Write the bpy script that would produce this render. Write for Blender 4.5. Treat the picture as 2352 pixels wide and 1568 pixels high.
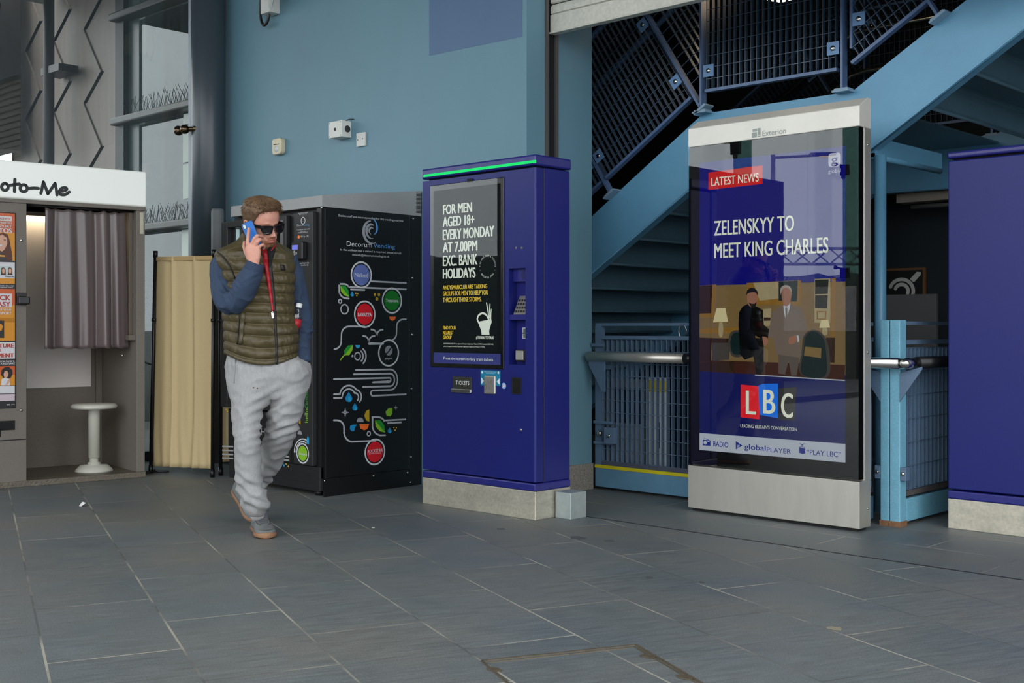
import bpy, bmesh, math, random
from math import sin, cos, pi, radians, sqrt, atan2
from mathutils import Vector, Matrix, noise
random.seed(7)
S = bpy.context.scene
for o in list(bpy.data.objects):
    bpy.data.objects.remove(o)

# ------------------------------------------------------------------ camera
F, CX, HY, CAMH = 2700.0, 1176.0, 750.0, 1.12        # focal length, axis and horizon in photo pixels; eye height
RZ = radians(43.7)
FW = Vector((-sin(RZ), cos(RZ), 0)); RT = Vector((cos(RZ), sin(RZ), 0))
cam = bpy.data.cameras.new('camera'); cam.sensor_width = 36.0
cam.lens = 36.0 * F / 2352.0
cam.shift_y = -(784 - HY) / 2352.0
cam.clip_end = 300
co = bpy.data.objects.new('camera', cam); S.collection.objects.link(co)
co.location = (0, 0, CAMH); co.rotation_euler = (radians(90), 0, RZ)
S.camera = co

# ------------------------------------------------------------------ sky: bright overcast
W = bpy.data.worlds.new('overcast'); S.world = W; W.use_nodes = True
nt = W.node_tree; nt.nodes.clear()
out = nt.nodes.new('ShaderNodeOutputWorld'); bg = nt.nodes.new('ShaderNodeBackground')
tc = nt.nodes.new('ShaderNodeTexCoord'); sx = nt.nodes.new('ShaderNodeSeparateXYZ')
rp = nt.nodes.new('ShaderNodeValToRGB'); mx = nt.nodes.new('ShaderNodeMixRGB'); nz = nt.nodes.new('ShaderNodeTexNoise')
mp = nt.nodes.new('ShaderNodeMapping'); mp.inputs['Scale'].default_value = (1, 1, 2.5)
nz.inputs['Scale'].default_value = 2.2; nz.inputs['Detail'].default_value = 5
rp.color_ramp.elements[0].position = 0.0; rp.color_ramp.elements[0].color = (.92, .94, 1.0, 1)
rp.color_ramp.elements[1].position = 0.8; rp.color_ramp.elements[1].color = (1.0, 1.0, 1.0, 1)
e = rp.color_ramp.elements.new(0.25); e.color = (.95, .97, 1.0, 1)
mx.blend_type = 'MULTIPLY'; mx.inputs[0].default_value = 0.35
nt.links.new(tc.outputs['Generated'], sx.inputs[0]); nt.links.new(sx.outputs['Z'], rp.inputs[0])
nt.links.new(tc.outputs['Generated'], mp.inputs[0]); nt.links.new(mp.outputs[0], nz.inputs['Vector'])
nt.links.new(rp.outputs[0], mx.inputs[1]); nt.links.new(nz.outputs['Fac'], mx.inputs[2])
nt.links.new(mx.outputs[0], bg.inputs[0]); bg.inputs[1].default_value = 4.0
nt.links.new(bg.outputs[0], out.inputs[0])

S.view_settings.view_transform = 'Standard'; S.view_settings.look = 'None'
S.view_settings.gamma = 1.0; S.view_settings.use_curve_mapping = False
S.view_settings.exposure = 0.0
S.cycles.max_bounces = 6; S.cycles.diffuse_bounces = 3; S.cycles.glossy_bounces = 4
S.cycles.transparent_max_bounces = 12; S.cycles.sample_clamp_indirect = 4.0
S.cycles.use_denoising = True

# ------------------------------------------------------------------ picture rays -> points on the real surfaces
def ray(px, py):
    d = FW + RT * ((px - CX) / F); d.z = (HY - py) / F
    return d
EYE = Vector((0, 0, CAMH))
def on_y(px, py, Y):
    d = ray(px, py); return EYE + d * (Y / d.y)
def on_x(px, py, X):
    d = ray(px, py); return EYE + d * (X / d.x)
def on_z(px, py, Z=0.0):
    d = ray(px, py); return EYE + d * ((Z - CAMH) / d.z)
def at(px, py, depth):
    return EYE + ray(px, py) * depth

# ------------------------------------------------------------------ materials
def lin(c):
    r = []
    for x in c[:3]:
        x = x / 255.0
        r.append(x / 12.92 if x <= .04045 else ((x + .055) / 1.055) ** 2.4)
    return (r[0], r[1], r[2], 1.0)
MATS = {}
def mat(name, c, rough=.5, metal=0.0, spec=.5, var=0.0, vs=6.0, stretch=(1, 1, 1), bump=0.0, bs=40.0,
        emit=0.0, speck=0.0, ss=220.0, coat=0.0, alpha=None):
    if name in MATS: return MATS[name]
    m = bpy.data.materials.new(name); MATS[name] = m; m.use_nodes = True
    n = m.node_tree.nodes; L = m.node_tree.links; b = n['Principled BSDF']
    col = lin(c)
    b.inputs['Base Color'].default_value = col; b.inputs['Roughness'].default_value = rough
    b.inputs['Metallic'].default_value = metal; b.inputs['Specular IOR Level'].default_value = spec
    if coat: b.inputs['Coat Weight'].default_value = coat; b.inputs['Coat Roughness'].default_value = .08
    if emit:
        b.inputs['Emission Color'].default_value = col; b.inputs['Emission Strength'].default_value = emit
    if var or bump or speck:
        t = n.new('ShaderNodeTexCoord'); mp = n.new('ShaderNodeMapping'); mp.inputs['Scale'].default_value = stretch
        L.new(t.outputs['Object'], mp.inputs[0])
    src = None
    if var:
        z = n.new('ShaderNodeTexNoise'); z.inputs['Scale'].default_value = vs; z.inputs['Detail'].default_value = 6
        z.inputs['Roughness'].default_value = .65
        L.new(mp.outputs[0], z.inputs['Vector'])
        r = n.new('ShaderNodeMapRange'); r.inputs[1].default_value = .3; r.inputs[2].default_value = .7
        r.inputs[3].default_value = 1 - var; r.inputs[4].default_value = 1 + var
        L.new(z.outputs['Fac'], r.inputs[0])
        mm = n.new('ShaderNodeVectorMath'); mm.operation = 'SCALE'; mm.inputs[0].default_value = col[:3]
        L.new(r.outputs[0], mm.inputs['Scale']); src = mm.outputs[0]
        L.new(src, b.inputs['Base Color'])
    if speck:
        z = n.new('ShaderNodeTexNoise'); z.inputs['Scale'].default_value = ss; z.inputs['Detail'].default_value = 2
        L.new(t.outputs['Object'], z.inputs['Vector'])
        r = n.new('ShaderNodeMapRange'); r.inputs[1].default_value = .35; r.inputs[2].default_value = .65
        r.inputs[3].default_value = 1 - speck; r.inputs[4].default_value = 1 + speck
        L.new(z.outputs['Fac'], r.inputs[0])
        mm = n.new('ShaderNodeVectorMath'); mm.operation = 'SCALE'
        if src: L.new(src, mm.inputs[0])
        else: mm.inputs[0].default_value = col[:3]
        L.new(r.outputs[0], mm.inputs['Scale']); L.new(mm.outputs[0], b.inputs['Base Color'])
    if bump:
        z = n.new('ShaderNodeTexNoise'); z.inputs['Scale'].default_value = bs; z.inputs['Detail'].default_value = 4
        L.new(mp.outputs[0], z.inputs['Vector'])
        bp = n.new('ShaderNodeBump'); bp.inputs['Strength'].default_value = bump; bp.inputs['Distance'].default_value = .01
        L.new(z.outputs['Fac'], bp.inputs['Height']); L.new(bp.outputs[0], b.inputs['Normal'])
    return m
def glow(name, c, s=1.0):
    return mat(name, c, rough=.6, spec=0.0, emit=s)
def screen_ink(name, c, s=1.0):
    """a picture element of a lit display: black surface that gives off its own colour"""
    if name in MATS: return MATS[name]
    m = mat(name, (2, 2, 3), rough=.6, spec=0.0)
    b = m.node_tree.nodes['Principled BSDF']
    b.inputs['Emission Color'].default_value = lin(c); b.inputs['Emission Strength'].default_value = s
    return m
def glass(name, tint=(1, 1, 1), ior=1.5, rough=0.0, dirt=0.0, dcol=(190, 200, 200), dscale=(1, 1, .15), mirror=0.0):
    if name in MATS: return MATS[name]
    m = bpy.data.materials.new(name); MATS[name] = m; m.use_nodes = True
    n = m.node_tree.nodes; L = m.node_tree.links; n.clear()
    o = n.new('ShaderNodeOutputMaterial'); tr = n.new('ShaderNodeBsdfTransparent'); gl = n.new('ShaderNodeBsdfGlossy')
    fr = n.new('ShaderNodeFresnel'); ge = n.new('ShaderNodeNewGeometry'); mr = n.new('ShaderNodeMapRange')
    mr.inputs[3].default_value = ior; mr.inputs[4].default_value = 1 / ior           # same reflection from either side of a thin pane
    L.new(ge.outputs['Backfacing'], mr.inputs[0]); L.new(mr.outputs[0], fr.inputs[0])
    mxs = n.new('ShaderNodeMixShader')
    tr.inputs[0].default_value = (tint[0], tint[1], tint[2], 1); gl.inputs['Roughness'].default_value = rough
    ad = n.new('ShaderNodeMath'); ad.operation = 'ADD'; ad.use_clamp = True; ad.inputs[1].default_value = mirror
    L.new(fr.outputs[0], ad.inputs[0])
    L.new(ad.outputs[0], mxs.inputs[0]); L.new(tr.outputs[0], mxs.inputs[1]); L.new(gl.outputs[0], mxs.inputs[2])
    last = mxs.outputs[0]
    if dirt:
        t = n.new('ShaderNodeTexCoord'); mp = n.new('ShaderNodeMapping'); mp.inputs['Scale'].default_value = dscale
        z = n.new('ShaderNodeTexNoise'); z.inputs['Scale'].default_value = 14; z.inputs['Detail'].default_value = 8
        z.inputs['Roughness'].default_value = .7
        L.new(t.outputs['Object'], mp.inputs[0]); L.new(mp.outputs[0], z.inputs['Vector'])
        r = n.new('ShaderNodeMapRange'); r.inputs[1].default_value = .4; r.inputs[2].default_value = .75
        r.inputs[3].default_value = dirt * .35; r.inputs[4].default_value = dirt * 1.6
        L.new(z.outputs['Fac'], r.inputs[0])
        df = n.new('ShaderNodeBsdfDiffuse'); df.inputs[0].default_value = lin(dcol)
        m2 = n.new('ShaderNodeMixShader'); L.new(r.outputs[0], m2.inputs[0]); L.new(last, m2.inputs[1]); L.new(df.outputs[0], m2.inputs[2])
        last = m2.outputs[0]
    L.new(last, o.inputs[0])
    return m

# ------------------------------------------------------------------ mesh building
def frames_along(pts):
    pts = [Vector(p) for p in pts]; T = []
    for i in range(len(pts)):
        a = pts[max(0, i - 1)]; b = pts[min(len(pts) - 1, i + 1)]
        T.append((b - a).normalized())
    ref = Vector((0, 0, 1)) if abs(T[0].z) < .9 else Vector((1, 0, 0))
    n = (ref - T[0] * ref.dot(T[0])).normalized(); fr = []
    for i, t in enumerate(T):
        n = (n - t * n.dot(t))
        n = n.normalized() if n.length > 1e-6 else Vector((1, 0, 0))
        fr.append((pts[i], n, t.cross(n)))
    return fr
class MB:
    def __init__(s): s.v = []; s.f = []; s.m = []; s.s = []
    def add(s, vs, fs, mi=0, smooth=False):
        o = len(s.v); s.v += [Vector(p) for p in vs]
        for f in fs: s.f.append([o + i for i in f]); s.m.append(mi); s.s.append(smooth)
        return s
    def hexa(s, p, mi=0):     # 8 corners: bottom ring then top ring
        return s.add(p, [(3, 2, 1, 0), (4, 5, 6, 7), (0, 1, 5, 4), (1, 2, 6, 5), (2, 3, 7, 6), (3, 0, 4, 7)], mi)
    def box(s, x0, x1, y0, y1, z0, z1, mi=0):
        return s.hexa([(x0, y0, z0), (x1, y0, z0), (x1, y1, z0), (x0, y1, z0), (x0, y0, z1), (x1, y0, z1), (x1, y1, z1), (x0, y1, z1)], mi)
    def prism(s, pts, off, mi=0, smooth=False):
        n = len(pts); off = Vector(off); a = [Vector(p) for p in pts]; b = [p + off for p in a]
        nn = Vector((0, 0, 0))
        for i in range(n): nn += a[i].cross(a[(i + 1) % n])
        if nn.dot(off) > 0: a, b = b, a
        fs = [list(range(n)), list(range(2 * n - 1, n - 1, -1))]
        fs += [(i, n + i, n + (i + 1) % n, (i + 1) % n) for i in range(n)]
        return s.add(a + b, fs, mi, smooth)
    def bar(s, p0, p1, w, h, up=(0, 0, 1), mi=0):   # rectangular bar
        p0, p1 = Vector(p0), Vector(p1); t = (p1 - p0).normalized(); up = Vector(up)
        u = (up - t * up.dot(t)).normalized(); r = t.cross(u)
        q = []
        for p in (p0, p1):
            q += [p - r * w / 2 - u * h / 2, p + r * w / 2 - u * h / 2, p + r * w / 2 + u * h / 2, p - r * w / 2 + u * h / 2]
        return s.hexa(q, mi)
    def loft(s, rings, mi=0, smooth=True, caps=True, closed=True):
        n = len(rings[0]); vs = [p for r in rings for p in r]; fs = []
        for i in range(len(rings) - 1):
            for j in range(n if closed else n - 1):
                k = (j + 1) % n
                fs.append((i * n + j, i * n + k, (i + 1) * n + k, (i + 1) * n + j))
        if caps and closed:
            fs.append(list(range(n - 1, -1, -1))); fs.append(list(range((len(rings) - 1) * n, len(rings) * n)))
        return s.add(vs, fs, mi, smooth)
    def tube(s, pts, r, n=10, mi=0, smooth=True, caps=True, flat=1.0):
        fr = frames_along(pts); rs = r if isinstance(r, (list, tuple)) else [r] * len(fr); rings = []
        for (p, a, b), q in zip(fr, rs):
            rings.append([p + a * (cos(2 * pi * k / n) * q) + b * (sin(2 * pi * k / n) * q * flat) for k in range(n)])
        return s.loft(rings, mi, smooth, caps)
    def lathe(s, c, prof, n=24, mi=0, axis=(0, 0, 1), smooth=True):
        c = Vector(c); ax = Vector(axis).normalized()
        ref = Vector((1, 0, 0)) if abs(ax.x) < .9 else Vector((0, 1, 0))
        a = (ref - ax * ref.dot(ax)).normalized(); b = ax.cross(a)
        return s.loft([[c + ax * z + a * (cos(2 * pi * k / n) * r) + b * (sin(2 * pi * k / n) * r) for k in range(n)] for r, z in prof], mi, smooth, True)
    def ball(s, c, r, n=12, mi=0, sc=(1, 1, 1)):
        c = Vector(c); rings = []
        for i in range(1, n):
            a = -pi / 2 + pi * i / n
            rings.append([c + Vector((cos(2 * pi * k / (2 * n)) * cos(a) * r * sc[0], sin(2 * pi * k / (2 * n)) * cos(a) * r * sc[1], sin(a) * r * sc[2])) for k in range(2 * n)])
        return s.loft(rings, mi, True, True)
    def build(s, name, mats, parent=None, bevel=0.0, seg=2):
        if not isinstance(mats, (list, tuple)): mats = [mats]
        me = bpy.data.meshes.new(name)
        vs = s.v
        if parent is not None:
            inv = WM[parent.name].inverted(); vs = [inv @ p for p in vs]
        me.from_pydata([tuple(p) for p in vs], [], s.f)
        for m in mats: me.materials.append(m)
        me.polygons.foreach_set('material_index', s.m); me.polygons.foreach_set('use_smooth', s.s)
        me.update()
        o = bpy.data.objects.new(name, me); S.collection.objects.link(o)
        if parent is not None:
            o.parent = parent; WM[o.name] = WM[parent.name]
        else: WM[o.name] = Matrix.Identity(4)
        if bevel:
            b = o.modifiers.new('edges', 'BEVEL'); b.width = bevel; b.segments = seg; b.limit_method = 'ANGLE'
            b.angle_limit = radians(40); b.harden_normals = False
        return o
WM = {}
def sgp0(v, e): return math.copysign(abs(v) ** e, v)
def tag(o, label=None, cat=None, group=None, kind=None):
    if label: o['label'] = label
    if cat: o['category'] = cat
    if group: o['group'] = group
    if kind: o['kind'] = kind
    return o
def thing(name, loc, label, cat, group=None, rz=0.0):
    o = bpy.data.objects.new(name, None); S.collection.objects.link(o); o.empty_display_size = .1
    o.location = loc; o.rotation_euler = (0, 0, rz)
    WM[o.name] = Matrix.Translation(Vector(loc)) @ Matrix.Rotation(rz, 4, 'Z')
    return tag(o, label, cat, group)
def struct(o):
    o['kind'] = 'structure'; return o

# ------------------------------------------------------------------ a flat face of something: u to the right, v up, n outwards
class Face:
    def __init__(s, O, U, V=(0, 0, 1)):
        s.O = Vector(O); s.U = Vector(U).normalized(); s.V = Vector(V).normalized(); s.N = s.U.cross(s.V)
    def pt(s, u, v, h=0.0): return s.O + s.U * u + s.V * v + s.N * h
    def inv(s, px, py, h=0.0):
        d = ray(px, py); o = s.O + s.N * h
        t = (o - EYE).dot(s.N) / d.dot(s.N); p = EYE + d * t - s.O
        return p.dot(s.U), p.dot(s.V)
    def P(s, px, py, h=0.0):
        u, v = s.inv(px, py); return s.pt(u, v, h)
def upright(fs, fc, N):
    pass
def poly(mb, fc, pts, h=.001, mi=0):         # flat print, corners given as picture points on the face
    mb_poly(mb, fc, [fc.inv(*p) for p in pts], h, mi)
def mb_poly(mb, fc, uv, h=.001, mi=0):
    a = sum(uv[i][0] * uv[(i + 1) % len(uv)][1] - uv[(i + 1) % len(uv)][0] * uv[i][1] for i in range(len(uv)))
    if a < 0: uv = uv[::-1]
    mb.add([fc.pt(u, v, h) for u, v in uv], [list(range(len(uv)))], mi)
def slab(mb, fc, px0, py0, px1, py1, h0, h1, mi=0):   # upright box on a face between two picture corners (top-left, bottom-right)
    u0, v1 = fc.inv(px0, py0); u1, v0 = fc.inv(px1, py1)
    box_uv(mb, fc, u0, u1, v0, v1, h0, h1, mi)
def box_uv(mb, fc, u0, u1, v0, v1, h0, h1, mi=0):
    mb.hexa([fc.pt(u0, v0, h1), fc.pt(u1, v0, h1), fc.pt(u1, v0, h0), fc.pt(u0, v0, h0),
             fc.pt(u0, v1, h1), fc.pt(u1, v1, h1), fc.pt(u1, v1, h0), fc.pt(u0, v1, h0)], mi)
def disc(mb, fc, px, py, r, h=.001, mi=0, n=28, sq=1.0, a0=0, a1=360):
    u, v = fc.inv(px, py)
    full = abs(a1 - a0) >= 360
    pts = [(u + r * sq * cos(radians(a0 + (a1 - a0) * k / n)), v + r * sin(radians(a0 + (a1 - a0) * k / n))) for k in range(n if full else n + 1)]
    mb_poly(mb, fc, pts, h, mi)
def ribbon_uv(mb, fc, q, w, h=.001, mi=0, closed=False, round_ends=True):
    q = [Vector((a, b)) for a, b in q]; n = len(q); L = []; R = []
    for i in range(n):
        if closed: a = q[i - 1]; b = q[(i + 1) % n]
        else: a = q[max(0, i - 1)]; b = q[min(n - 1, i + 1)]
        t = (b - a)
        t = t.normalized() if t.length > 1e-9 else Vector((1, 0))
        nn = Vector((-t.y, t.x)); k = 1.0
        if 0 < i < n - 1 or closed:
            e = (q[i] - a)
            if e.length > 1e-9:
                c = abs(nn.dot(Vector((-e.normalized().y, e.normalized().x))))
                k = 1 / max(c, .6)
        ww = w[i] if isinstance(w, (list, tuple)) else w
        L.append(q[i] + nn * ww / 2 * k); R.append(q[i] - nn * ww / 2 * k)
    vs = [fc.pt(p.x, p.y, h) for p in L] + [fc.pt(p.x, p.y, h) for p in R]; fs = []
    for i in range(n if closed else n - 1):
        j = (i + 1) % n; fs.append((n + i, n + j, j, i))
    mb.add(vs, fs, mi)
    if round_ends and not closed:
        for i in (0, n - 1):
            ww = w[i] if isinstance(w, (list, tuple)) else w
            mb_poly(mb, fc, [(q[i].x + ww / 2 * cos(2 * pi * k / 10), q[i].y + ww / 2 * sin(2 * pi * k / 10)) for k in range(10)], h + 1e-5, mi)
def smooth_path(p, k=6):
    out = []
    for i in range(len(p) - 1):
        p0 = Vector(p[max(0, i - 1)]); p1 = Vector(p[i]); p2 = Vector(p[i + 1]); p3 = Vector(p[min(len(p) - 1, i + 2)])
        for j in range(k):
            t = j / k
            out.append(tuple(.5 * ((2 * p1) + (p2 - p0) * t + (2 * p0 - 5 * p1 + 4 * p2 - p3) * t * t + (3 * p1 - p0 - 3 * p2 + p3) * t ** 3)))
    out.append(tuple(p[-1])); return out
def stroke(mb, fc, pts, w, h=.001, mi=0, closed=False, smooth=False):
    if smooth: pts = smooth_path(pts)
    ribbon_uv(mb, fc, [fc.inv(*p) for p in pts], w, h, mi, closed)
def ring(mb, fc, px, py, r, w, h=.001, mi=0, n=36):
    u, v = fc.inv(px, py)
    ribbon_uv(mb, fc, [(u + r * cos(2 * pi * k / n), v + r * sin(2 * pi * k / n)) for k in range(n)], w, h, mi, True)

# ------------------------------------------------------------------ lettering
TCACHE = {}
def letters(txt, bold=0.0, res=3):
    key = (txt, bold, res)
    if key not in TCACHE:
        cu = bpy.data.curves.new('lettering', 'FONT'); cu.body = txt; cu.size = 1.0; cu.offset = bold; cu.resolution_u = res
        ob = bpy.data.objects.new('lettering', cu); S.collection.objects.link(ob)
        dg = bpy.context.evaluated_depsgraph_get(); me = bpy.data.meshes.new_from_object(ob.evaluated_get(dg))
        vs = [(v.co.x, v.co.y) for v in me.vertices]; fs = [tuple(p.vertices) for p in me.polygons]
        fs = [f if sum(vs[f[i]][0] * vs[f[(i + 1) % len(f)]][1] - vs[f[(i + 1) % len(f)]][0] * vs[f[i]][1] for i in range(len(f))) > 0 else f[::-1] for f in fs]
        bpy.data.objects.remove(ob); bpy.data.curves.remove(cu); bpy.data.meshes.remove(me)
        TCACHE[key] = (vs, fs)
    return TCACHE[key]
CAP = 0.727
def text_uv(mb, fc, txt, u0, v0, u1, cap, h=.0015, mi=0, bold=0.0, rot=0.0, res=3):
    """one line: starts at u0 on the baseline v0, ends at u1, capitals 'cap' tall; rot turns it about its start"""
    vs, fs = letters(txt, 0.0, res)
    if bold > 0:                      # heavier strokes: the line drawn three times, a hair apart
        d = bold * .9 * (u1 - u0) / max(1.0, .55 * len(txt))
        for q, e_ in ((-d, 1e-4), (d, 2e-4)): text_uv(mb, fc, txt, u0 + q, v0, u1 + q, cap, h + e_, mi, 0, rot, res)
    xs = [p[0] for p in vs]; a, b = min(xs), max(xs)
    k = (u1 - u0) / (b - a); ky = cap / CAP; c, s_ = cos(rot), sin(rot); o = []
    for x, y in vs:
        X = (x - a) * k; Y = y * ky
        o.append(fc.pt(u0 + X * c - Y * s_, v0 + X * s_ + Y * c, h))
    mb.add(o, fs, mi)
def text(mb, fc, txt, x0, y0, x1, ytop, h=.0015, mi=0, bold=0.0):
    u0, v0 = fc.inv(x0, y0); _, v1 = fc.inv(x0, ytop); u1, _ = fc.inv(x1, y0)
    text_uv(mb, fc, txt, u0, v0, u1, v1 - v0, h, mi, bold)
# ================================================================== SETTING
BLUE = mat('wall_paint', (98, 137, 152), rough=.5, var=.05, vs=1.5, stretch=(1, 1, .5), bump=.05, bs=60, speck=.05, ss=300)
BLUE2 = mat('wall_paint_old', (78, 108, 142), rough=.5, var=.03, vs=2)
STEELBLUE = mat('stair_paint', (98, 156, 188), rough=.38, var=.07, vs=3, speck=.04, ss=200)
DARKBLUE = mat('dark_paint', (44, 66, 112), rough=.35, var=.08, vs=4)
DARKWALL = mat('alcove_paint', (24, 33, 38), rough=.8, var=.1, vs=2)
CEIL = mat('ceiling_paint', (128, 130, 130), rough=.7)
BLACK = mat('black_metal', (16, 17, 19), rough=.4)
MATTBLACK = mat('matt_black', (10, 10, 11), rough=.8)
CHROME = mat('polished_steel', (190, 190, 186), rough=.18, metal=1.0)
STEEL = mat('brushed_steel', (196, 194, 184), rough=.4, metal=.72, var=.06, vs=3, stretch=(6, 6, 1), bump=.02, bs=300)
WHITEP = mat('white_plastic', (205, 207, 200), rough=.45, var=.05, vs=8, speck=.05, ss=90)
GRANITE = mat('granite', (128, 124, 116), rough=.6, speck=.35, ss=160)
WHITE_INK = mat('white_print', (222, 226, 226), rough=.5)
GREY_INK = mat('grey_print', (168, 172, 176), rough=.5)

# ---- floor with two tile layouts
def floor_material():
    m = bpy.data.materials.new('floor_tiles'); m.use_nodes = True
    n = m.node_tree.nodes; L = m.node_tree.links; b = n['Principled BSDF']
    t = n.new('ShaderNodeTexCoord')
    def bricks(ang, off, bw, rh, mo):
        mp = n.new('ShaderNodeMapping'); mp.vector_type = 'TEXTURE'
        mp.inputs['Rotation'].default_value = (0, 0, ang); mp.inputs['Location'].default_value = (off[0], off[1], 0)
        br = n.new('ShaderNodeTexBrick'); br.offset = .5; br.offset_frequency = 2
        br.inputs['Scale'].default_value = 1; br.inputs['Brick Width'].default_value = bw; br.inputs['Row Height'].default_value = rh
        br.inputs['Mortar Size'].default_value = mo; br.inputs['Mortar Smooth'].default_value = .1
        br.inputs['Color1'].default_value = (0, 0, 0, 1); br.inputs['Color2'].default_value = (1, 1, 1, 1); br.inputs['Mortar'].default_value = (.5, .5, .5, 1)
        L.new(t.outputs['Object'], mp.inputs[0]); L.new(mp.outputs[0], br.inputs[0]); return br
    ta = radians(133.7 + 24.6)
    p = on_z(79, 1400)
    A = bricks(ta, (p.x, p.y), 0.82, .443, .0044)
    B = bricks(0, (-4.4, 5.32), .9, .45, .0035)
    sp = n.new('ShaderNodeSeparateXYZ'); L.new(t.outputs['Object'], sp.inputs[0])
    def cmp(out, th):
        c = n.new('ShaderNodeMath'); c.operation = 'GREATER_THAN'; c.inputs[1].default_value = th; L.new(out, c.inputs[0]); return c.outputs[0]
    cy = cmp(sp.outputs['Y'], 5.322); cx = cmp(sp.outputs['X'], -4.9)
    mu = n.new('ShaderNodeMath'); mu.operation = 'MULTIPLY'; L.new(cy, mu.inputs[0]); L.new(cx, mu.inputs[1])
    def mixf(fac, a, bb):
        x = n.new('ShaderNodeMixRGB'); L.new(fac, x.inputs[0])
        for i, q in ((1, a), (2, bb)):
            if isinstance(q, tuple): x.inputs[i].default_value = q
            else: L.new(q, x.inputs[i])
        return x.outputs[0]
    tone = mixf(mu.outputs[0], A.outputs['Color'], B.outputs['Color'])
    gr = mixf(mu.outputs[0], A.outputs['Fac'], B.outputs['Fac'])
    # the stone: streaked grain running across the tiles
    mp = n.new('ShaderNodeMapping'); mp.vector_type = 'TEXTURE'; mp.inputs['Rotation'].default_value = (0, 0, ta); mp.inputs['Scale'].default_value = (.12, 1, 1)
    L.new(t.outputs['Object'], mp.inputs[0])
    z = n.new('ShaderNodeTexNoise'); z.inputs['Scale'].default_value = 5; z.inputs['Detail'].default_value = 8; z.inputs['Roughness'].default_value = .7
    L.new(mp.outputs[0], z.inputs['Vector'])
    z2 = n.new('ShaderNodeTexNoise'); z2.inputs['Scale'].default_value = 1.3; z2.inputs['Detail'].default_value = 4; L.new(t.outputs['Object'], z2.inputs['Vector'])
    z3 = n.new('ShaderNodeTexNoise'); z3.inputs['Scale'].default_value = 180; z3.inputs['Detail'].default_value = 2; L.new(t.outputs['Object'], z3.inputs['Vector'])
    def rng(o, a, bb, c=.3, d=.7):
        r = n.new('ShaderNodeMapRange'); r.inputs[1].default_value = c; r.inputs[2].default_value = d; r.inputs[3].default_value = a; r.inputs[4].default_value = bb
        L.new(o, r.inputs[0]); return r.outputs[0]
    def mul(a, bb):
        x = n.new('ShaderNodeMath'); x.operation = 'MULTIPLY'; L.new(a, x.inputs[0]); L.new(bb, x.inputs[1]); return x.outputs[0]
    k = mul(mul(mul(rng(z.outputs['Fac'], .78, 1.22), rng(z2.outputs['Fac'], .88, 1.12)), rng(z3.outputs['Fac'], .78, 1.22)), rng(tone, .94, 1.06, 0, 1))
    base = mixf(rng(z2.outputs['Fac'], 0, 1, .35, .65), lin((101, 110, 114)), lin((106, 108, 105)))
    sc = n.new('ShaderNodeVectorMath'); sc.operation = 'SCALE'; L.new(base, sc.inputs[0]); L.new(k, sc.inputs['Scale'])
    z4 = n.new('ShaderNodeTexNoise'); z4.inputs['Scale'].default_value = 2.2; z4.inputs['Detail'].default_value = 4; L.new(t.outputs['Object'], z4.inputs['Vector'])
    grout = mixf(rng(z4.outputs['Fac'], 0, 1, .42, .6), lin((88, 92, 91)), lin((166, 163, 150)))
    col = mixf(gr, sc.outputs[0], grout)
    L.new(col, b.inputs['Base Color'])
    L.new(rng(z.outputs['Fac'], .42, .6), b.inputs['Roughness']); b.inputs['Specular IOR Level'].default_value = .45
    bp = n.new('ShaderNodeBump'); bp.inputs['Strength'].default_value = .25; bp.inputs['Distance'].default_value = .003
    h = n.new('ShaderNodeMath'); h.operation = 'MULTIPLY_ADD'; L.new(gr, h.inputs[0]); h.inputs[1].default_value = -1; L.new(z3.outputs['Fac'], h.inputs[2])
    L.new(h.outputs[0], bp.inputs['Height']); L.new(bp.outputs[0], b.inputs['Normal'])
    return m
GX = -9.0                                  # plane of the glass wall
WY, RY = 5.6, 6.26                         # face of the blue wall, back edge of its reveal
WX = -5.22                                 # right end of the blue wall
BY = 9.4                                   # back of the space under the stairs
CZ = 5.6
mb = MB(); mb.add([(GX, -7, 0), (7, -7, 0), (7, BY, 0), (GX, BY, 0)], [(0, 1, 2, 3)])
struct(mb.build('floor', floor_material()))
mb = MB(); mb.box(-4.9, 7, 5.312, 5.326, -.002, .0012); struct(mb.build('trim_1', mat('joint_black', (22, 23, 24), rough=.7)))
mb = MB(); mb.box(-280, GX - .02, -280, 280, -.12, -.06)
mb.box(GX - .02, 280, -280, -7.02, -.12, -.06)
struct(mb.build('ground', mat('asphalt', (84, 86, 86), rough=.8, var=.15, vs=.6)))

mb = MB(); mb.box(GX + .12, WX, WY, RY, 0, CZ)
fw = Face((0, WY, 0), (1, 0, 0))
poly(mb, fw, [(986, -260), (1200, -190), (1200, 84), (986, 128)], .0015, 1)
struct(mb.build('wall_back', [BLUE, BLUE2]))
fr_ = Face((WX, 0, 0), (0, 1, 0))          # reveal of the opening
mb = MB(); mb.box(WX - .02, WX + .012, WY - .012, RY + .004, 0, .178); struct(mb.build('baseboard_right', GRANITE))
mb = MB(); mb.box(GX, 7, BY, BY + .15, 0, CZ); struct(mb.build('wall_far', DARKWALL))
mb = MB(); mb.box(3.2, 3.35, 5.9, BY, 0, CZ); struct(mb.build('shade_wall_right', DARKWALL))  # unseen end wall, put here to darken the space under the stairs
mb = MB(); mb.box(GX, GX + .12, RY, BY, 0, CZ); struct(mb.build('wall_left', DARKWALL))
mb = MB(); mb.box(GX - 7, 1.0, -1.8, 5.7, CZ, CZ + .3); mb.box(GX, 3.5, 5.7, BY + .2, CZ, CZ + .3); mb.box(GX - 7, GX, 5.7, 7.3, CZ, CZ + .3); struct(mb.build('ceiling_and_shade_roof', CEIL))  # unseen roof; edges and overhang past the glass shaped to set the light
mb = MB(); mb.box(WX, 7, 5.70, 6.0, 3.95, CZ); struct(mb.build('trim_2', BLUE))

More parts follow.
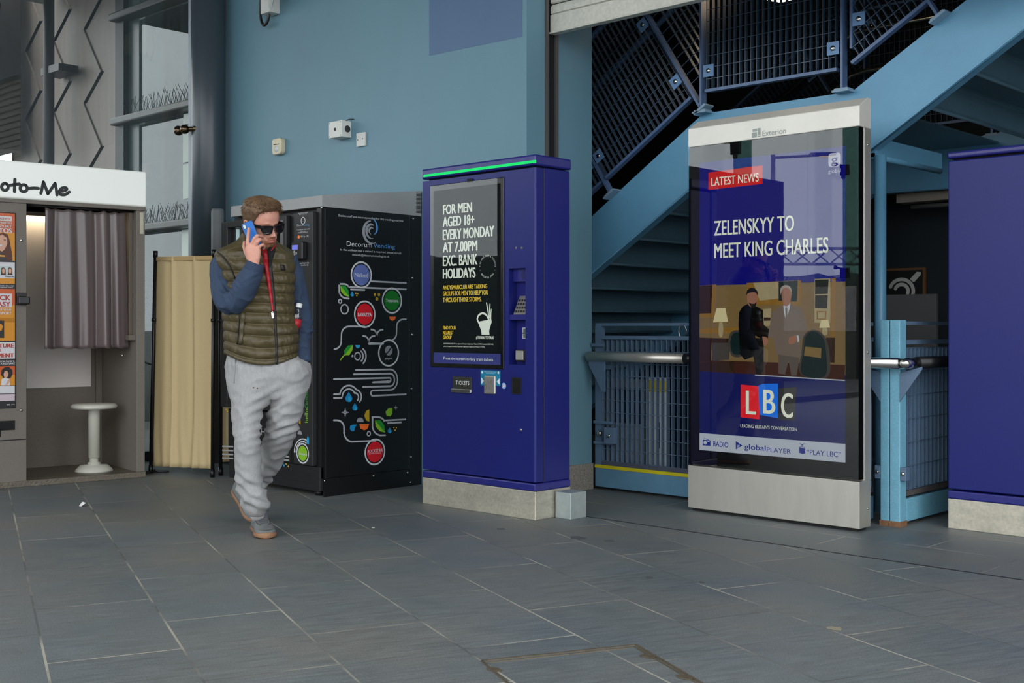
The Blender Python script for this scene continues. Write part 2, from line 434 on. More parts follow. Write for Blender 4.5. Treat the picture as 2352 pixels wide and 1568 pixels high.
# ---- column in the corner
COLM = mat('column_paint', (56, 67, 74), rough=.3, var=.06, vs=3, stretch=(1, 1, .1))
r0 = thing('column', (-8.77, 5.44, 0), 'round steel blue column in the corner between the glass wall and the blue wall', 'column')
mb = MB(); mb.lathe((-8.77, 5.44, 0), [(.144, 0), (.144, CZ)], 40); mb.build('shaft', COLM, r0)
pq = on_y(500, 480, 5.33); mb = MB(); mb.lathe((pq.x, 5.33, 0), [(.052, 0), (.052, pq.z - .02), (.046, pq.z)], 24); mb.build('lower_sleeve', mat('column_grey', (104, 108, 110), rough=.6, var=.15, vs=8), r0)
ma, mz = on_x(437, 300, -8.93).y, on_x(449, 300, -8.93).y
mb = MB(); mb.box(-8.96, -8.91, ma, mz, 0, CZ); struct(mb.build('trim_3', mat('mullion', (120, 134, 144), rough=.35)))

# ---- the glass wall, its pane joints, fins and point fixings
GLASSW = glass('dirty_glass', tint=(.93, .96, .955), dirt=.022, dscale=(1, 1, .12))
ys = [mz, 3.66, 2.13, .6, -.93, -2.46, -3.99, -5.52]
for i in range(len(ys) - 1):
    r0 = MB(); r0.box(GX - .006, GX + .006, ys[i + 1] + .006, ys[i] - .006, .08, CZ)
    r0 = struct(r0.build('window_%d' % (i + 1), GLASSW))
    tag(r0, kind='structure')
mb = MB(); mb.box(GX - .04, GX + .04, -5.6, 5.3, 0, .08); struct(mb.build('trim_4', mat('sill', (60, 66, 70), rough=.4, metal=.6)))
SPID = mat('bronze_steel', (92, 78, 62), rough=.25, metal=1.0)
FIN = glass('fin_glass', tint=(.35, .52, .48), mirror=.12)
def spider(y, z, arm):
    r = thing('glass_fixing', (GX + .1, y, z), None, None)
    mb = MB(); mb.tube([(GX + .01, y, z), (GX + .16, y, z)], .016, 12); mb.ball((GX + .05, y, z), .042, 8); mb.build('bolt', SPID, r)
    mb = MB(); mb.ball((GX + .15, y, z), .04, 8); mb.tube([(GX + .15, y, z), (GX + .30, y + arm, z)], .022, 10); mb.ball((GX + .24, y + arm * .6, z), .036, 8); mb.build('arm', SPID, r)
    return r
p = on_x(410, 300, GX + .05)
tag(spider(p.y, p.z, .10), 'small bronze point fixing on the glass beside the corner column', 'glass fixing', 'glass wall fixings')
tag(spider(p.y, 1.35, .10), 'lower bronze glass fixing behind the beige screen', 'glass fixing', 'glass wall fixings')
for fi, fy in enumerate((-1.84, -4.9)):
    r = thing('glass_fin', (GX + .2, fy, 0), ('glass fin mirrored in the display above the news banner', 'glass fin mirrored in the display beside the network mark')[fi], 'glass fin', 'fins of the glass wall')
    mb = MB(); mb.box(GX + .1, GX + .38, fy - .012, fy + .012, 1.75, CZ); mb.build('pane', FIN, r)
    mb = MB()
    for z in (3.55, 1.95):
        mb.box(GX + .06, GX + .2, fy - .03, fy + .03, z - .08, z + .08)
        for s_ in (-1, 1):
            mb.tube([(GX + .1, fy, z + s_ * .07), (GX + .04, fy + s_ * .12, z + s_ * .09)], .016, 8); mb.ball((GX + .04, fy + s_ * .12, z + s_ * .09), .035, 6)
        mb.build('bracket', BLACK, r); mb = MB()

# ---- outside: clad building seen through the glass
FY = 7.5
ff = Face((0, FY, 0), (1, 0, 0))
CLAD = mat('zinc_cladding', (128, 118, 110), rough=.5, metal=.1, var=.14, vs=2.2, stretch=(3, 1, .35), speck=.05, ss=60)
GAPSHADE = mat('gap_shade', (12, 12, 13), rough=.9)
r0 = thing('clad_building', (-15, FY, 0), 'grey building with zigzag shingle cladding beyond the glass wall', 'building')
uR, _ = ff.inv(274, 100); uL, _ = ff.inv(30, 100)
mb = MB(); mb.box(uL + .02, uR - .02, FY + .03, FY + .2, -.1, 9); mb.build('backing', GAPSHADE, r0)
u0, v0 = ff.inv(196, 69); u1, v1 = ff.inv(236, -8); u2, v2 = ff.inv(158, 240)
lean, hs = u1 - u0, v1 - v0
per = ff.inv(196, 69)[1] - ff.inv(184, 241)[1]
wid = ff.inv(196, 69)[0] - ff.inv(126, 73)[0]
mb = MB()
zig = lambda i, z0: None
levels = []
z = v0 - per * 6
while z < 9:
    levels.append((z, 0.0)); levels.append((z + hs, 1.0)); z += per
for i in range(-9, 4):
    for k in range(len(levels) - 1):
        (za, a), (zb, b_) = levels[k], levels[k + 1]
        g = .055 if a == 0 else .006
        xl0 = u0 + i * wid + a * lean * 1.0; xl1 = u0 + i * wid + b_ * lean
        xs = [xl0 + g, xl0 + wid, xl1 + wid, xl1 + g]
        xs = [min(max(x, uL), uR) for x in xs]
        if max(xs) - min(xs) < .03: continue
        lift = .05 if a == 0 else .05
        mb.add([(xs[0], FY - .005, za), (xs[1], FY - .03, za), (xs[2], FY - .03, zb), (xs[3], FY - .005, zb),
                ], [(0, 1, 2, 3)]); mb.add([(xs[1], FY - .03, za), (xs[1], FY + .03, za), (xs[2], FY + .03, zb), (xs[2], FY - .03, zb)], [(0, 1, 2, 3)], 1 if a == 0 else 0)  # side faces along the open slots coloured black for their shade
mb.build('shingles', [CLAD, GAPSHADE], r0)
r1 = thing('downpipe', (on_y(112, 100, 7.2).x, 7.2, 0), 'dark vertical pipe in front of the zigzag cladding', 'pipe')
x0, x1 = on_y(100, 100, 7.2).x, on_y(124, 100, 7.2).x
mb = MB(); mb.lathe(((x0 + x1) / 2, 7.2, -.1), [((x1 - x0) / 2 * .46, 0), ((x1 - x0) / 2 * .46, 9)], 20); mb.build('pipe', mat('pipe_dark', (38, 36, 36), rough=.5), r1)
z = on_y(112, 163, 7.2).z
mb = MB(); mb.box(x0, x1 + .22, 7.16, 7.44, z - .05, z + .05); mb.build('bracket', BLACK, r1)
# big window of that building
r2 = thing('shop_window', (on_y(350, 300, 7.3).x, 7.35, 0), 'tall dark framed window of the clad building left of the corner column', 'window')
fo = Face((0, 7.35, 0), (1, 0, 0))
FRM = mat('window_frame_grey', (76, 76, 74), rough=.4, metal=.3); FRD = mat('window_frame_dark', (22, 24, 25), rough=.5)
ul, ur = fo.inv(273, 0)[0], fo.inv(470, 0)[0]
mb = MB(); box_uv(mb, fo, ul, fo.inv(292, 0)[0], -.1, 9, -.12, .05); mb.build('jamb', FRD, r2)
mb = MB(); box_uv(mb, fo, fo.inv(292, 0)[0], fo.inv(316, 0)[0], -.1, 9, -.1, -.02); mb.build('inner_frame', mat('frame_green_grey', (62, 76, 76), rough=.3), r2)
PANE = glass('solar_glass', tint=(.42, .50, .50), mirror=.03)
zs = [fo.inv(357, 16)[1], fo.inv(357, 263)[1], fo.inv(388, 515)[1] - .02, fo.inv(388, 800)[1]]
def rail(zc, name, pr):
    mb = MB(); box_uv(mb, fo, ul + .02, ur, zc - .05, zc + .045, -.06, pr); return mb.build(name, FRM, r2, bevel=.02)
rail(zs[0], 'head', .16); rail(zs[1], 'transom', .14); rail(zs[2], 'transom', .14)
tops = [9, zs[0], zs[1], zs[2]]; bots = [zs[0], zs[1], zs[2], -.1]
for a, b_ in zip(tops, bots):
    mb = MB(); box_uv(mb, fo, fo.inv(312, 0)[0], ur, b_ + .07, a - .07, -.05, -.04); mb.build('pane', PANE, r2)
mb = MB(); box_uv(mb, fo, ul - 4.5, ur + .5, -.1, 9, -1.6, -1.5); mb.build('room_wall', mat('inside_dark', (70, 78, 80), rough=.8), r2)
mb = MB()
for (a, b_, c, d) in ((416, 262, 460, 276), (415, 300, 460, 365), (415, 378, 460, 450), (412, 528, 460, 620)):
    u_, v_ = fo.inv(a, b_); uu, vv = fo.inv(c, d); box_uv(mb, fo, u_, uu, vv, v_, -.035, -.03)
mb.build('sky_patch', mat('painted_sky', (214, 222, 214), rough=.6), r2)  # pale colour stands in for bright sky seen through the window
# bird spikes
for zc, tx in ((zs[1], 'upper'), (zs[2], 'lower')):
    mb = MB(); x = ul + .35
    while x < ur:
        for dx in (-.10, .10):
            p0 = fo.pt(x, zc + .045, .06); p1 = fo.pt(x + dx + random.uniform(-.02, .02), zc + .07 + random.uniform(.14, .2), .06 + random.uniform(-.05, .05))
            mb.tube([p0, p1], .0032, 4)
        x += .085
    mb.build('bird_spikes', mat('spike_wire', (40, 42, 42), rough=.4), r2)
# dark canopy at the far left
mb = MB(); mb.box(-30, on_y(31, 100, 7.2).x, 7.0, 7.3, on_y(20, 342, 7.1).z, 9)
k = on_y(20, 342, 7.1).z
for i in range(6): mb.box(-30, on_y(31, 100, 7.2).x, 6.9, 7.02, k + .1 + i * .62, k + .2 + i * .62)
o = mb.build('canopy_fascia', mat('canopy_brown', (46, 42, 42), rough=.7, var=.2, vs=1.2), None)
tag(o, 'dark brown canopy fascia beyond the glass, above the photo booth sign', 'canopy')
# bare trees
def tree(x, y, h, label, seed):
    rnd = random.Random(seed); mb = MB()
    def grow(p, d, L, r, n):
        q = p + d * L; mid = p + d * L * .5 + Vector((rnd.uniform(-1, 1), rnd.uniform(-1, 1), 0)) * L * .06
        mb.tube([p, mid, q], [r, r * .85, r * .7], 5 if r > .03 else 4)
        if n == 0: return
        for k in range(3 if n > 1 else 4):
            dd = (d + Vector((rnd.uniform(-1, 1), rnd.uniform(-1, 1), rnd.uniform(-.3, .7))) * .75).normalized()
            grow(q, dd, L * rnd.uniform(.6, .82), r * .6, n - 1)
    grow(Vector((x, y, -.1)), Vector((0, 0, 1)), h * .3, h * .02, 5)
    return tag(mb.build('bare_tree', mat('bark', (58, 52, 48), rough=.9), None), label, 'tree', 'bare trees outside')
tree(-27.5, 1.5, 9, 'bare tree mirrored in the outside window', 3)
tree(-31, 9.5, 6.5, 'bare tree standing beyond the dark canopy fascia outside', 5)
# things the photo shows mirrored in the display glass
def lamp(x, y, h, ax, ay, label):
    r = thing('street_lamp', (x, y, -.06), label, 'street lamp', 'street lamps outside')
    LP = mat('lamp_grey', (70, 74, 80), rough=.5)
    mb = MB(); mb.tube([(x, y, -.06), (x, y, h)], [.09, .06], 12); mb.build('post', LP, r)
    mb = MB(); mb.tube([(x, y, h - .08), (x + ax * .9, y + ay * .9, h - .02)], .035, 8); mb.build('arm', LP, r)
    mb = MB(); mb.bar((x + ax * .8, y + ay * .8, h), (x + ax * 1.35, y + ay * 1.35, h + .02), .2, .09); mb.build('lamp_head', BLACK, r)
    mb = MB(); mb.bar((x + ax, y + ay, h - .055), (x + ax * 1.3, y + ay * 1.3, h - .05), .16, .02); mb.build('lens', glow('lamp_lens', (255, 226, 150), 3), r)
    return r
lamp(-16.8, -15.9, 5.75, .9, -.86, 'tall grey street lamp mirrored in the middle of the display')
lamp(-24, -21, 5.2, -.9, .86, 'shorter street lamp mirrored behind the headline')
mb = MB(); mb.box(-8.9, -8.0, -1.62, .9, 0, 3.0)
o = mb.build('kiosk', mat('kiosk_dark', (24, 24, 26), rough=.6), None); tag(o, 'dark kiosk mirrored as the black block in the display', 'kiosk')
r = thing('footbridge', (-29, -43, -.06), 'lattice footbridge mirrored low in the display glass', 'footbridge')
mb = MB(); A0 = Vector((-37, -35.5, 4.3)); B0 = Vector((-21, -51, 4.3))
for dz in (0, .8): mb.bar(A0 + Vector((0, 0, dz)), B0 + Vector((0, 0, dz)), .12, .14)
n_ = 24
for i in range(n_):
    a = A0.lerp(B0, i / n_); b_ = A0.lerp(B0, (i + 1) / n_)
    mb.bar(a, b_ + Vector((0, 0, .8)), .08, .08); mb.bar(a + Vector((0, 0, .8)), b_, .06, .06)
mb.build('lattice', mat('bridge_grey', (110, 112, 118), rough=.6), r)
mb = MB(); mb.bar(A0, A0 - Vector((0, 0, 4.36)), .3, .3, (1, 0, 0)); mb.build('pier', mat('bridge_grey', (110, 112, 118)), r); mb = MB(); mb.bar(B0, B0 - Vector((0, 0, 4.36)), .3, .3, (1, 0, 0)); mb.build('pier', mat('bridge_grey', (110, 112, 118)), r)

# added planting beyond the glass wall, darkening the low reflections in the screens
hp = [Vector(p) for p in ((-14, 3.0, 0), (-14.2, -2, 0), (-14.3, -9, 0), (-12.6, -15, 0), (-10.5, -20, 0))]
rings = []; hq = []
for i in range(len(hp) - 1):
    for j in range(14): hq.append(hp[i].lerp(hp[i + 1], j / 14))
hq.append(hp[-1])
for i, p in enumerate(hq):
    t = (hq[min(len(hq) - 1, i + 1)] - hq[max(0, i - 1)]).normalized(); n_ = Vector((-t.y, t.x, 0)); row = []
    for k in range(18):
        a = pi * k / 17; c, s_ = sgp0(cos(a), .5), sgp0(sin(a), .5)
        q = p + n_ * (.55 * c) + Vector((0, 0, -.06 + 2.35 * s_)); q += n_ * .16 * noise.noise(q * 1.7) + Vector((0, 0, .22 * noise.noise(q * 1.1 + Vector((5, 0, 0))))) * s_
        row.append(q)
    rings.append(row)
mb = MB(); mb.loft(rings); tag(mb.build('added_hedge', mat('added_hedge_green', (34, 40, 28), rough=.9, var=.5, vs=18, bump=.6, bs=30), None), 'added dark bank of leaves outside, placed to darken the low screen reflections', 'added_hedge')
# ================================================================== TICKET MACHINES
TVB = mat('ticket_blue', (22, 30, 104), rough=.36, spec=.32, var=.04, vs=3, speck=.06, ss=260, bump=.03, bs=400)
TVB2 = mat('ticket_blue_trim', (32, 35, 112), rough=.3)
PLINTH = mat('worn_steel', (190, 186, 170), rough=.45, metal=.6, var=.16, vs=5, stretch=(1, 1, 3), speck=.08, ss=60)
SCRGLASS = glass('screen_glass', ior=1.5, mirror=.01)
def ticket_machine(x0, x1, y0, y1, zs, label, front):
    """cabinet on a steel plinth; zs = plinth top, band top, body top, cap top"""
    zp, zb, zt, zc = zs
    r = thing('ticket_machine', ((x0 + x1) / 2, (y0 + y1) / 2, 0), label, 'ticket machine')
    mb = MB(); mb.box(x0, x1, y0, y1, 0, zp); mb.build('plinth', PLINTH, r, bevel=.004)
    mb = MB(); mb.box(x0 - .002, x1 + .002, y0 - .004, y1 + .002, zp, zb - .006); mb.build('lower_band', TVB2, r, bevel=.008)
    mb = MB(); mb.box(x0 + .006, x1 - .003, y0 + .075, y1, zb - .006, zt + .006); mb.build('cabinet', TVB, r, bevel=.006)
    mb = MB(); mb.box(x0 - .006, x1 + .006, y0 - .006, y1 + .006, zt + .012, zc); cap = mb.build('top_cap', TVB2, r, bevel=.012, seg=3)
    mb = MB(); mb.box(x0 + .03, x1 - .03, y0 + .03, y1 - .02, zt + .004, zt + .014); mb.build('cap_gap', MATTBLACK, r)
    return r, cap
TX0, TX1, TY0, TY1 = -5.561, -4.592, 5.0, 5.31
ZT = (.166, .218, 2.040, 2.117)
tm, cap = ticket_machine(TX0, TX1, TY0, TY1, ZT, 'dark blue ticket machine with a screen and green light strip', True)
tf = Face((0, TY0, 0), (1, 0, 0))
# green strip in the cap
mb = MB(); u0, _ = tf.inv(975, 403); u1, _ = tf.inv(1231, 367); _, vb = tf.inv(1100, 388)
box_uv(mb, tf, u0, u1, vb - .008, vb + .008, -.01, .0085); 
mb.build('light_strip', screen_ink('strip_green', (40, 235, 120), 1.0), cap)
# front door, with the operating recess cut out
RU0, RV1 = tf.inv(1169, 617); RU1, RV0 = tf.inv(1207, 839)
_, RV1 = tf.inv(1207, 615); _, RV0 = tf.inv(1207, 838)
BU0, _ = tf.inv(989.5, 640); BU1, _ = tf.inv(1158.5, 640)          # screen bezel
_, BVT = tf.inv(1158, 406); _, BVB = tf.inv(1158, 848)
d0, d1 = -.07, 0.0
zb, zt = ZT[1] + .002, ZT[2]
mb = MB()
box_uv(mb, tf, TX0, BU0, zb, zt, d0, d1); box_uv(mb, tf, BU0, BU1, zb, BVB, d0, d1); box_uv(mb, tf, BU0, BU1, BVT, zt, d0, d1)
box_uv(mb, tf, BU1, RU0, zb, zt, d0, d1); box_uv(mb, tf, RU0, RU1, zb, RV0, d0, d1); box_uv(mb, tf, RU0, RU1, RV1, zt, d0, d1)
box_uv(mb, tf, RU1, TX1 - .014, zb, zt, d0, d1)
# rounded vertical edge on the right
arc = [(TX1 - .014 + .014 * sin(pi / 2 * k / 5), TY0 + .014 - .014 * cos(pi / 2 * k / 5)) for k in range(6)] + [(TX1, TY0 + .066), (TX1 - .014, TY0 + .066)]
mb.prism([(x, y, zb) for x, y in arc], (0, 0, zt - zb), 0)
door = mb.build('front_door', TVB, tm)
mb = MB()                                                           # recess lining
box_uv(mb, tf, RU0, RU1, RV0, RV1, -.075, -.0695)
_, rv = tf.inv(1207, 645); box_uv(mb, tf, RU0 + .002, RU1 - .002, rv, RV1, -.0695, -.035)
_, rv2 = tf.inv(1207, 722)
mb.prism([tf.pt(RU0, rv2, -.0695), tf.pt(RU0, rv2 - .03, -.0695), tf.pt(RU0, rv2 - .03, -.004), tf.pt(RU0, rv2, -.004)], tf.U * (RU1 - RU0))
mb.build('recess', TVB2, tm)
mb = MB()                                                           # sloping keypad seen in its corner
ku0, _ = tf.inv(1176, 700); _, kv1 = tf.inv(1207, 684)
q = [tf.pt(ku0, rv2 + .002, -.012), tf.pt(RU1 - .003, rv2 + .002, -.012), tf.pt(RU1 - .003, kv1 + .015, -.067), tf.pt(ku0, kv1 + .015, -.067)]
mb.prism(q, (0, .004, -.006))
kp = mb.build('keypad', mat('keypad_steel', (196, 192, 184), rough=.3, metal=.8), tm)
mb = MB()
for i in range(4):
    for j in range(4):
        a = (i + .7) / 5; b_ = (j + .7) / 5
        c = q[0].lerp(q[1], a).lerp(q[3].lerp(q[2], a), b_); e1 = (q[1] - q[0]) * .05; e2 = (q[3] - q[0]) * .05
        mb.prism([c - e1 - e2, c + e1 - e2, c + e1 + e2, c - e1 + e2], (0, -.004, .003))
mb.build('keys', mat('key_dark', (40, 40, 44)), kp)
# grille high in the recess
mb = MB()
cu, cv = tf.inv(1194.5, 631)
for i in range(-3, 4):
    for j in range(-3, 4):
        if i * i + j * j <= 10: mb_poly(mb, tf, [(cu + i * .0075 + .0026 * cos(k), cv + j * .0075 + .0026 * sin(k)) for k in [2 * pi * q / 6 for q in range(6)]], -.0345)
mb.build('speaker_grille', MATTBLACK, tm)
def part_slab(name, fc, x0, y0, x1, y1, h0, h1, m, parent, bevel=.003):
    mb = MB(); slab(mb, fc, x0, y0, x1, y1, h0, h1); return mb.build(name, m, parent, bevel=bevel)
o = part_slab('card_slot', tf, 1185, 752, 1205, 778, -.069, -.055, mat('slot_white', (206, 208, 200), rough=.4), tm)
mb = MB(); slab(mb, tf, 1186, 764, 1203, 766.5, -.055, -.054); mb.build('slit', MATTBLACK, o)
mb = MB(); slab(mb, tf, 1187, 754, 1193, 764, -.055, -.0545); slab(mb, tf, 1187, 767, 1193, 776, -.055, -.0545); mb.build('green_marks', mat('slot_green', (80, 104, 84)), o)
o = part_slab('card_reader', tf, 1179, 803, 1203, 830, -.069, -.02, BLACK, tm)
part_slab('reader_face', tf, 1180.5, 805, 1198, 827, -.02, -.012, mat('reader_silver', (170, 170, 164), rough=.35, metal=.5), o)
mb = MB()
for yy in (746, 797):
    u, v = tf.inv(1195, yy); mb.add([tf.pt(u + .018 * cos(a), v - .012 * sin(a) + .004, -.0685) for a in [pi * k / 8 for k in range(9)]], [list(range(8, -1, -1))]); mb.build('finger_notch', MATTBLACK, tm); mb = MB()
# the screen
mb = MB(); box_uv(mb, tf, BU0, BU1, BVB, BVT, -.03, .006); bez = mb.build('screen_bezel', mat('bezel_black', (10, 10, 11), rough=.25), tm, bevel=.004)
su0, _ = tf.inv(997.5, 640); su1, _ = tf.inv(1151.5, 640); _, svt = tf.inv(1151, 421); _, svb = tf.inv(1151, 838); _, bar = tf.inv(1151, 812.5)
mb = MB(); mb_poly(mb, tf, [(su0, bar), (su1, bar), (su1, svt), (su0, svt)], .0066, 0); mb_poly(mb, tf, [(su0, svb), (su1, svb), (su1, bar), (su0, bar)], .0066, 1)
disp = mb.build('display', [screen_ink('tvm_dark', (16, 21, 23), 1.0), screen_ink('tvm_bar', (52, 58, 112), 1.0)], bez)
WI = screen_ink('tvm_white', (198, 208, 196), 1.0); YI = screen_ink('tvm_yellow', (206, 178, 62), 1.0)
mb = MB()
for s_, x0, yt, yb, x1 in (('FOR MEN', 1019.9, 469.7, 492.7, 1085.5), ('AGED 18+', 1019.4, 497.5, 521.3, 1091), ('EVERY MONDAY', 1019.4, 526.6, 550.9, 1136.4),
                           ('AT 7.00PM', 1019.4, 555.7, 580, 1097.7), ('EXC. BANK', 1019.6, 586, 611, 1098), ('HOLIDAYS', 1019.6, 616.3, 639.8, 1093.8)):
    text(mb, tf, s_, x0, yb, x1, yt, .0072, 0, .05)
mb.build('main_notice', [WI, YI], disp); mb = MB()
for s_, x0, yt, yb, x1 in (('ANDYSMANCLUB ARE TALKING', 1019.4, 655, 664.8, 1120.7), ('GROUPS FOR MEN TO HELP YOU', 1019.4, 668.4, 679.3, 1122.9), ('THROUGH THOSE STORMS.', 1019.4, 683, 693.9, 1107.8),
                           ('FIND YOUR', 1019.6, 748, 756.5, 1048.9), ('NEAREST', 1019.6, 759.2, 767.8, 1043.7), ('GROUP', 1019.6, 769.8, 778.5, 1039)):
    text(mb, tf, s_, x0, yb, x1, yt, .0072, 1, .04)
mb.build('yellow_notice', [WI, YI], disp); mb = MB()
text(mb, tf, '#ITSOKAYTOTALK', 1095.4, 778.5, 1136.4, 771, .0072, 0, .03)
mb.build('hashtag', [WI, YI], disp); mb = MB()
text(mb, tf, 'ANDYSMANCLUB LTD is a registered Charity in England and Wales (1179647) Scotland (SC051485)', 1020.5, 790.2, 1135, 787, .0072, 0)
text(mb, tf, 'and is a Company Limited by Guarantee registered in England and Wales (11179793)', 1020.5, 796.4, 1115, 793.2, .0072, 0)
mb.build('small_print', [WI, YI], disp); mb = MB()
text(mb, tf, 'Press the screen to buy train tickets', 1020.6, 825.4, 1134.3, 818.5, .0072, 0)
mb.build('screen_prompt', [WI, YI], disp); mb = MB()
cu, cv = tf.inv(1121.7, 612); msg = 'PLUS FREE BREW & BISCUITS  •  FREE TO ATTEND  •  '
for i, ch in enumerate(msg):
    if ch == ' ': continue
    a = pi * .98 - 2 * pi * i / len(msg); rr = .060
    vs, fs = letters(ch, .02, 1); wd = max(p[0] for p in vs) - min(p[0] for p in vs)
    ca = a - pi / 2
    w_ = .0055 * min(1.3, wd / .6)
    text_uv(mb, tf, ch, cu + rr * cos(a) - w_ / 2 * cos(ca), cv + rr * sin(a) - w_ / 2 * sin(ca), cu + rr * cos(a) - w_ / 2 * cos(ca) + w_, .0115, .0072, 0, .05, ca, 1)
mb.build('round_text', [WI, YI], disp)
mb = MB()                                                            # the drawn hand: thumb and finger ring, three raised fingers
Z = lambda x, y: (1040 + x / 6.033, 660 + y / 6.033)
poly(mb, tf, [Z(*p) for p in ((385, 470), (545, 440), (550, 480), (515, 600), (520, 655), (412, 655), (405, 600), (365, 490))], .0072)
stroke(mb, tf, [Z(*p) for p in ((380, 500), (352, 440), (372, 385), (420, 358), (470, 375), (500, 420), (520, 470))], .012, .0073, 0, smooth=True)
stroke(mb, tf, [Z(*p) for p in ((395, 490), (420, 500), (470, 470))], .012, .0073, 0, smooth=True)
stroke(mb, tf, [Z(*p) for p in ((480, 215), (495, 300), (515, 420))], .0092, .0074, 0)
stroke(mb, tf, [Z(*p) for p in ((527, 232), (522, 320), (530, 430))], .0088, .0075, 0)
stroke(mb, tf, [Z(*p) for p in ((545, 305), (540, 360), (538, 440))], .0072, .0076, 0)
mb.build('hand_drawing', WI, disp)
mb = MB(); mb_poly(mb, tf, [(BU0 + .004, BVB + .004), (BU1 - .004, BVB + .004), (BU1 - .004, BVT - .004), (BU0 + .004, BVT - .004)], .009); mb.build('screen_glass', SCRGLASS, bez)
mb = MB(); slab(mb, tf, 1075, 411, 1087, 419, .0062, .0085); mb.build('camera_window', MATTBLACK, bez)
# lower fittings
o = part_slab('ticket_slot', tf, 1040.5, 864, 1084, 903, -.004, .006, mat('slot_glass', (52, 54, 48), rough=.2), tm, .006)
mb = MB(); text(mb, tf, 'TICKETS', 1048.5, 882.5, 1079.5, 873.2, .0066); mb.build('word', WHITE_INK, o)
mb = MB(); slab(mb, tf, 1039, 891, 1085, 903.5, .0, .016); mb.build('lip', CHROME, o, bevel=.006)
o = part_slab('coin_sticker', tf, 1104, 849.5, 1149.5, 886.5, 0, .0012, mat('sticker_teal', (20, 122, 158), rough=.4), tm, 0)
mb = MB(); Zt = Z
poly(mb, tf, [Zt(398, 1245), Zt(435, 1292), Zt(398, 1340)], .0018); poly(mb, tf, [Zt(652, 1255), Zt(612, 1303), Zt(652, 1350)], .0018)
for cx_, cy_ in ((410, 1175), (634, 1180)): disc(mb, tf, *Zt(cx_, cy_), .0075, .0018)
a, b_ = Zt(440, 1170), Zt(603, 1158); text(mb, tf, 'Please put the coins in here', a[0], a[1], b_[0], a[1] - 1.8, .0018)
a, b_ = Zt(465, 1192), Zt(580, 1158); text(mb, tf, 'remove returned coins', a[0], a[1], b_[0], a[1] - 1.6, .0018)
mb.build('symbols', WHITE_INK, o)
o = part_slab('coin_tray', tf, 1114.5, 862, 1140, 905.5, 0, .014, mat('tray_steel', (188, 186, 180), rough=.3, metal=.8), tm, .009)
mb = MB(); stroke(mb, tf, [Z(478, 1342), Z(492, 1378), Z(478, 1412)], .008, .0148, 0, smooth=True); stroke(mb, tf, [Z(510, 1285), Z(522, 1320), Z(545, 1320), Z(556, 1285)], .007, .0148, 0); stroke(mb, tf, [Z(525, 1345), Z(528, 1410), Z(545, 1410)], .006, .0148, 0)
mb.build('coin_mark', mat('tray_dark', (110, 110, 108)), o)
mb = MB(); disc(mb, tf, 1157.7, 885.7, .0185, .0015, 0); disc(mb, tf, 1157.7, 885.7, .0095, .002, 1); disc(mb, tf, 1157.7, 885.2, .0055, .0024, 2); ring(mb, tf, 1157.7, 885.7, .0155, .002, .0019, 1)
mb.build('round_sticker', [mat('sticker_blue', (40, 130, 210)), WHITE_INK, mat('sticker_orange', (210, 120, 90))], tm)
o = part_slab('receipt_window', tf, 1175.5, 866, 1198, 906, 0, .004, MATTBLACK, tm, .002)
mb = MB(); slab(mb, tf, 1179, 869, 1196, 903, .004, .0045); mb.build('pane', mat('pane_dark', (34, 34, 34), rough=.12), o)
mb = MB()
u, v = tf.inv(1196.3, 986.6); mb.lathe(tf.pt(u, v, 0), [(.009, -.002), (.009, .004), (.005, .005)], 14, 0, tf.N); mb.build('lock', CHROME, tm)
for xx in (1186, 1198.7):
    mb = MB(); u, v = tf.inv(xx, 569); box_uv(mb, tf, u - .007, u + .007, v - .006, v + .006, 0, .003); mb.build('sensor', mat('sensor_grey', (110, 108, 96), rough=.3), tm, bevel=.002)
# seam between door and side
mb = MB(); mb.box(TX1 - .004, TX1 - .0015, TY0 + .066, TY0 + .075, zb, zt); mb.build('door_seam', MATTBLACK, tm)

# the second machine at the right edge of the picture: its plain back turned to us
t2, cap2 = ticket_machine(-2.763, -1.79, 6.40, 6.72, (.166, .218, 2.040, 2.09), 'plain blue ticket cabinet without a screen, right of the advertising display', False)
mb = MB(); mb.box(-2.763, -1.793, 6.40, 6.48, .22, 2.04); mb.build('plain_panel', TVB, t2, bevel=.006)
mb = MB(); mb.box(-4.58, -4.46, 5.16, 5.30, 0, .155)
tag(mb.build('duct_box', mat('galvanised', (164, 176, 176), rough=.45, metal=.5, var=.1, vs=20), None, bevel=.004), 'small galvanised box on the floor beside the ticket machine plinth', 'box')

# ================================================================== ADVERTISING DISPLAY
AX0, AX1, AY0, AY1 = -4.18, -3.052, 5.93, 6.065
af = Face((0, AY0, 0), (1, 0, 0))
ad = thing('advertising_display', ((AX0 + AX1) / 2, 6.0, 0), 'tall steel framed advertising display showing a news headline', 'advertising display')
ZB, ZG, ZC = .275, 2.212, 2.325
mb = MB(); mb.box(AX0, AX1, AY0, AY1 - .004, .018, ZB); mb.box(AX0 + .02, AX1 - .02, AY0 + .02, AY1 - .02, 0, .018, 1); mb.build('base', [STEEL, MATTBLACK], ad, bevel=.003)
mb = MB(); mb.box(AX0, AX1, AY0 + .055, AY1, ZB, ZG)
mb.build('rear_frame', STEEL, ad, bevel=.003)
mb = MB(); mb.box(AX0 + .003, AX1 - .003, AY0 + .004, AY0 + .052, ZB + .01, ZG - .004); cas = mb.build('screen_casing', mat('casing_black', (6, 6, 7), rough=.7, spec=.05), ad)
pr = [(AX0, AY0, ZG), (AX0, AY0, ZC), (AX0, AY0 + .095, ZC + .055), (AX0, AY1, ZC + .055), (AX0, AY1, ZG)]
mb = MB(); mb.prism(pr, (AX1 - AX0, 0, 0)); capa = mb.build('top_cap', mat('bright_steel', (222, 220, 210), rough=.5, metal=.35, var=.05, vs=4), ad, bevel=.004)
mb = MB()
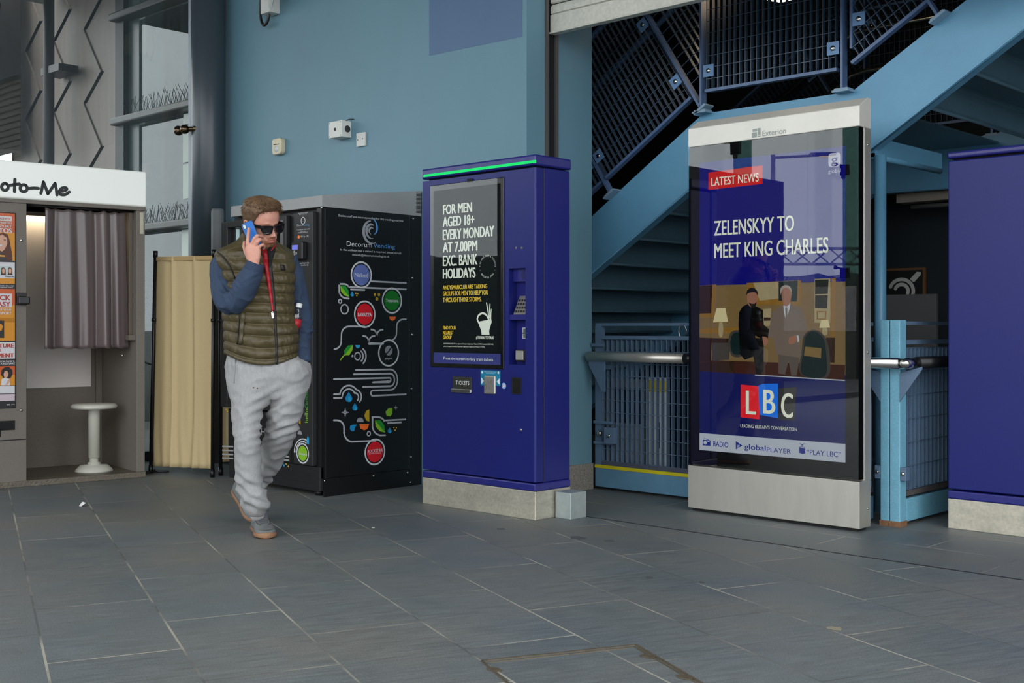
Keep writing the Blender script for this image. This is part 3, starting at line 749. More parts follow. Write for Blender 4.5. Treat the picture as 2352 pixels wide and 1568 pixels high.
text(mb, af, 'Exterion', 1751.5, 313, 1805.5, 299.5, .0012, 0, .01)
Y = lambda x, y: (1560 + x / 3.565, 220 + y / 3.565)
for q in (((602, 275), (640, 268), (640, 290), (602, 297)), ((645, 266), (667, 262), (667, 318), (645, 322)), ((597, 304), (637, 297), (637, 340), (597, 345)), ((642, 328), (667, 324), (667, 333), (642, 337))):
    poly(mb, af, [Y(*p) for p in q], .0012)
mb.build('maker_logo', mat('logo_grey', (150, 158, 154), rough=.5), capa)
# what the screen shows
sx0, _ = af.inv(1606, 700); sx1, _ = af.inv(1941, 700); _, st = af.inv(1943, 335); _, sb = af.inv(1939, 1062)
SD = -.0035
def ink(n, c, k=1.0): return screen_ink('ad_' + n, c, k)
BG = ink('blue', (10, 10, 98)); BGD = ink('navy', (12, 18, 74)); ADW = ink('white', (196, 202, 184)); ADB = ink('bar', (150, 158, 168))
mb = MB(); _, pt_ = af.inv(1606, 656); _, pb_ = af.inv(1606, 851)
mb_poly(mb, af, [(sx0, pt_), (sx1, pt_), (sx1, st), (sx0, st)], SD, 0)
dsp = mb.build('display', [BG, BGD], cas)
mb = MB(); mb_poly(mb, af, [(sx0, sb), (sx1, sb), (sx1, pb_), (sx0, pb_)], SD, 1); mb.build('lower_field', [BG, BGD], dsp)
mb = MB(); poly(mb, af, [Y(237, 628), Y(680, 568), Y(680, 720), Y(237, 770)], SD + .0004, 0)
text(mb, af, 'LATEST NEWS', 1633.5, 427, 1741.8, 407, SD + .0008, 1, .02)
mb.build('news_banner', [ink('red', (176, 22, 22)), ADW], dsp)
mb = MB(); text(mb, af, 'ZELENSKYY TO', 1640, 541, 1823, 505.5, SD + .0006, 0, .022); mb.build('headline', ADW, dsp); mb = MB(); text(mb, af, 'MEET KING CHARLES', 1640.5, 592.5, 1901.7, 557.5, SD + .0006, 0, .022)
mb.build('headline', ADW, dsp)
mb = MB()                                                            # network mark
u0, v1 = af.inv(1902, 352.5); u1, v0 = af.inv(1930.5, 381); rr = .018
pts = []
for cx_, cy_, a0 in ((u1 - rr, v1 - rr, 0), (u0 + rr, v1 - rr, 90), (u0 + rr, v0 + rr, 180), (u1 - rr, v0 + rr, 270)):
    pts += [(cx_ + rr * cos(radians(a0 + 15 * k)), cy_ + rr * sin(radians(a0 + 15 * k))) for k in range(7)]
mb_poly(mb, af, pts, SD + .0005, 0)
text_uv(mb, af, 'g', u0 + .018, v0 + .018, u1 - .018, .052, SD + .0009, 1, .03)
text(mb, af, 'global', 1901.8, 397.5, 1930.5, 388.5, SD + .0006, 0)
mb.build('network_mark', [ink('pale', (150, 154, 172)), BG], dsp)
# the news picture
X = lambda x, y: (1560 + x / 4.127, 620 + y / 4.127)
PC = [('tan', (112, 92, 56)), ('gold', (128, 94, 34)), ('brown', (44, 26, 16)), ('lamp', (196, 186, 140)), ('black', (7, 7, 8)), ('suit', (104, 92, 82)),
      ('skin', (142, 98, 78)), ('hairdark', (24, 20, 20)), ('hairwhite', (150, 140, 132)), ('green', (16, 34, 34)), ('cream', (150, 138, 104)), ('floorred', (58, 28, 18)), ('shirt', (170, 178, 184)), ('grey', (60, 56, 52)), ('trouser', (84, 76, 70)), ('cushion', (118, 98, 58))]
pi_ = {n: i for i, (n, c) in enumerate(PC)}
mb = MB(); lay = [0]
def pp(n, *pts, s=False):
    lay[0] += 1; pts = [X(*p) for p in pts]
    if s: pts = smooth_path(pts + pts[:1], 4)[:-1]
    poly(mb, af, pts, SD + .0002 + lay[0] * .00002, pi_[n])
mb_poly(mb, af, [(sx0, pb_), (sx1, pb_), (sx1, pt_), (sx0, pt_)], SD + .0001, pi_['tan'])
pp('floorred', (190, 850), (1570, 900), (1565, 1040), (190, 958)); pp('brown', (190, 880), (520, 860), (520, 975), (190, 955))
pp('gold', (190, 150), (345, 135), (330, 450), (190, 450)); pp('brown', (190, 152), (312, 140), (300, 410), (190, 412))
pp('gold', (635, 122), (1152, 96), (1150, 330), (650, 330)); pp('cream', (700, 122), (940, 110), (940, 270), (760, 290)); pp('green', (940, 110), (1120, 100), (1115, 300), (940, 290))
pp('gold', (1440, 76), (1480, 74), (1470, 650), (1440, 640)); pp('cream', (1280, 84), (1430, 78), (1430, 500), (1280, 500))
pp('hairdark', (1285, 92), (1415, 88), (1405, 225), (1285, 230)); pp('hairdark', (1285, 240), (1405, 238), (1400, 365), (1285, 362)); pp('gold', (1300, 388), (1395, 388), (1390, 470), (1300, 470)); pp('cream', (1312, 400), (1382, 400), (1380, 458), (1312, 458))
pp('gold', (190, 560), (560, 540), (560, 600), (190, 600)); pp('brown', (190, 640), (500, 650), (500, 690), (300, 690), (300, 860), (190, 870)); pp('grey', (300, 690), (480, 690), (470, 850), (310, 860))
pp('lamp', (350, 362), (435, 360), (460, 490), (318, 495)); pp('cream', (378, 495), (405, 495), (415, 560), (405, 630), (378, 630), (370, 560), s=True)
pp('lamp', (1345, 472), (1410, 472), (1428, 545), (1325, 548)); pp('cream', (1355, 548), (1395, 548), (1400, 610), (1355, 612), s=True); pp('brown', (1390, 640), (1475, 640), (1470, 880), (1395, 870))
pp('grey', (460, 690), (480, 600), (540, 570), (600, 600), (610, 800), (500, 815), s=True); pp('green', (480, 690), (500, 615), (545, 590), (590, 620), (595, 780), (510, 795), s=True)
pp('grey', (1160, 760), (1180, 620), (1270, 565), (1370, 620), (1420, 770), (1405, 1015), (1150, 990), s=True); pp('green', (1180, 760), (1195, 630), (1270, 580), (1360, 640), (1390, 780), (1380, 1005), (1160, 985), s=True)
pp('cushion', (1190, 725), (1345, 740), (1340, 835), (1180, 810))
pp('cream', (790, 370), (870, 365), (860, 530), (800, 530)); pp('brown', (800, 450), (865, 450), (860, 480), (800, 480))
# first man: dark clothes
pp('black', (600, 345), (650, 320), (740, 350), (790, 380), (800, 520), (850, 560), (845, 640), (790, 660), (720, 620), (700, 820), (620, 850), (575, 800), (560, 520), (565, 400))
pp('black', (690, 640), (800, 650), (795, 940), (775, 990), (730, 985), (700, 820)); pp('skin', (640, 250), (650, 205), (700, 195), (738, 225), (738, 300), (715, 350), (680, 352), (650, 320), s=True)
pp('hairdark', (632, 240), (645, 190), (690, 165), (735, 195), (742, 240), (720, 212), (660, 215), s=True); pp('hairdark', (655, 305), (680, 318), (715, 318), (732, 300), (718, 348), (685, 355), s=True)
# second man: light suit
pp('suit', (880, 400), (960, 345), (1060, 320), (1160, 365), (1205, 520), (1210, 580), (1140, 680), (1160, 800), (1140, 840), (920, 800), (890, 640), (840, 640), (850, 560))
pp('trouser', (940, 800), (1140, 830), (1110, 1000), (1060, 1000), (1035, 860), (1000, 990), (940, 980)); pp('shirt', (985, 335), (1050, 310), (1050, 350), (1010, 470), (990, 400))
pp('suit', (1003, 355), (1022, 352), (1025, 450), (1008, 470)); pp('skin', (965, 200), (990, 160), (1040, 160), (1062, 210), (1052, 300), (1015, 345), (980, 310), s=True)
pp('hairwhite', (955, 240), (960, 170), (1005, 142), (1055, 165), (1066, 240), (1050, 190), (1000, 165), (972, 195), s=True)
pp('skin', (785, 630), (830, 640), (835, 700), (800, 715), s=True); pp('skin', (1040, 640), (1100, 620), (1120, 660), (1080, 700), (1035, 695), s=True); pp('shirt', (1110, 615), (1130, 620), (1138, 665), (1122, 690))
stroke(mb, af, [X(720, 995), X(1140, 1020), X(1565, 1046)], .006, SD + .002, pi_['shirt'])
mb.build('news_picture', [ink('p_' + n, c, .75) for n, c in PC], dsp)
mb = MB()                                                            # station blocks
Q = X
for mi, q in ((0, ((582, 1085), (760, 1103), (757, 1415), (580, 1395))), (1, ((745, 1096), (790, 1078), (935, 1076), (935, 1405), (762, 1372))), (2, ((940, 1122), (1108, 1107), (1092, 1427), (936, 1420)))):
    poly(mb, af, [Q(*p) for p in q], SD + .0004 + mi * .0001, mi)
for ch, x0, yt, yb, x1 in (('L', 633, 1128, 1364, 722), ('B', 798, 1118, 1358, 905), ('C', 967, 1150, 1396, 1073)):
    a = Q(x0, yb); b_ = Q(x1, yt); text(mb, af, ch, a[0], a[1], b_[0], b_[1], SD + .0009, 3, .05)
mb.build('station_blocks', [ink('lred', (196, 26, 34)), ink('lblue', (14, 96, 200)), ink('ldark', (40, 40, 38)), ADW], dsp)
mb = MB(); text(mb, af, "LEADING BRITAIN'S CONVERSATION", 1700, 981, 1829.7, 973, SD + .0006); mb.build('slogan', ADW, dsp)
mb = MB(); _, bt = af.inv(1605, 994); mb_poly(mb, af, [(sx0, sb), (sx1, sb), (sx1, bt), (sx0, bt)], SD + .0003, 0)
B_ = lambda x, y: (1560 + x / 4.6125, 900 + y / 4.6125)
text(mb, af, 'RADIO', 1638, 1024.7, 1672, 1012, SD + .0008, 1, .02)
poly(mb, af, [B_(248, 505), B_(328, 512), B_(328, 570), B_(248, 565)], SD + .0007, 1); disc(mb, af, *B_(272, 537), .012, SD + .0009, 0); poly(mb, af, [B_(296, 520), B_(320, 522), B_(320, 532), B_(296, 530)], SD + .0009, 0); stroke(mb, af, [B_(262, 490), B_(315, 508)], .003, SD + .0008, 1)
poly(mb, af, [B_(597, 520), B_(667, 568), B_(597, 608)], SD + .0007, 1); a = B_(612, 580); b_ = B_(640, 545); text(mb, af, 'g', a[0], a[1], b_[0], b_[1], SD + .0009, 0, .02)
text(mb, af, 'global', 1709.6, 1031, 1758, 1018.2, SD + .0008, 1, .025); text(mb, af, 'PLAYER', 1760.5, 1037.5, 1816, 1026, SD + .0008, 1, -.012)
poly(mb, af, [B_(1270, 592), B_(1332, 598), B_(1332, 650), B_(1300, 656), B_(1270, 644)], SD + .0007, 1); stroke(mb, af, [B_(1270, 586), B_(1300, 592), B_(1332, 588), B_(1300, 578), B_(1270, 584)], .0025, SD + .0008, 1)
for k, ww in ((0, 8), (1, 16), (2, 24)): stroke(mb, af, [B_(1300 - ww, 560 - k * 9), B_(1300, 569 - k * 4), B_(1300 + ww, 562 - k * 9)], .0022, SD + .0008, 1)
text(mb, af, '“PLAY LBC”', 1852.7, 1043.5, 1930.7, 1031, SD + .0008, 1, .01)
mb.build('bottom_bar', [ADB, ink('barblue', (22, 36, 112))], dsp)
mb = MB(); mb_poly(mb, af, [(AX0 + .004, ZB + .008), (AX1 - .004, ZB + .008), (AX1 - .004, ZG - .002), (AX0 + .004, ZG - .002)], .0008); mb.build('cover_glass', glass('ad_glass', ior=1.56, mirror=.05), cas)
for z in (2.12, .98, .12):
    mb = MB(); mb.lathe((AX1, AY1 - .035, z), [(.007, -.002), (.007, .002), (.003, .003)], 12, 0, (1, 0, 0)); mb.build('side_screw', CHROME, ad)
# ================================================================== VENDING MACHINE
VX0, VX1, VY0, VY1 = -7.352, -6.235, 4.725, 5.592
vs_ = Face((VX1, 0, 0), (0, 1, 0)); vf = Face((0, VY0, 0), (1, 0, 0))
vm = thing('vending_machine', ((VX0 + VX1) / 2, (VY0 + VY1) / 2, 0), 'black vending machine with drink logos on its side and a sloping grey lid', 'vending machine')
VBLK = mat('vending_black', (13, 14, 15), rough=.38, speck=.15, ss=220, bump=.02, bs=300)
VDRK = mat('vending_dark', (26, 27, 28), rough=.45)
VGRY = mat('vending_grey', (150, 152, 152), rough=.5, var=.04, vs=3, speck=.04, ss=150)
mb = MB(); mb.box(VX0 + .02, VX1 - .012, VY0 + .04, VY1, .12, 1.905); mb.build('cabinet', VBLK, vm)
mb = MB(); mb.prism([(VX1, VY0 - .01, 1.908), (VX1, VY1, 1.903), (VX1, VY1, 2.085), (VX1, VY0 - .01, 1.984)], (VX0 + .05 - VX1, 0, 0))
lid = mb.build('sloping_lid', VGRY, vm, bevel=.004)
mb = MB()
for k in range(16):
    z = 1.925 + k * .0092; u0, _ = vs_.inv(956, 460); u1, _ = vs_.inv(968, 460); box_uv(mb, vs_, u0, u1, z, z + .0048, -.002, .0012)
    if k % 1 == 0: u2, _ = vs_.inv(971, 460); box_uv(mb, vs_, u2, u2 + .005, z, z + .0048, -.002, .0012)
mb.build('vent_slots', MATTBLACK, lid)
# side panel with its prints
mb = MB(); ue, _ = vs_.inv(940, 800); u0, _ = vs_.inv(741, 800)

mb = MB(); box_uv(mb, vs_, ue + .001, VY1, .0, 1.9, -.012, -.001); mb.build('rear_side_panel', VBLK, vm)
mb = MB(); box_uv(mb, vs_, VY0 + .02, ue - .002, .0, .119, -.012, .004); box_uv(mb, vs_, VY0 + .012, VY0 + .03, 0, .119, -.012, .006); mb.build('side_skirt', VBLK, vm)
mb = MB(); box_uv(mb, vs_, ue - .003, ue + .0005, .0, 1.9, -.001, .0004); mb.build('panel_edge', mat('edge_grey', (96, 98, 98), rough=.5), vm)
mb = MB(); box_uv(mb, vs_, VY0 + .02, VY0 + .0215, .12, 1.9, -.001, .0004); mb.build('front_seam', mat('edge_dark', (70, 76, 76), rough=.5), vm)
for px, py in ((949, 502), (947, 638), (946.5, 768), (945, 892), (944, 1049), (746, 1104), (858, 1092.5), (936, 1085), (943, 1107), (739, 477)):
    mb = MB(); u, v = vs_.inv(px, py); mb.lathe(vs_.pt(u, v, 0), [(.008, -.002), (.008, .004), (.004, .006)], 12, 0, vs_.N); mb.build('screw', CHROME, vm)
V1 = lambda x, y: (660 + x / 4.2375, 430 + y / 4.2375); V2 = lambda x, y: (660 + x / 4.2375, 780 + y / 4.2375)
INKS = [('white', (200, 204, 206)), ('grey', (150, 154, 158)), ('dblue', (92, 156, 218)), ('naked', (92, 110, 170)), ('tgreen', (10, 116, 26)), ('red', (206, 20, 34)),
        ('green', (30, 140, 44)), ('lime', (128, 182, 36)), ('drop', (18, 130, 182)), ('drop2', (40, 158, 206)), ('yellow', (214, 172, 14)), ('orange', (232, 104, 34)), ('gold', (180, 148, 20)), ('silver', (140, 142, 148)), ('line', (172, 176, 180))]
im = {n: i for i, (n, c) in enumerate(INKS)}; IM = [mat('ink_' + n, c, rough=.45) for n, c in INKS]
LW = .0115
mb = MB(); box_uv(mb, vs_, VY0 + .012, ue - .002, .122, 1.9, -.012, 0, len(INKS)); IM.append(VBLK)
def T1(s, x0, y0, x1, yt, c='white', b=0.0, f=V1):
    a = f(x0, y0); b_ = f(x1, yt); t_ = f(x0, yt); text(mb, vs_, s, a[0], a[1], b_[0], t_[1], .001, im[c], b)
T1('Station staff are not responsible for this vending machine', 496, 283, 1127, 261)
T1('Decorum', 577, 570, 823, 520, 'white', -.01); T1('Vending', 836, 585, 1046, 540, 'dblue', -.01)
T1('In the unlikely case a refund is required, please e-mail:', 515, 615, 1110, 594)
T1('refunds@decorumvending.co.uk', 632, 664, 992, 643)
# swirl mark
cu, cv = vs_.inv(*V1(818, 428))
def swirl(a0, a1, r0, r1, w, c):
    q = []; ws = []
    for k in range(25):
        t = k / 24; a = radians(a0 + (a1 - a0) * t); r_ = r0 + (r1 - r0) * t
        q.append((cu + r_ * cos(a) * .9, cv + r_ * sin(a))); ws.append(w * (.25 + sin(pi * min(1, t * 1.1)) * .9) + .001)
    ribbon_uv(mb, vs_, q, ws, .001, im[c], False, False)
swirl(80, -40, .088, .030, .012, 'dblue'); swirl(95, 300, .070, .085, .019, 'grey'); swirl(60, 290, .046, .050, .018, 'grey'); swirl(40, 260, .026, .020, .012, 'grey')
# line drawing
def L1(*p, s=False, f=V1, w=LW, c='line'): stroke(mb, vs_, [f(*q) for q in p], w, .0008, im[c], False, s)
def arc_px(f, cx, cy, rx, ry, a0, a1, n=14): return [f(cx + rx * cos(radians(a0 + (a1 - a0) * k / n)), cy - ry * sin(radians(a0 + (a1 - a0) * k / n))) for k in range(n + 1)]
def Lp(pts, w=LW): stroke(mb, vs_, pts, w, .0008, im['line'])
L1((812, 914), (1155, 931)); L1((600, 970), (1155, 993)); L1((618, 994), (750, 999))
Lp([V1(504, 940), V1(540, 940)] + arc_px(V1, 545, 985, 55, 45, 80, 20, 6)); Lp([V1(504, 940), V1(504, 1000)] + arc_px(V1, 580, 1005, 76, 76, 180, 265, 8) + [V1(598, 1083)])
ring(mb, vs_, *V1(513, 1109), .0125, .0085, .0008, im['line']); ring(mb, vs_, *V1(556, 1186), .031, .009, .0008, im['line'])
Lp([V1(750, 1354), V1(600, 1354)] + arc_px(V1, 600, 1430, 74, 76, 90, 180, 8) + [V1(524, 1500)] + arc_px(V1, 450, 1500, 74, 76, 0, -85, 8)[1:])
Lp([V1(1155, 1284), V1(1130, 1284)] + arc_px(V1, 1130, 1350, 66, 66, 90, 180, 8) + [V1(1062, 1420)] + arc_px(V1, 1000, 1420, 62, 70, 0, -70, 8))
Lp([V1(815, 1384)] + arc_px(V1, 820, 1440, 50, 56, 85, 5, 7) + [V1(871, 1458)]); Lp([V1(928, 1386)] + arc_px(V1, 924, 1440, 52, 54, 90, 178, 7) + [V1(871, 1458)])
Lp([V1(735, 1446)] + arc_px(V1, 740, 1500, 50, 54, 85, 5, 7) + [V1(793, 1520), V1(935, 1522)]); Lp([V1(850, 1446)] + arc_px(V1, 846, 1500, 52, 54, 90, 178, 7) + [V1(793, 1520)])
ring(mb, vs_, *V2(683, 160), .0245, .009, .0008, im['line']); disc(mb, vs_, *V2(633, 158), .008, .0008, im['line'])
Lp(arc_px(V2, 683, 160, 54, 62, 50, -48, 10)); Lp(arc_px(V2, 683, 160, 82, 92, 50, -48, 10))
Lp([V2(667, 294), V2(1000, 288)] + arc_px(V2, 1000, 388, 72, 100, 88, -88, 14) + [V2(1000, 488), V2(830, 494)] + arc_px(V2, 830, 520, 18, 26, 90, 270, 8) + [V2(830, 546), V2(1153, 531)])
Lp([V2(645, 336), V2(1000, 329)] + arc_px(V2, 1000, 390, 42, 61, 88, -88, 12) + [V2(1000, 452), V2(735, 459)])
Lp([V2(452, 383), V2(995, 371)] + arc_px(V2, 995, 390, 12, 19, 88, -88, 8) + [V2(995, 408), V2(832, 414)])
Lp([V2(452, 531), V2(510, 531)] + arc_px(V2, 598, 540, 88, 95, 175, 35, 14) + [V2(672, 487)] + arc_px(V2, 660, 555, 60, 70, 75, -42, 10))
Lp([V2(452, 567), V2(530, 566)] + arc_px(V2, 598, 555, 64, 75, 175, 35, 12) + [V2(655, 520)] + arc_px(V2, 652, 560, 40, 44, 75, -40, 9))
Lp([V2(452, 783), V2(480, 783)] + arc_px(V2, 480, 850, 70, 67, 90, 0, 8) + [V2(551, 900)] + arc_px(V2, 630, 900, 78, 92, 180, 265, 8) + [V2(860, 982)])
Lp([V2(945, 785)] + arc_px(V2, 880, 820, 70, 68, 25, 95, 7) + [V2(828, 752), V2(828, 830)] + arc_px(V2, 920, 840, 92, 92, 185, 260, 8) + [V2(953, 929)])
Lp([V2(955, 785), V2(1150, 774)]); Lp([V2(975, 812), V2(1107, 803)]); ring(mb, vs_, *V2(792, 914), .0145, .0085, .0008, im['line'])
# leaves, drops and dots
def P_(f, c, *pts, s=False, h=.0009):
    pts = [f(*p) for p in pts]
    if s: pts = smooth_path(pts + pts[:1], 5)[:-1]
    poly(mb, vs_, pts, h, im[c])
def leaf(f, x0, y0, x1, y1, flip=False):
    if not flip:
        P_(f, 'green', (x0, y0), (x0 + (x1 - x0) * .55, y0), (x0 + (x1 - x0) * .9, y0 + (y1 - y0) * .4), (x1, y1)); P_(f, 'lime', (x0, y0), (x1, y1), (x0 + (x1 - x0) * .45, y1 - (y1 - y0) * .12), (x0 + (x1 - x0) * .06, y0 + (y1 - y0) * .5), h=.001)
    else:
        P_(f, 'green', (x1, y0), (x0 + (x1 - x0) * .45, y0 + (y1 - y0) * .06), (x0, y0 + (y1 - y0) * .55), (x0 + (x1 - x0) * .05, y1)); P_(f, 'lime', (x1, y0), (x0 + (x1 - x0) * .05, y1), (x0 + (x1 - x0) * .6, y1), (x0 + (x1 - x0) * .97, y0 + (y1 - y0) * .5), h=.001)
leaf(V1, 515, 955, 602, 1066); leaf(V2, 552, 50, 635, 150, True); L1((515, 196), (556, 145), f=V2, w=.009, c='lime'); leaf(V2, 852, 782, 953, 904)
P_(V2, 'lime', (1022, 662), (985, 665), (955, 700), (965, 742), (1005, 745), (1022, 710)); L1((968, 735), (990, 705), f=V2, w=.007, c='green')
def drop(f, cx, cy, r, c='drop', c2='drop2'):
    P_(f, c, (cx, cy - r * 1.55), (cx + r * .75, cy - r * .3), (cx + r, cy + r * .35), (cx + r * .6, cy + r * 1.05), (cx, cy + r * 1.25), (cx - r * .6, cy + r * 1.05), (cx - r, cy + r * .35), (cx - r * .75, cy - r * .3))
    P_(f, c2, (cx, cy - r * .4), (cx + r * .9, cy + r * .5), (cx + r * .55, cy + r * 1.02), (cx, cy + r * 1.2), (cx - r * .2, cy + r * .3), h=.001)
drop(V1, 630, 1040, 18); drop(V2, 597, 562, 36); drop(V2, 657, 656, 27); drop(V2, 995, 884, 21)
P_(V2, 'drop', (678, 826), (640, 826), (612, 836), (606, 868), (625, 890), (650, 888), (662, 845)); P_(V2, 'drop2', (662, 52), (708, 52), (704, 72), (684, 84), (666, 72))
for f, pts in ((V1, ((666, 1032, 7), (685, 1034, 7), (675, 1054, 7))), (V1, ((851, 1042, 15), (891, 1044, 15), (871, 1086, 16))), (V2, ((1037, 855, 7), (1061, 856, 7), (1048, 880, 8)))):
    for x, y, r_ in pts: disc(mb, vs_, *f(x, y), r_ * .00075, .0009, im['gold' if r_ > 9 else 'yellow'], 14)
P_(V1, 'orange', (990, 1258), (1055, 1258), (1048, 1285), (1022, 1299), (998, 1285)); P_(V2, 'orange', (700, 820), (795, 818), (783, 862), (748, 881), (712, 864)); P_(V2, 'silver', (672, 802), (680, 770), (708, 755), (736, 770), (744, 800)); P_(V2, 'gold', (797, 678), (797, 796), (765, 785), (749, 738), (765, 692))
for cx_, cy_, r_ in ((562, 707, 40), (1055, 661, 21)): P_(V2, 'silver', (cx_, cy_ - r_ * 1.25), (cx_ + r_ * .25, cy_ - r_ * .3), (cx_ + r_, cy_), (cx_ + r_ * .25, cy_ + r_ * .3), (cx_, cy_ + r_ * 1.25), (cx_ - r_ * .25, cy_ + r_ * .3), (cx_ - r_, cy_), (cx_ - r_ * .25, cy_ - r_ * .3))
side = mb.build('side_panel', IM, vm)
def badge(f, cx, cy, rx, c, lines, rim='white'):
    global mb
    mb = MB(); x0, y0 = f(cx, cy); u, v = vs_.inv(x0, y0); u2, _ = vs_.inv(*f(cx + rx, cy)); R_ = u2 - u
    ring(mb, vs_, x0, y0, R_ * 1.20, .0115, .0011, im[rim])
    if c: disc(mb, vs_, x0, y0, R_, .0011, im[c], 40)
    for s, xa, yb, xb, yt, b_ in lines: T1(s, xa, yb, xb, yt, 'white', b_, f)
    return mb
b = badge(V1, 720, 852, 80, 'naked', []); 
for s, a in (('Naked', (655, 872, 783, 828, .0)),): 
    a0 = V1(a[0], a[1]); a1 = V1(a[2], a[3]); text(b, vs_, s, a0[0], a0[1], a1[0], a1[1], .0016, im['white'])
b.build('drink_badge', IM, side)
def badge2(f, cx, cy, rx, c, words, extra=None):
    mbb = MB(); x0, y0 = f(cx, cy); u, v = vs_.inv(x0, y0); u2, _ = vs_.inv(*f(cx + rx, cy)); R_ = u2 - u
    ring(mbb, vs_, x0, y0, R_ * 1.22, .0115, .0011, im['white'])
    if c: disc(mbb, vs_, x0, y0, R_, .0011, im[c], 40)
    for s, xa, yb, xb, yt, b_ in words:
        a0 = f(xa, yb); a1 = f(xb, yt); text(mbb, vs_, s, a0[0], a0[1], a1[0], f(xa, yt)[1], .0016, im['white'], b_)
    if extra: extra(mbb)
    mbb.build('drink_badge', IM, side)
badge2(V1, 1018, 1102, 75, 'tgreen', [('Tropicana', 957, 1116, 1078, 1082, .02)])
badge2(V1, 753, 1235, 80, 'red', [('LAVAZZA', 686, 1255, 818, 1219, .05)])
def pepsi(m):
    x0, y0 = V2(985, 105); u, v = vs_.inv(x0, y0); R_ = .034
    up = [(u + R_ * cos(radians(a)), v + R_ * 1.0 * sin(radians(a))) for a in range(50, 216, 8)]
    mb_poly(m, vs_, up + [(u - R_ * .35, v - R_ * .35), (u + R_ * .15, v + R_ * .2)], .0016, im['silver'])
    dn = [(u + R_ * cos(radians(a)), v + R_ * sin(radians(a))) for a in range(232, 396, 8)]
    mb_poly(m, vs_, dn + [(u + R_ * .55, v + R_ * .25), (u + R_ * .1, v - R_ * .3)], .0016, im['silver'])
badge2(V2, 985, 128, 78, None, [('pepsi', 949, 192, 1018, 168, .01)], pepsi)
badge2(V2, 852, 1091, 77, 'red', [('ROCKST★R', 783, 1100, 926, 1070, .02), ('ENERGY DRINK', 793, 1116, 914, 1105, -.01)])

# front: glazed door, control column, lower flap
def vslab(name, x0, y0, x1, y1, h0, h1, m, parent, bevel=.003): return part_slab(name, vf, x0, y0, x1, y1, h0, h1, m, parent, bevel)
XL, _ = vf.inv(513, 800); uM, _ = vf.inv(672, 800); uC0, _ = vf.inv(683, 800); uC1, _ = vf.inv(727, 800)
zD0 = vf.inv(508, 932)[1]; zD1 = 1.87
mb = MB()
for (a, b_, c, d) in ((VX0 - .01, VX0 + .07, zD0, zD1), (uM - .06, uM, zD0, zD1), (VX0 + .07, uM - .06, zD0, zD0 + .07), (VX0 + .07, uM - .06, zD1 - .045, zD1)): box_uv(mb, vf, a, b_, c, d, -.03, .055)
dr = mb.build('glazed_door', VDRK, vm, bevel=.005)
mb = MB(); box_uv(mb, vf, uM - .062, uM - .03, zD0 + .05, zD1 - .03, .05, .058); mb.build('grey_pillar', mat('pillar_grey', (98, 98, 98), rough=.4), dr)
mb = MB(); box_uv(mb, vf, VX0 + .068, uM - .058, zD0 + .068, zD1 - .043, .02, .026); mb.build('glass_pane', glass('vend_glass', tint=(.7, .75, .75), mirror=.03), dr)
mb = MB(); box_uv(mb, vf, VX0 + .07, uM - .06, zD0 + .07, zD1 - .04, -.34, -.33); mb.build('back_board', mat('vend_back', (40, 42, 44)), vm)
for k in range(5):
    z = zD0 + .12 + k * .21
    mb = MB(); box_uv(mb, vf, VX0 + .08, uM - .07, z, z + .02, -.32, -.05); mb.build('shelf', mat('shelf_grey', (110, 112, 112), rough=.4, metal=.5), vm)
mb = MB(); u_, _ = vf.inv(537, 500); box_uv(mb, vf, u_ - .012, u_ + .012, zD0 + .3, zD1 - .05, -.04, -.02); mb.build('light_tube', glow('vend_led', (214, 236, 240), .9), vm)
mb = MB()
for k in range(26): z = zD0 + .32 + k * .024; box_uv(mb, vf, u_ + .05, u_ + .085, z, z + .012, -.05, -.04)
mb.build('price_rail', mat('rail_teal', (96, 120, 122), rough=.4), vm)
mb = MB(); box_uv(mb, vf, uM + .008, uC0 - .004, .2, zD1, -.02, .02); box_uv(mb, vf, uC1 + .004, VX1 - .014, .12, 1.9, -.02, .0); mb.build('corner_post', VBLK, vm)
mb = MB(); box_uv(mb, vf, uC0, uC1, .2, zD1 + .01, -.02, .03); colm = mb.build('control_column', mat('column_charcoal', (34, 35, 36), rough=.45), vm, bevel=.004)
C = lambda x, y: (660 + x / 4.2375, 430 + y / 4.2375)
mb = MB()
def TC(s, x0, y0, x1, yt, m=0, b=0.0):
    a = C(x0, y0); b_ = C(x1, y0); text(mb, vf, s, a[0], a[1], b_[0], a[1] - (y0 - yt) / 4.2375, .031, m, b)
TC('Station staff are not responsible', 140, 262, 240, 248); TC('for this vending machine', 152, 272, 230, 262)
TC('Decorum', 130, 382, 190, 364); TC('Vending', 193, 380, 250, 362, 1)
TC('In the unlikely case a refund is required', 130, 424, 254, 410); TC('please e-mail:', 168, 437, 212, 426); TC('refunds@decorumvending.co.uk', 138, 450, 240, 438)
disc(mb, vf, *C(144, 487), .011, .031, 2); disc(mb, vf, *C(151, 486), .010, .0312, 3)
TC('VISA  Pay  G Pay', 165, 490, 244, 474, 0, .02); TC('Contactless Payments Only', 136, 748, 248, 734, 0, .02); TC('Card reader in Phone App', 140, 768, 242, 754, 0, .02)
ring(mb, vf, *C(190, 328), .022, .006, .031, 0); 
mb.build('printed_text', [mat('ink_white', (200, 204, 206)), mat('ink_dblue', (92, 156, 218)), mat('card_red', (220, 60, 30)), mat('card_orange', (236, 140, 30))], colm)
p0, p1 = C(128, 540), C(232, 705); rd = vslab('card_reader', p0[0], p0[1], p1[0], p1[1], .03, .075, BLACK, colm, .008)
p0, p1 = C(138, 570), C(190, 610); mb = MB(); slab(mb, vf, p0[0], p0[1], p1[0], p1[1], .075, .078); mb.build('reader_screen', screen_ink('reader_blue', (120, 128, 230), 1.0), rd)
mb = MB()
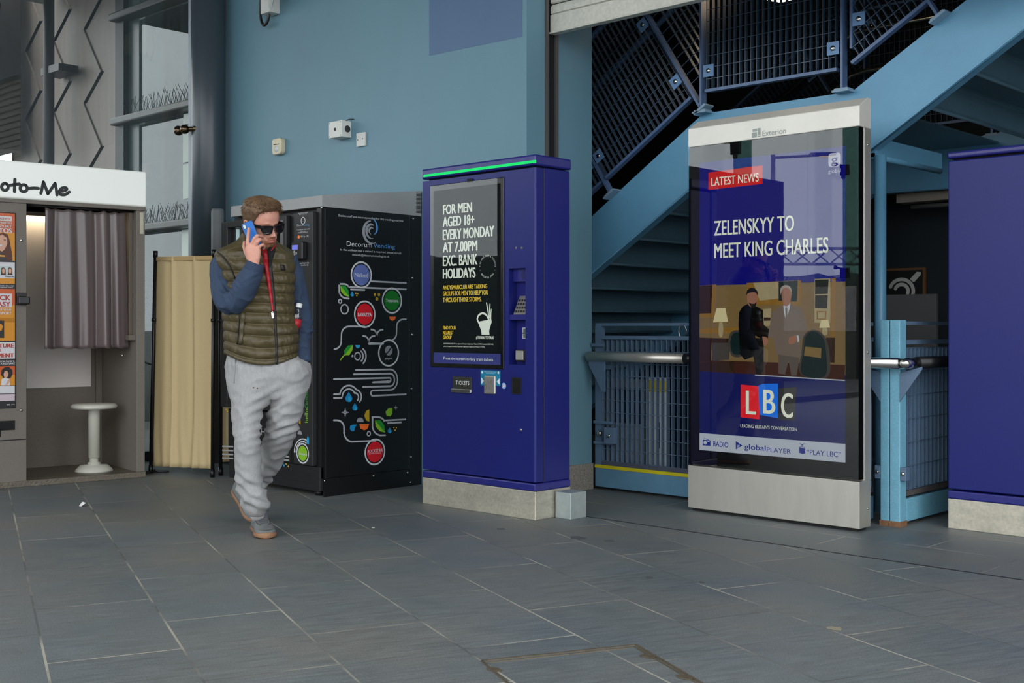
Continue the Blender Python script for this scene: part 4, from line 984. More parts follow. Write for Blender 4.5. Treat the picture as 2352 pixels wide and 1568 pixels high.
for x, y in ((160, 632), (145, 648), (178, 646), (160, 662)): disc(mb, vf, *C(x, y), .010, .0765, 0, 10)
mb.build('reader_keys', mat('key_grey', (150, 150, 150)), rd)
p0, p1 = C(178, 995), C(212, 1150); vslab('paper_label', p0[0], p0[1], p1[0], p1[1], .03, .032, mat('paper', (190, 192, 188), rough=.7), colm, 0)
# lower front
mb = MB(); box_uv(mb, vf, VX0 + .03, uM, .2, zD0 - .01, -.03, .02); low = mb.build('lower_panel', mat('lower_black', (18, 19, 20), rough=.45), vm, bevel=.003)
mb = MB(); a = (598, 995); text(mb, vf, 'PUSH', 575, 995, 616, 978, .0215); 
for k in range(4): stroke(mb, vf, [(517, 1024 + k * 9), (541, 1025 + k * 9)], .011, .0212); stroke(mb, vf, [(640, 1046 + k * 8), (669, 1048 + k * 8)], .011, .0212) if k < 2 else None
mb.build('push_print', mat('push_grey', (150, 152, 152)), low)
mb = MB(); poly(mb, vf, [(645, 1055), (653, 1060), (653, 1072), (645, 1070)], .0212, 0)
for x, y, m in ((658, 1068, 1), (663, 1065, 2), (668, 1070, 2), (525, 940, 2), (528, 944, 2)): disc(mb, vf, x, y, .010 if m == 1 else .006, .0212, m, 12)
mb.build('coloured_dots', [IM[im['green']], IM[im['drop']], IM[im['yellow']]], low)
mb = MB(); box_uv(mb, vf, VX0 + .03, VX1 - .014, .035, .195, -.03, .012); kick = mb.build('kick_plate', VDRK, vm, bevel=.003)
mb = MB(); u_a, _ = vf.inv(620, 1100); u_b, _ = vf.inv(722, 1100)
for j in range(5):
    for i in range(30): u = u_a + (u_b - u_a) * i / 29 + (j % 2) * .008; v = .085 + j * .016; mb_poly(mb, vf, [(u + .0045 * cos(k), v + .0045 * sin(k)) for k in [2 * pi * q / 6 for q in range(6)]], .0124)
mb.build('perforation', MATTBLACK, kick)
mb = MB(); 
for x in (VX0 + .08, VX1 - .1):
    for y in (VY0 + .05, VY1 - .1): mb.lathe((x, y, 0), [(.03, 0), (.03, .036)], 12)
    mb.build('foot', BLACK, vm); mb = MB()
# vertical slogan and badge on the control column
mb = MB()
def vtext(s, px, py0, py1, w, m):
    u, v0 = vf.inv(px, py0); _, v1 = vf.inv(px, py1); text_uv(mb, vf, s, u, v0, u + (v1 - v0), w, .0312, m, .0, pi / 2)
vtext('hello', 716.5, 970, 938, .040, 1); vtext('GoodChoices', 716.5, 937, 834, .040, 0)
vtext('', 0, 0, 0, 0, 0) if False else None
mb.build('slogan', [IM[im['green']], IM[im['lime']]], colm)
mb = MB(); ring(mb, vf, 704, 1040, .064, .010, .0315, 0); disc(mb, vf, 704, 1040, .050, .0315, 1, 36); text(mb, vf, 'Tropicana', 695.5, 1043, 714, 1036.5, .032, 0, .02)
for k in (0, 1): Lq = [(704 + (15.5 + 4 * k) * cos(radians(a)), 1037 - (24 + 6 * k) * sin(radians(a))) for a in range(60, 185, 12)]; stroke(mb, vf, Lq, .008, .0313, 0)
poly(mb, vf, [(716, 1000), (718.5, 1006), (718.5, 1020), (713, 1017), (713, 1008)], .0316, 2); poly(mb, vf, [(697, 950), (699.5, 951), (699.5, 974), (694, 969), (692.5, 960)], .0316, 3); poly(mb, vf, [(689, 968), (692, 975), (692, 985), (689, 990)], .0316, 4); poly(mb, vf, [(692, 996), (693, 990), (698, 987), (702, 992), (703, 997)], .0316, 5)
poly(mb, vf, [(707, 803), (708.5, 804), (708.5, 809), (707, 808)], .0316, 4)
disc(mb, vf, 711, 812, .006, .0316, 2); disc(mb, vf, 709, 824, .010, .0316, 6); poly(mb, vf, [(712, 826), (716, 816), (716, 828)], .0316, 1)
mb.build('badge', [IM[im['white']], IM[im['lime']], IM[im['drop2']], IM[im['gold']], IM[im['orange']], IM[im['silver']], IM[im['lime']]], colm)

# ================================================================== PHOTO BOOTH
PR = Vector((-8.035, 4.446, 0)); PU = Vector((.142, 1.016, 0)).normalized()
bf = Face(PR, PU)                                  # its front: u = 0 at the right edge, negative to the left
BN = bf.N
BG_ = mat('booth_grey', (112, 106, 98), rough=.6, var=.04, vs=3, speck=.12, ss=260)
BGI = mat('booth_inside', (104, 96, 86), rough=.6, speck=.15, ss=260)
pb = thing('photo_booth', tuple(bf.pt(-.9, 0, -.4)), 'grey photo booth with a lit white sign and a mauve curtain', 'photo booth', None, 0)
UL = -1.75; D = -.75
uo0, _ = bf.inv(61, 800); uo1, _ = bf.inv(313, 800)
_, zS0 = bf.inv(0, 454); _, zS1 = bf.inv(0, 368); zS0 -= .0
zTop = zS0 - .028
def bx(name, u0, u1, v0, v1, h0, h1, m, par=None, bevel=.003):
    q = MB(); box_uv(q, bf, u0, u1, v0, v1, h0, h1); return q.build(name, m, par or pb, bevel=bevel)
bx('right_post', uo1, 0, .042, zTop, D - .001, 0, BG_)
bx('post_strip', bf.inv(321, 500)[0], bf.inv(329, 500)[0], bf.inv(325, 537)[1], bf.inv(325, 488)[1], 0, .004, mat('strip_pale', (184, 180, 158)), None, 0)
bx('header', UL, .004, zTop, zS0 - .002, D, .01, BG_)
sg = MB(); box_uv(sg, bf, UL, .0, zS0, zS1, D, .035); sign = sg.build('sign_box', mat('lightbox', (214, 218, 212), rough=.35, emit=.34), pb, bevel=.012, seg=3)
bx('cabinet', UL, uo0, 0, zTop, D, 0, BG_)
q = MB(); _, zz = bf.inv(30, 1010); box_uv(q, bf, UL, uo0 - .002, zz - .003, zz + .003, -.001, .0008); _, z2 = bf.inv(30, 464.5); box_uv(q, bf, UL, uo0, z2 - .003, z2 + .003, -.001, .0008); q.build('panel_seam', MATTBLACK, pb)
bx('back_wall', uo0 - .02, 0, 0, zTop, D - .03, D, BGI)
bx('floor_plate', UL, .002, 0, .042, D, .012, mat('tread_plate', (110, 104, 92), rough=.4, metal=.4, var=.15, vs=30, bump=.3, bs=60))
# inside: right seat wall with ledge, white backdrop, lamp
bx('corner_strip', uo1 - .05, uo1 - .001, .042, zTop, D, D + .03, BGI)
bx('inner_ledge', uo1 - .05, uo1, 1.02, 1.06, D, -.01, BGI); bx('inner_panel', uo1 - .03, uo1, 1.06, zTop, D, -.06, mat('inner_brown', (84, 74, 62), rough=.5))
q = MB(); q.box
bd0 = MB()
def bw(px, py): 
    return bf.inv(px, py, D + .006)
a = bw(50, 500); b_ = bw(209, 887)
box_uv(bd0, bf, uo0 - .1, b_[0], b_[1], 1.98, D, D + .006); bd0.build('white_backdrop', mat('backdrop', (206, 200, 194), rough=.55), pb)
lt = MB(); box_uv(lt, bf, uo0 + .02, uo0 + .5, 1.925, 1.955, D + .02, D + .12); lt.build('lamp_tube', glow('booth_lamp', (255, 232, 196), 5.0), pb)
lt = MB(); box_uv(lt, bf, uo0, uo1 - .03, 1.99, zTop, D, -.06); lt.build('inner_roof', BGI, pb)
lt = MB(); box_uv(lt, bf, uo0, uo0 + .55, 1.955, 1.985, D, D + .16); lt.build('lamp_housing', mat('housing', (190, 180, 160)), pb)
q = MB(); q.ball(bf.pt(uo1 - .032, bf.inv(304, 817)[1], -.2), .010, 6); q.build('ledge_bolt', CHROME, pb)
# curtain with folds
cl0, _ = bf.inv(104, 471, -.05); cr0, _ = bf.inv(291, 486, -.05); cl1, _ = bf.inv(101, 798, -.05); cr1, _ = bf.inv(301, 801, -.05)
ct, cb_ = zTop - .012, bf.inv(200, 800, -.05)[1]
NU, NV = 150, 40
vsn = []; fsn = []
def fold(t, s):
    ph = t * 2 * pi * 4.6 + .9 * sin(t * 9) + .25 * sin(s * 3 + t * 5)
    dd = .026 * sin(ph) + .020 * sin(t * 2 * pi * 2.7 + 1.4 + .5 * s) + .006 * sin(ph * 2 + 1)
    return dd * (.55 + .6 * s)
for j in range(NV + 1):
    s = j / NV
    for i in range(NU + 1):
        t = i / NU
        u = (cl0 + (cl1 - cl0) * s) * (1 - t) + (cr0 + (cr1 - cr0) * s) * t
        vsn.append(bf.pt(u, ct + (cb_ - ct) * s + .004 * sin(t * 40) * s + (.012 * abs(sin(t * pi * 7)) * (1 - s) ** 8 * -1), -.070 + fold(t, s)))
for j in range(NV):
    for i in range(NU): k = j * (NU + 1) + i; fsn.append((k, k + NU + 1, k + NU + 2, k + 1))
q = MB(); q.add(vsn, fsn, 0, True); cur = q.build('curtain', mat('curtain_mauve', (103, 91, 90), rough=.36, spec=.7, speck=.05, ss=300), pb)
sd = cur.modifiers.new('cloth', 'SOLIDIFY'); sd.thickness = .003
q = MB(); q.tube([bf.pt(uo0, ct + .005, -.05), bf.pt(uo1, ct + .005, -.05)], .008, 8); q.build('curtain_rail', BLACK, pb)
# stool
sp_ = at(218, 1083, 8.78); sp_.z = .042; sp_ = sp_ - BN * .02
STL = mat('stool_white', (196, 196, 184), rough=.4)
q = MB(); q.lathe(sp_, [(.137, 0), (.132, .012), (.10, .045), (.046, .05), (.046, .065), (.032, .066), (.032, .11)], 32); st_ = q.build('stool', STL, pb)
q = MB(); q.lathe(sp_, [(.042, .10), (.042, .445), (.05, .47)], 24); q.build('post', STL, st_)
q = MB(); q.lathe(sp_, [(.10, .465), (.158, .468), (.165, .478), (.165, .490), (.15, .502), (.05, .506)], 36); q.build('seat', STL, st_)
# notice board on the cabinet
SB0, _ = bf.inv(35.5, 600); SL = SB0 - .46
_, b1 = bf.inv(35.5, 489); _, b0 = bf.inv(35.5, 937)
BRD = [mat('poster_black', (16, 17, 20), rough=.35), mat('poster_orange', (196, 84, 28), rough=.4), mat('poster_amber', (206, 136, 12), rough=.4), mat('poster_white', (206, 206, 208), rough=.45), mat('poster_red', (168, 44, 20), rough=.4), mat('poster_skin', (206, 158, 134)), mat('poster_hair', (84, 48, 28)), mat('poster_afro', (22, 16, 16)), mat('poster_teal', (176, 200, 196)), mat('poster_lilac', (196, 180, 188))]
q = MB(); box_uv(q, bf, SL, SB0, b0, b1, 0, .008); brd = q.build('poster_board', BRD, pb, bevel=.004)
q = MB()
K1 = lambda x, y: (x / 6.03, 480 + y / 6.03); K2 = lambda x, y: (x / 7.127, 730 + y / 7.127)
pe = SB0 - .012
def pr_rect(f, xr, y0, y1, m, w=.436, h=.0095):
    u, v1 = bf.inv(*f(xr, y0)); _, v0 = bf.inv(*f(xr, y1)); mb_poly(q, bf, [(u - w, v0), (u, v0), (u, v1), (u - w, v1)], h, m)
def ptext(f, s, xr, yt, yb, hgt, m, b=.02, h=.0115, w=None):
    u, v0 = bf.inv(*f(xr, yb)); _, v1 = bf.inv(*f(xr, yt)); vs2, _f = letters(s, b); wd = max(p[0] for p in vs2) - min(p[0] for p in vs2)
    cap_ = v1 - v0; text_uv(q, bf, s, u - (w or wd * cap_ / CAP), v0, u, cap_, h, m, b)
pr_rect(K1, 200, 65, 330, 1); pr_rect(K1, 200, 330, 718, 2); pr_rect(K1, 157, 105, 170, 3, .2, .0102)
ptext(K1, 'APPROVED', 132, 122, 153, 0, 4); ptext(K1, 'AND PRINTED', 156, 180, 210, 0, 3); ptext(K1, 'PASSPORT', 156, 220, 262, 0, 3, .03); ptext(K1, 'PHOTOS', 158, 268, 334, 0, 3, .04)
# smiling woman with long hair (plain figure)
fK = lambda *p: [bf.inv(*K1(*a)) for a in p]
mb_poly(q, bf, fK((-60, 718), (-60, 420), (-20, 345), (40, 330), (100, 350), (130, 440), (165, 640), (168, 716)), .0100, 6)
mb_poly(q, bf, fK((-40, 400), (20, 350), (90, 400), (95, 480), (60, 560), (20, 590), (-30, 560), (-50, 480)), .0104, 5)
mb_poly(q, bf, fK((-90, 620), (20, 610), (60, 620), (95, 716), (-90, 718)), .0105, 0); mb_poly(q, bf, fK((-90, 625), (65, 640), (68, 664), (-90, 655)), .0107, 2)
mb_poly(q, bf, fK((-20, 500), (25, 488), (20, 512), (-15, 515)), .0107, 3); mb_poly(q, bf, fK((45, 420), (75, 424), (74, 434), (46, 432)), .0107, 7)
pr_rect(K1, 200, 740, 960, 3); pr_rect(K1, 200, 960, 1038, 2); ptext(K1, 'UK  |  LOREM', 170, 752, 776, 0, 0) if False else None
for x0 in (82, -10, -102):
    mb_poly(q, bf, fK((x0, 790), (x0 + 112 - 30, 795), (x0 + 82, 915), (x0, 912)), .0099, 8); mb_poly(q, bf, fK((x0 + 20, 915), (x0 + 22, 820), (x0 + 50, 800), (x0 + 82, 830), (x0 + 86, 910)), .0101, 6); mb_poly(q, bf, fK((x0 + 32, 840), (x0 + 50, 815), (x0 + 72, 840), (x0 + 66, 885), (x0 + 50, 896), (x0 + 36, 880)), .0103, 5); mb_poly(q, bf, fK((x0 + 2, 914), (x0 + 30, 898), (x0 + 70, 898), (x0 + 96, 914)), .0104, 0)
ptext(K1, 'Photo-Me', 190, 925, 946, 0, 0, .03); ptext(K1, 'SUITABLE FOR   RAIL CARD', 188, 1056, 1072, 0, 3, .02); ptext(K1, 'AND DRIVING LICENCE', 172, 1078, 1092, 0, 3, .02)
pr_rect(K1, 200, 1108, 1330, 1); pr_rect(K2, 238, 0, 370, 2); pr_rect(K1, 200, 1330, 1568, 2)
pr_rect(K1, 157, 1172, 1360, 3, .22, .0102); ptext(K1, 'QUICK', 136, 1190, 1262, 0, 4, .04); ptext(K1, '& EASY', 138, 1280, 1350, 0, 4, .04); ptext(K1, 'GET YOUR', 152, 1380, 1408, 0, 3, .03); ptext(K1, 'PASSPORT', 152, 1422, 1458, 0, 3, .03)
fM = lambda *p: [bf.inv(*K2(*a)) for a in p]
mb_poly(q, bf, fM((-60, 40), (62, 44), (62, 328), (-60, 322)), .0104, 0); mb_poly(q, bf, fM((-20, 110), (15, 95), (38, 140), (20, 205), (-20, 215), (-40, 150)), .0107, 2)
pr_rect(K2, 238, 395, 662, 3); ptext(K2, 'CAPTURE', 216, 415, 483, 0, 4, .05); ptext(K2, 'THE', 14, 505, 546, 0, 4, .02); ptext(K2, 'MOMENT', 218, 573, 642, 0, 4, .05)
ptext(K2, 'IDEAL FOR FAMILY,', 234, 692, 722, 0, 3, .03); ptext(K2, 'FUN OR A KEEPSAKE', 236, 728, 758, 0, 3, .03)
pr_rect(K2, 238, 785, 930, 1); pr_rect(K2, 238, 930, 1100, 2)
mb_poly(q, bf, fM((10, 930), (20, 850), (70, 805), (140, 800), (195, 850), (200, 920), (165, 985), (60, 1000)), .0102, 7); mb_poly(q, bf, fM((52, 920), (70, 870), (110, 865), (132, 910), (120, 960), (90, 985), (60, 965)), .0105, 5); mb_poly(q, bf, fM((10, 1100), (20, 1000), (60, 980), (130, 990), (165, 1030), (160, 1100)), .0106, 3); mb_poly(q, bf, fM((80, 1090), (120, 1020), (160, 990), (165, 1040), (110, 1095)), .0108, 5)
pr_rect(K2, 236, 1108, 1230, 3); pr_rect(K2, 236, 1242, 1350, 9)
ptext(K2, 'more info', 60, 1150, 1175, 0, 0) if False else None
ptext(K2, 'me', 156, 1398, 1426, 0, 3, .05); ptext(K2, 'group', 234, 1402, 1418, 0, 3)
q.build('posters', BRD, brd)
q = MB(); x, y = K1(300, 1150); 
o = bx('lock_box', bf.inv(37, 700)[0], bf.inv(60.5, 700)[0], bf.inv(40, 700)[1], bf.inv(40, 672)[1], 0, .02, BLACK)
bx('padlock', bf.inv(38, 700)[0], bf.inv(65, 700)[0], bf.inv(40, 699)[1], bf.inv(40, 680)[1], .02, .05, mat('padlock', (24, 24, 26), rough=.3), o, .008)
for px, py in ((48.5, 552), (48.5, 942)):
    q = MB(); q.lathe(bf.P(px, py), [(.010, -.002), (.010, .004), (.005, .006)], 14, 0, BN); q.build('cabinet_lock', CHROME, pb)
q = MB(); slab(q, bf, -70, 970, 34.5, 987, 0, .0015); slab(q, bf, -70, 987, 2, 1003, 0, .0015); q.build('delivery_slot', MATTBLACK, pb)
# sign lettering, drawn with a round brush
q = MB(); G = lambda x, y: (x / 3.733, 340 + y / 3.733)
sf = Face(bf.pt(0, 0, .0355), PU)
def brush(pts, w=.0215): stroke(q, sf, [G(*p) for p in smooth_path(pts, 6)], w, .0006, 0)
def circ(cx, cy, rx, ry): return [(cx + rx * cos(radians(a)), cy + ry * sin(radians(a))) for a in range(-60, 312, 24)]
brush(circ(42, 333, 28, 30)); brush([(128, 268), (125, 320), (124, 372)]); brush([(85, 320), (128, 312), (166, 308)]); brush(circ(203, 344, 30, 30)); brush([(247, 346), (290, 342), (330, 345)])
brush([(350, 388), (362, 340), (372, 290)]); brush([(372, 290), (392, 340), (410, 392)]); brush([(410, 392), (440, 350), (472, 302)]); brush([(472, 302), (482, 350), (488, 402)])
brush([(510, 372), (550, 366), (572, 352), (560, 338), (530, 344), (510, 368), (518, 396), (555, 400), (594, 376)])
brush([(-60, 262), (-62, 320), (-64, 368)]); brush([(-64, 340), (-40, 318), (-18, 330), (-16, 366)]); brush([(-150, 262), (-152, 330), (-156, 380)]); brush([(-150, 268), (-110, 262), (-92, 284), (-110, 312), (-150, 320)])
q.build('sign_lettering', mat('sign_ink', (38, 44, 42), rough=.6), sign)

# ================================================================== FABRIC SCREEN
SCF = mat('screen_fabric', (190, 171, 128), rough=.85, speck=.06, ss=300)
Lp_, Rp_ = on_z(346, 1086), on_z(488, 1096)
ps = thing('privacy_screen', tuple((Lp_ + Rp_) / 2), 'beige fabric folding screen on black poles between photo booth and vending machine', 'screen')
zt_ = CAMH + (750 - 577) / F * (Lp_ - EYE).dot(FW); zt2 = CAMH + (750 - 577) / F * (Rp_ - EYE).dot(FW)
Ltop = at(357, 576, (Lp_ - EYE).dot(FW)); Rtop = at(491, 573, (Rp_ - EYE).dot(FW))
def pole(p0, p1):
    q = MB(); q.tube([p0, p1], .014, 12); q.tube([p1 - Vector((0, 0, .05)), p1], .018, 12); m_ = Vector(p0).lerp(p1, .69); q.tube([m_ - Vector((0, 0, .012)), m_ + Vector((0, 0, .012))], .02, 10); q.tube([Vector(p0), Vector(p0) + Vector((0, 0, .06))], .018, 12)
    q.build('pole', BLACK, ps)
pole(Lp_, Ltop); pole(Rp_, Rtop)
P3 = on_z(497, 1093) + RT * .02 + FW * .05; P3t = P3 + Vector((0, 0, 1.69)); pole(P3, P3t)
q = MB()
for p in (Lp_,): q.tube([p + RT * -.03 + Vector((0, 0, .012)), p + RT * .14 + Vector((0, 0, .012))], .008, 6); q.tube([p - FW * .1 + Vector((0, 0, .012)), p + FW * .1 + Vector((0, 0, .012))], .008, 6)
q.build('foot_bar', BLACK, ps)
q = MB(); a = Lp_ + Vector((0, 0, .83)); q.tube([a, a - RT * .12 + Vector((0, 0, .05))], .006, 6); q.build('tie_cord', BLACK, ps)
def cloth(p0, p1, p2, p3, seed, name):      # bottom left, bottom right, top right, top left
    vs2 = []; fs2 = []; nu, nv = 60, 40; nn = (Vector(p1) - Vector(p0)).cross(Vector(p3) - Vector(p0)).normalized()
    for j in range(nv + 1):
        s = j / nv
        for i in range(nu + 1):
            t = i / nu; b = Vector(p0).lerp(p1, t).lerp(Vector(p3).lerp(p2, t), s)
            k1 = .33 + .05 * sin(s * 3 + seed) - .06 * (1 - s); k2 = .70 + .02 * sin(s * 4)
            d = .022 * math.exp(-((t - k1) / .035) ** 2) - .02 * math.exp(-((t - k1 + .06) / .05) ** 2) + .016 * math.exp(-((t - k2) / .04) ** 2) - .014 * math.exp(-((t - k2 + .07) / .05) ** 2)
            d += .006 * sin(t * 40 + 2 * sin(s * 5)) * (1 - s) ** 3 + .004 * noise.noise(Vector((t * 6, s * 3, seed)))
            vs2.append(b + nn * d)
    for j in range(nv):
        for i in range(nu): k = j * (nu + 1) + i; fs2.append((k, k + 1, k + nu + 2, k + nu + 1))
    q = MB(); q.add(vs2, fs2, 0, True); o = q.build(name, SCF, ps); m_ = o.modifiers.new('cloth', 'SOLIDIFY'); m_.thickness = .003; return o
dl, dr_ = (Lp_ - EYE).dot(FW), (Rp_ - EYE).dot(FW)
c0, c1, c2, c3 = at(352, 1070, dl), at(486, 1076, dr_), at(489, 587, dr_), at(360, 590, dl)
cl = cloth(c0, c1, c2, c3, 1.0, 'fabric_panel')
q = MB(); off = -FW * .012; q.add([at(360, 590, dl) + off, at(360, 599, dl) + off, at(489, 597, dr_) + off, at(489, 587, dr_) + off], [(0, 1, 2, 3)]); q.build('top_hem', mat('hem_tan', (176, 150, 104), rough=.85), cl)
cloth(P3 + Vector((0, 0, .1)), P3 + Vector((.17, .52, .1)), P3t + Vector((.17, .52, -.04)), P3t + Vector((0, 0, -.04)), 2.0, 'fabric_panel')
pole(P3 + Vector((.175, .55, 0)), P3t + Vector((.175, .55, 0)))
# ================================================================== WELDED GRATING (flat bars with thin rods across)
def grating(mb, O, A, B, N, la, lb, pitch=.043, depth=.03, thick=.004, rod=.075, rod_r=.0018, a0=None):
    """bars run along B (length lb), spaced along A over la; N points to the front"""
    O, A, B, N = Vector(O), Vector(A).normalized(), Vector(B).normalized(), Vector(N).normalized()
    n = max(2, int(round(la / pitch))); p = la / n
    for i in range(n + 1):
        c = O + A * (i * p)
        mb.hexa([c - A * thick / 2 - N * depth / 2, c + A * thick / 2 - N * depth / 2, c + A * thick / 2 + N * depth / 2, c - A * thick / 2 + N * depth / 2,
                 c - A * thick / 2 - N * depth / 2 + B * lb, c + A * thick / 2 - N * depth / 2 + B * lb, c + A * thick / 2 + N * depth / 2 + B * lb, c - A * thick / 2 + N * depth / 2 + B * lb])
    m = max(1, int(lb / rod))
    for j in range(m + 1):
        c = O + B * (j * lb / m) + N * (depth / 2 - rod_r)
        mb.hexa([c - B * rod_r - N * rod_r, c - B * rod_r + A * la - N * rod_r, c + B * rod_r + A * la - N * rod_r, c + B * rod_r - N * rod_r,
                 c - B * rod_r + N * rod_r, c - B * rod_r + A * la + N * rod_r, c + B * rod_r + A * la + N * rod_r, c + B * rod_r + N * rod_r])
XA, YA, ZA = Vector((1, 0, 0)), Vector((0, 1, 0)), Vector((0, 0, 1))
GATEB = mat('gate_paint', (86, 110, 134), rough=.45, var=.1, vs=6, speck=.08, ss=150)
POSTB = mat('post_paint', (112, 170, 192), rough=.45, var=.08, vs=6, speck=.08, ss=150)

# ================================================================== GATES UNDER THE STAIRS
GY = 6.27
g1 = thing('gate', (-4.1, GY, 0), 'blue barred gate between the pier and the advertising display', 'gate')
gx0, gx1 = -5.19, -3.16
mb = MB(); mb.box(gx0, gx1, GY - .01, GY + .04, .02, .150); mb.build('kick_board', mat('kick_blue', (88, 130, 156), rough=.5, var=.12, vs=5), g1, bevel=.004)
mb = MB(); mb.box(gx0, gx1, GY - .014, GY - .006, .150, .172); mb.build('yellow_edge', mat('yellow_edge', (196, 186, 20), rough=.5, var=.1, vs=10), g1)
mb = MB(); mb.box(gx0, gx1, GY - .005, GY + .035, .172, .20); mb.build('bottom_rail', mat('rail_grey_blue', (70, 76, 92), rough=.5), g1)
mb = MB(); grating(mb, (gx0 + .055, GY + .014, .2), XA, ZA, -YA, gx1 - gx0 - .06, .835, .0415, .03, .005, .083); mb.build('bars', GATEB, g1)
mb = MB(); mb.box(gx0, gx1, GY - .01, GY + .04, 1.035, 1.058); mb.build('mid_rail', GATEB, g1)
mb = MB(); mb.box(gx0, gx1, GY - .005, GY + .035, 1.125, 1.145); mb.build('top_rail', GATEB, g1)
mb = MB(); mb.box(gx0, gx0 + .05, GY - .008, GY + .038, .15, 1.125); mb.build('stile', GATEB, g1)
mb = MB(); mb.box(gx0 - .02, gx0 + .15, GY - .03, GY - .012, .83, .86); mb.build('hinge_strap', GATEB, g1); mb = MB(); mb.box(gx0 - .02, gx0 + .09, GY - .03, GY - .012, .985, 1.005); mb.build('hinge_strap', GATEB, g1)
mb = MB(); mb.box(gx0 - .0, gx0 + .16, GY - .03, GY - .01, .455, .475); mb.box(gx0, gx0 + .16, GY - .03, GY - .01, .315, .335); mb.box(gx0 + .11, gx0 + .2, GY - .05, GY - .012, .325, .435); mb.build('latch', GATEB, g1, bevel=.003)
mb = MB(); mb.lathe((gx0 + .155, GY - .05, .38), [(.014, 0), (.014, .012)], 12, 0, (0, -1, 0)); mb.build('bolt', CHROME, g1); mb = MB(); mb.lathe((gx0 + .06, GY - .03, .39), [(.02, 0), (.02, .02)], 12, 0, (0, -1, 0)); mb.build('bolt', CHROME, g1)
px_ = on_y(1568, 757, GY).x
mb = MB(); mb.tube([(px_ + .03 * cos(a), GY, 1.09 + .045 * sin(a)) for a in [pi * k / 10 * 1.9 - .4 for k in range(11)]], .006, 8); mb.build('shackle', mat('shackle', (150, 156, 160), rough=.3, metal=.8), g1)
# corner posts
PXs = [on_y(q, 900, GY - .03).x for q in (2022, 2041, 2043.5, 2067)]
for i, (xa, xb, lab) in enumerate(((PXs[0], PXs[1], 'narrower blue post of the pair, nearest the edge of the display'), (PXs[2], PXs[3], 'wider blue post of the pair, carrying the side gate'))):
    r = thing('gate_post', ((xa + xb) / 2, GY, 0), lab, 'post', 'corner posts of the gates')
    mb = MB(); mb.box(xa, xb, GY - .03, GY + .05, 0, 1.158); mb.build('post', POSTB, r, bevel=.004)
    mb = MB(); q = -1 if i == 0 else 1; xe = xa if i == 0 else xb
    mb.prism([(xe, GY - .035, .86), (xe + q * .13, GY - .035, .9), (xe + q * .13, GY - .035, .885), (xe + q * .0, GY - .035, .70)], (0, .008, 0)); mb.build('rail_bracket', GATEB, r)
    mb = MB(); mb.box(xe + q * .001, xe + q * .035, GY - .03, GY + .02, .26, .335); mb.build('hinge_plate', GATEB, r, bevel=.003)
    mb = MB(); mb.lathe((xe + q * .018, GY - .03, .3), [(.011, 0), (.011, .008), (.006, .011)], 10, 0, (0, -1, 0)); mb.build('bolt', CHROME, r)
    mb = MB(); mb.box(xa - .004, xb + .004, GY - .034, GY + .054, 0, .03); mb.build('rusty_foot', mat('rust', (122, 88, 60), rough=.8, var=.3, vs=30), r)
g2 = thing('gate', (-2.98, 7.0, 0), 'blue barred side gate receding behind the plain blue ticket cabinet', 'gate')
hx, hy0, hy1 = PXs[3] - .022, GY + .06, 8.3
mb = MB(); mb.box(hx - .02, hx + .02, hy0, hy1, .02, .15); mb.build('kick_board', POSTB, g2, bevel=.004)
mb = MB(); mb.box(hx - .02, hx + .02, hy0, hy1, .165, .195); mb.build('bottom_rail', mat('rail_rusty', (84, 80, 80), rough=.6), g2)
mb = MB(); grating(mb, (hx, hy0 + .02, .2), YA, ZA, XA, hy1 - hy0 - .03, .80, .052, .032, .006, .12); mb.build('bars', GATEB, g2)
mb = MB(); mb.box(hx - .02, hx + .02, hy0, hy1, 1.02, 1.045); mb.build('mid_rail', GATEB, g2)
mb = MB(); mb.box(hx - .015, hx + .015, hy0, hy1, 1.13, 1.15); mb.build('top_rail', GATEB, g2)
# tubular rail round the corner
hr = thing('guard_rail', (-4.2, 6.16, .9), 'round steel guard rail running along the front of the gates', 'rail')
mb = MB(); mb.tube([(-5.165, 6.16, .918), (-4.365, 6.16, .918)], .033, 20); mb.build('tube', STEEL, hr)
mb = MB(); mb.tube([(-4.365, 6.16, .918), (-4.30, 6.16, .918)], .0335, 20); mb.build('black_sleeve', BLACK, hr)
mb = MB(); mb.tube([(-4.30, 6.16, .918), (-2.93, 6.16, .918)], .031, 20); mb.build('tube', CHROME, hr)
mb = MB(); mb.tube([(-2.93, 6.16, .918), (-2.905, 6.165, .918), (-2.90, 6.2, .918), (-2.90, 6.36, .918)], .031, 20); mb.tube([(-2.9, 6.3, .918), (-2.9, 8.2, .918)], .034, 20, 1); mb.build('black_tube', [CHROME, BLACK], hr)
mb = MB(); mb.prism([(-5.16, 6.155, .885), (-5.02, 6.155, .885), (-5.02, 6.155, .68), (-5.04, 6.155, .68), (-5.16, 6.155, .86)], (0, .012, 0)); mb.build('bracket', GATEB, hr)

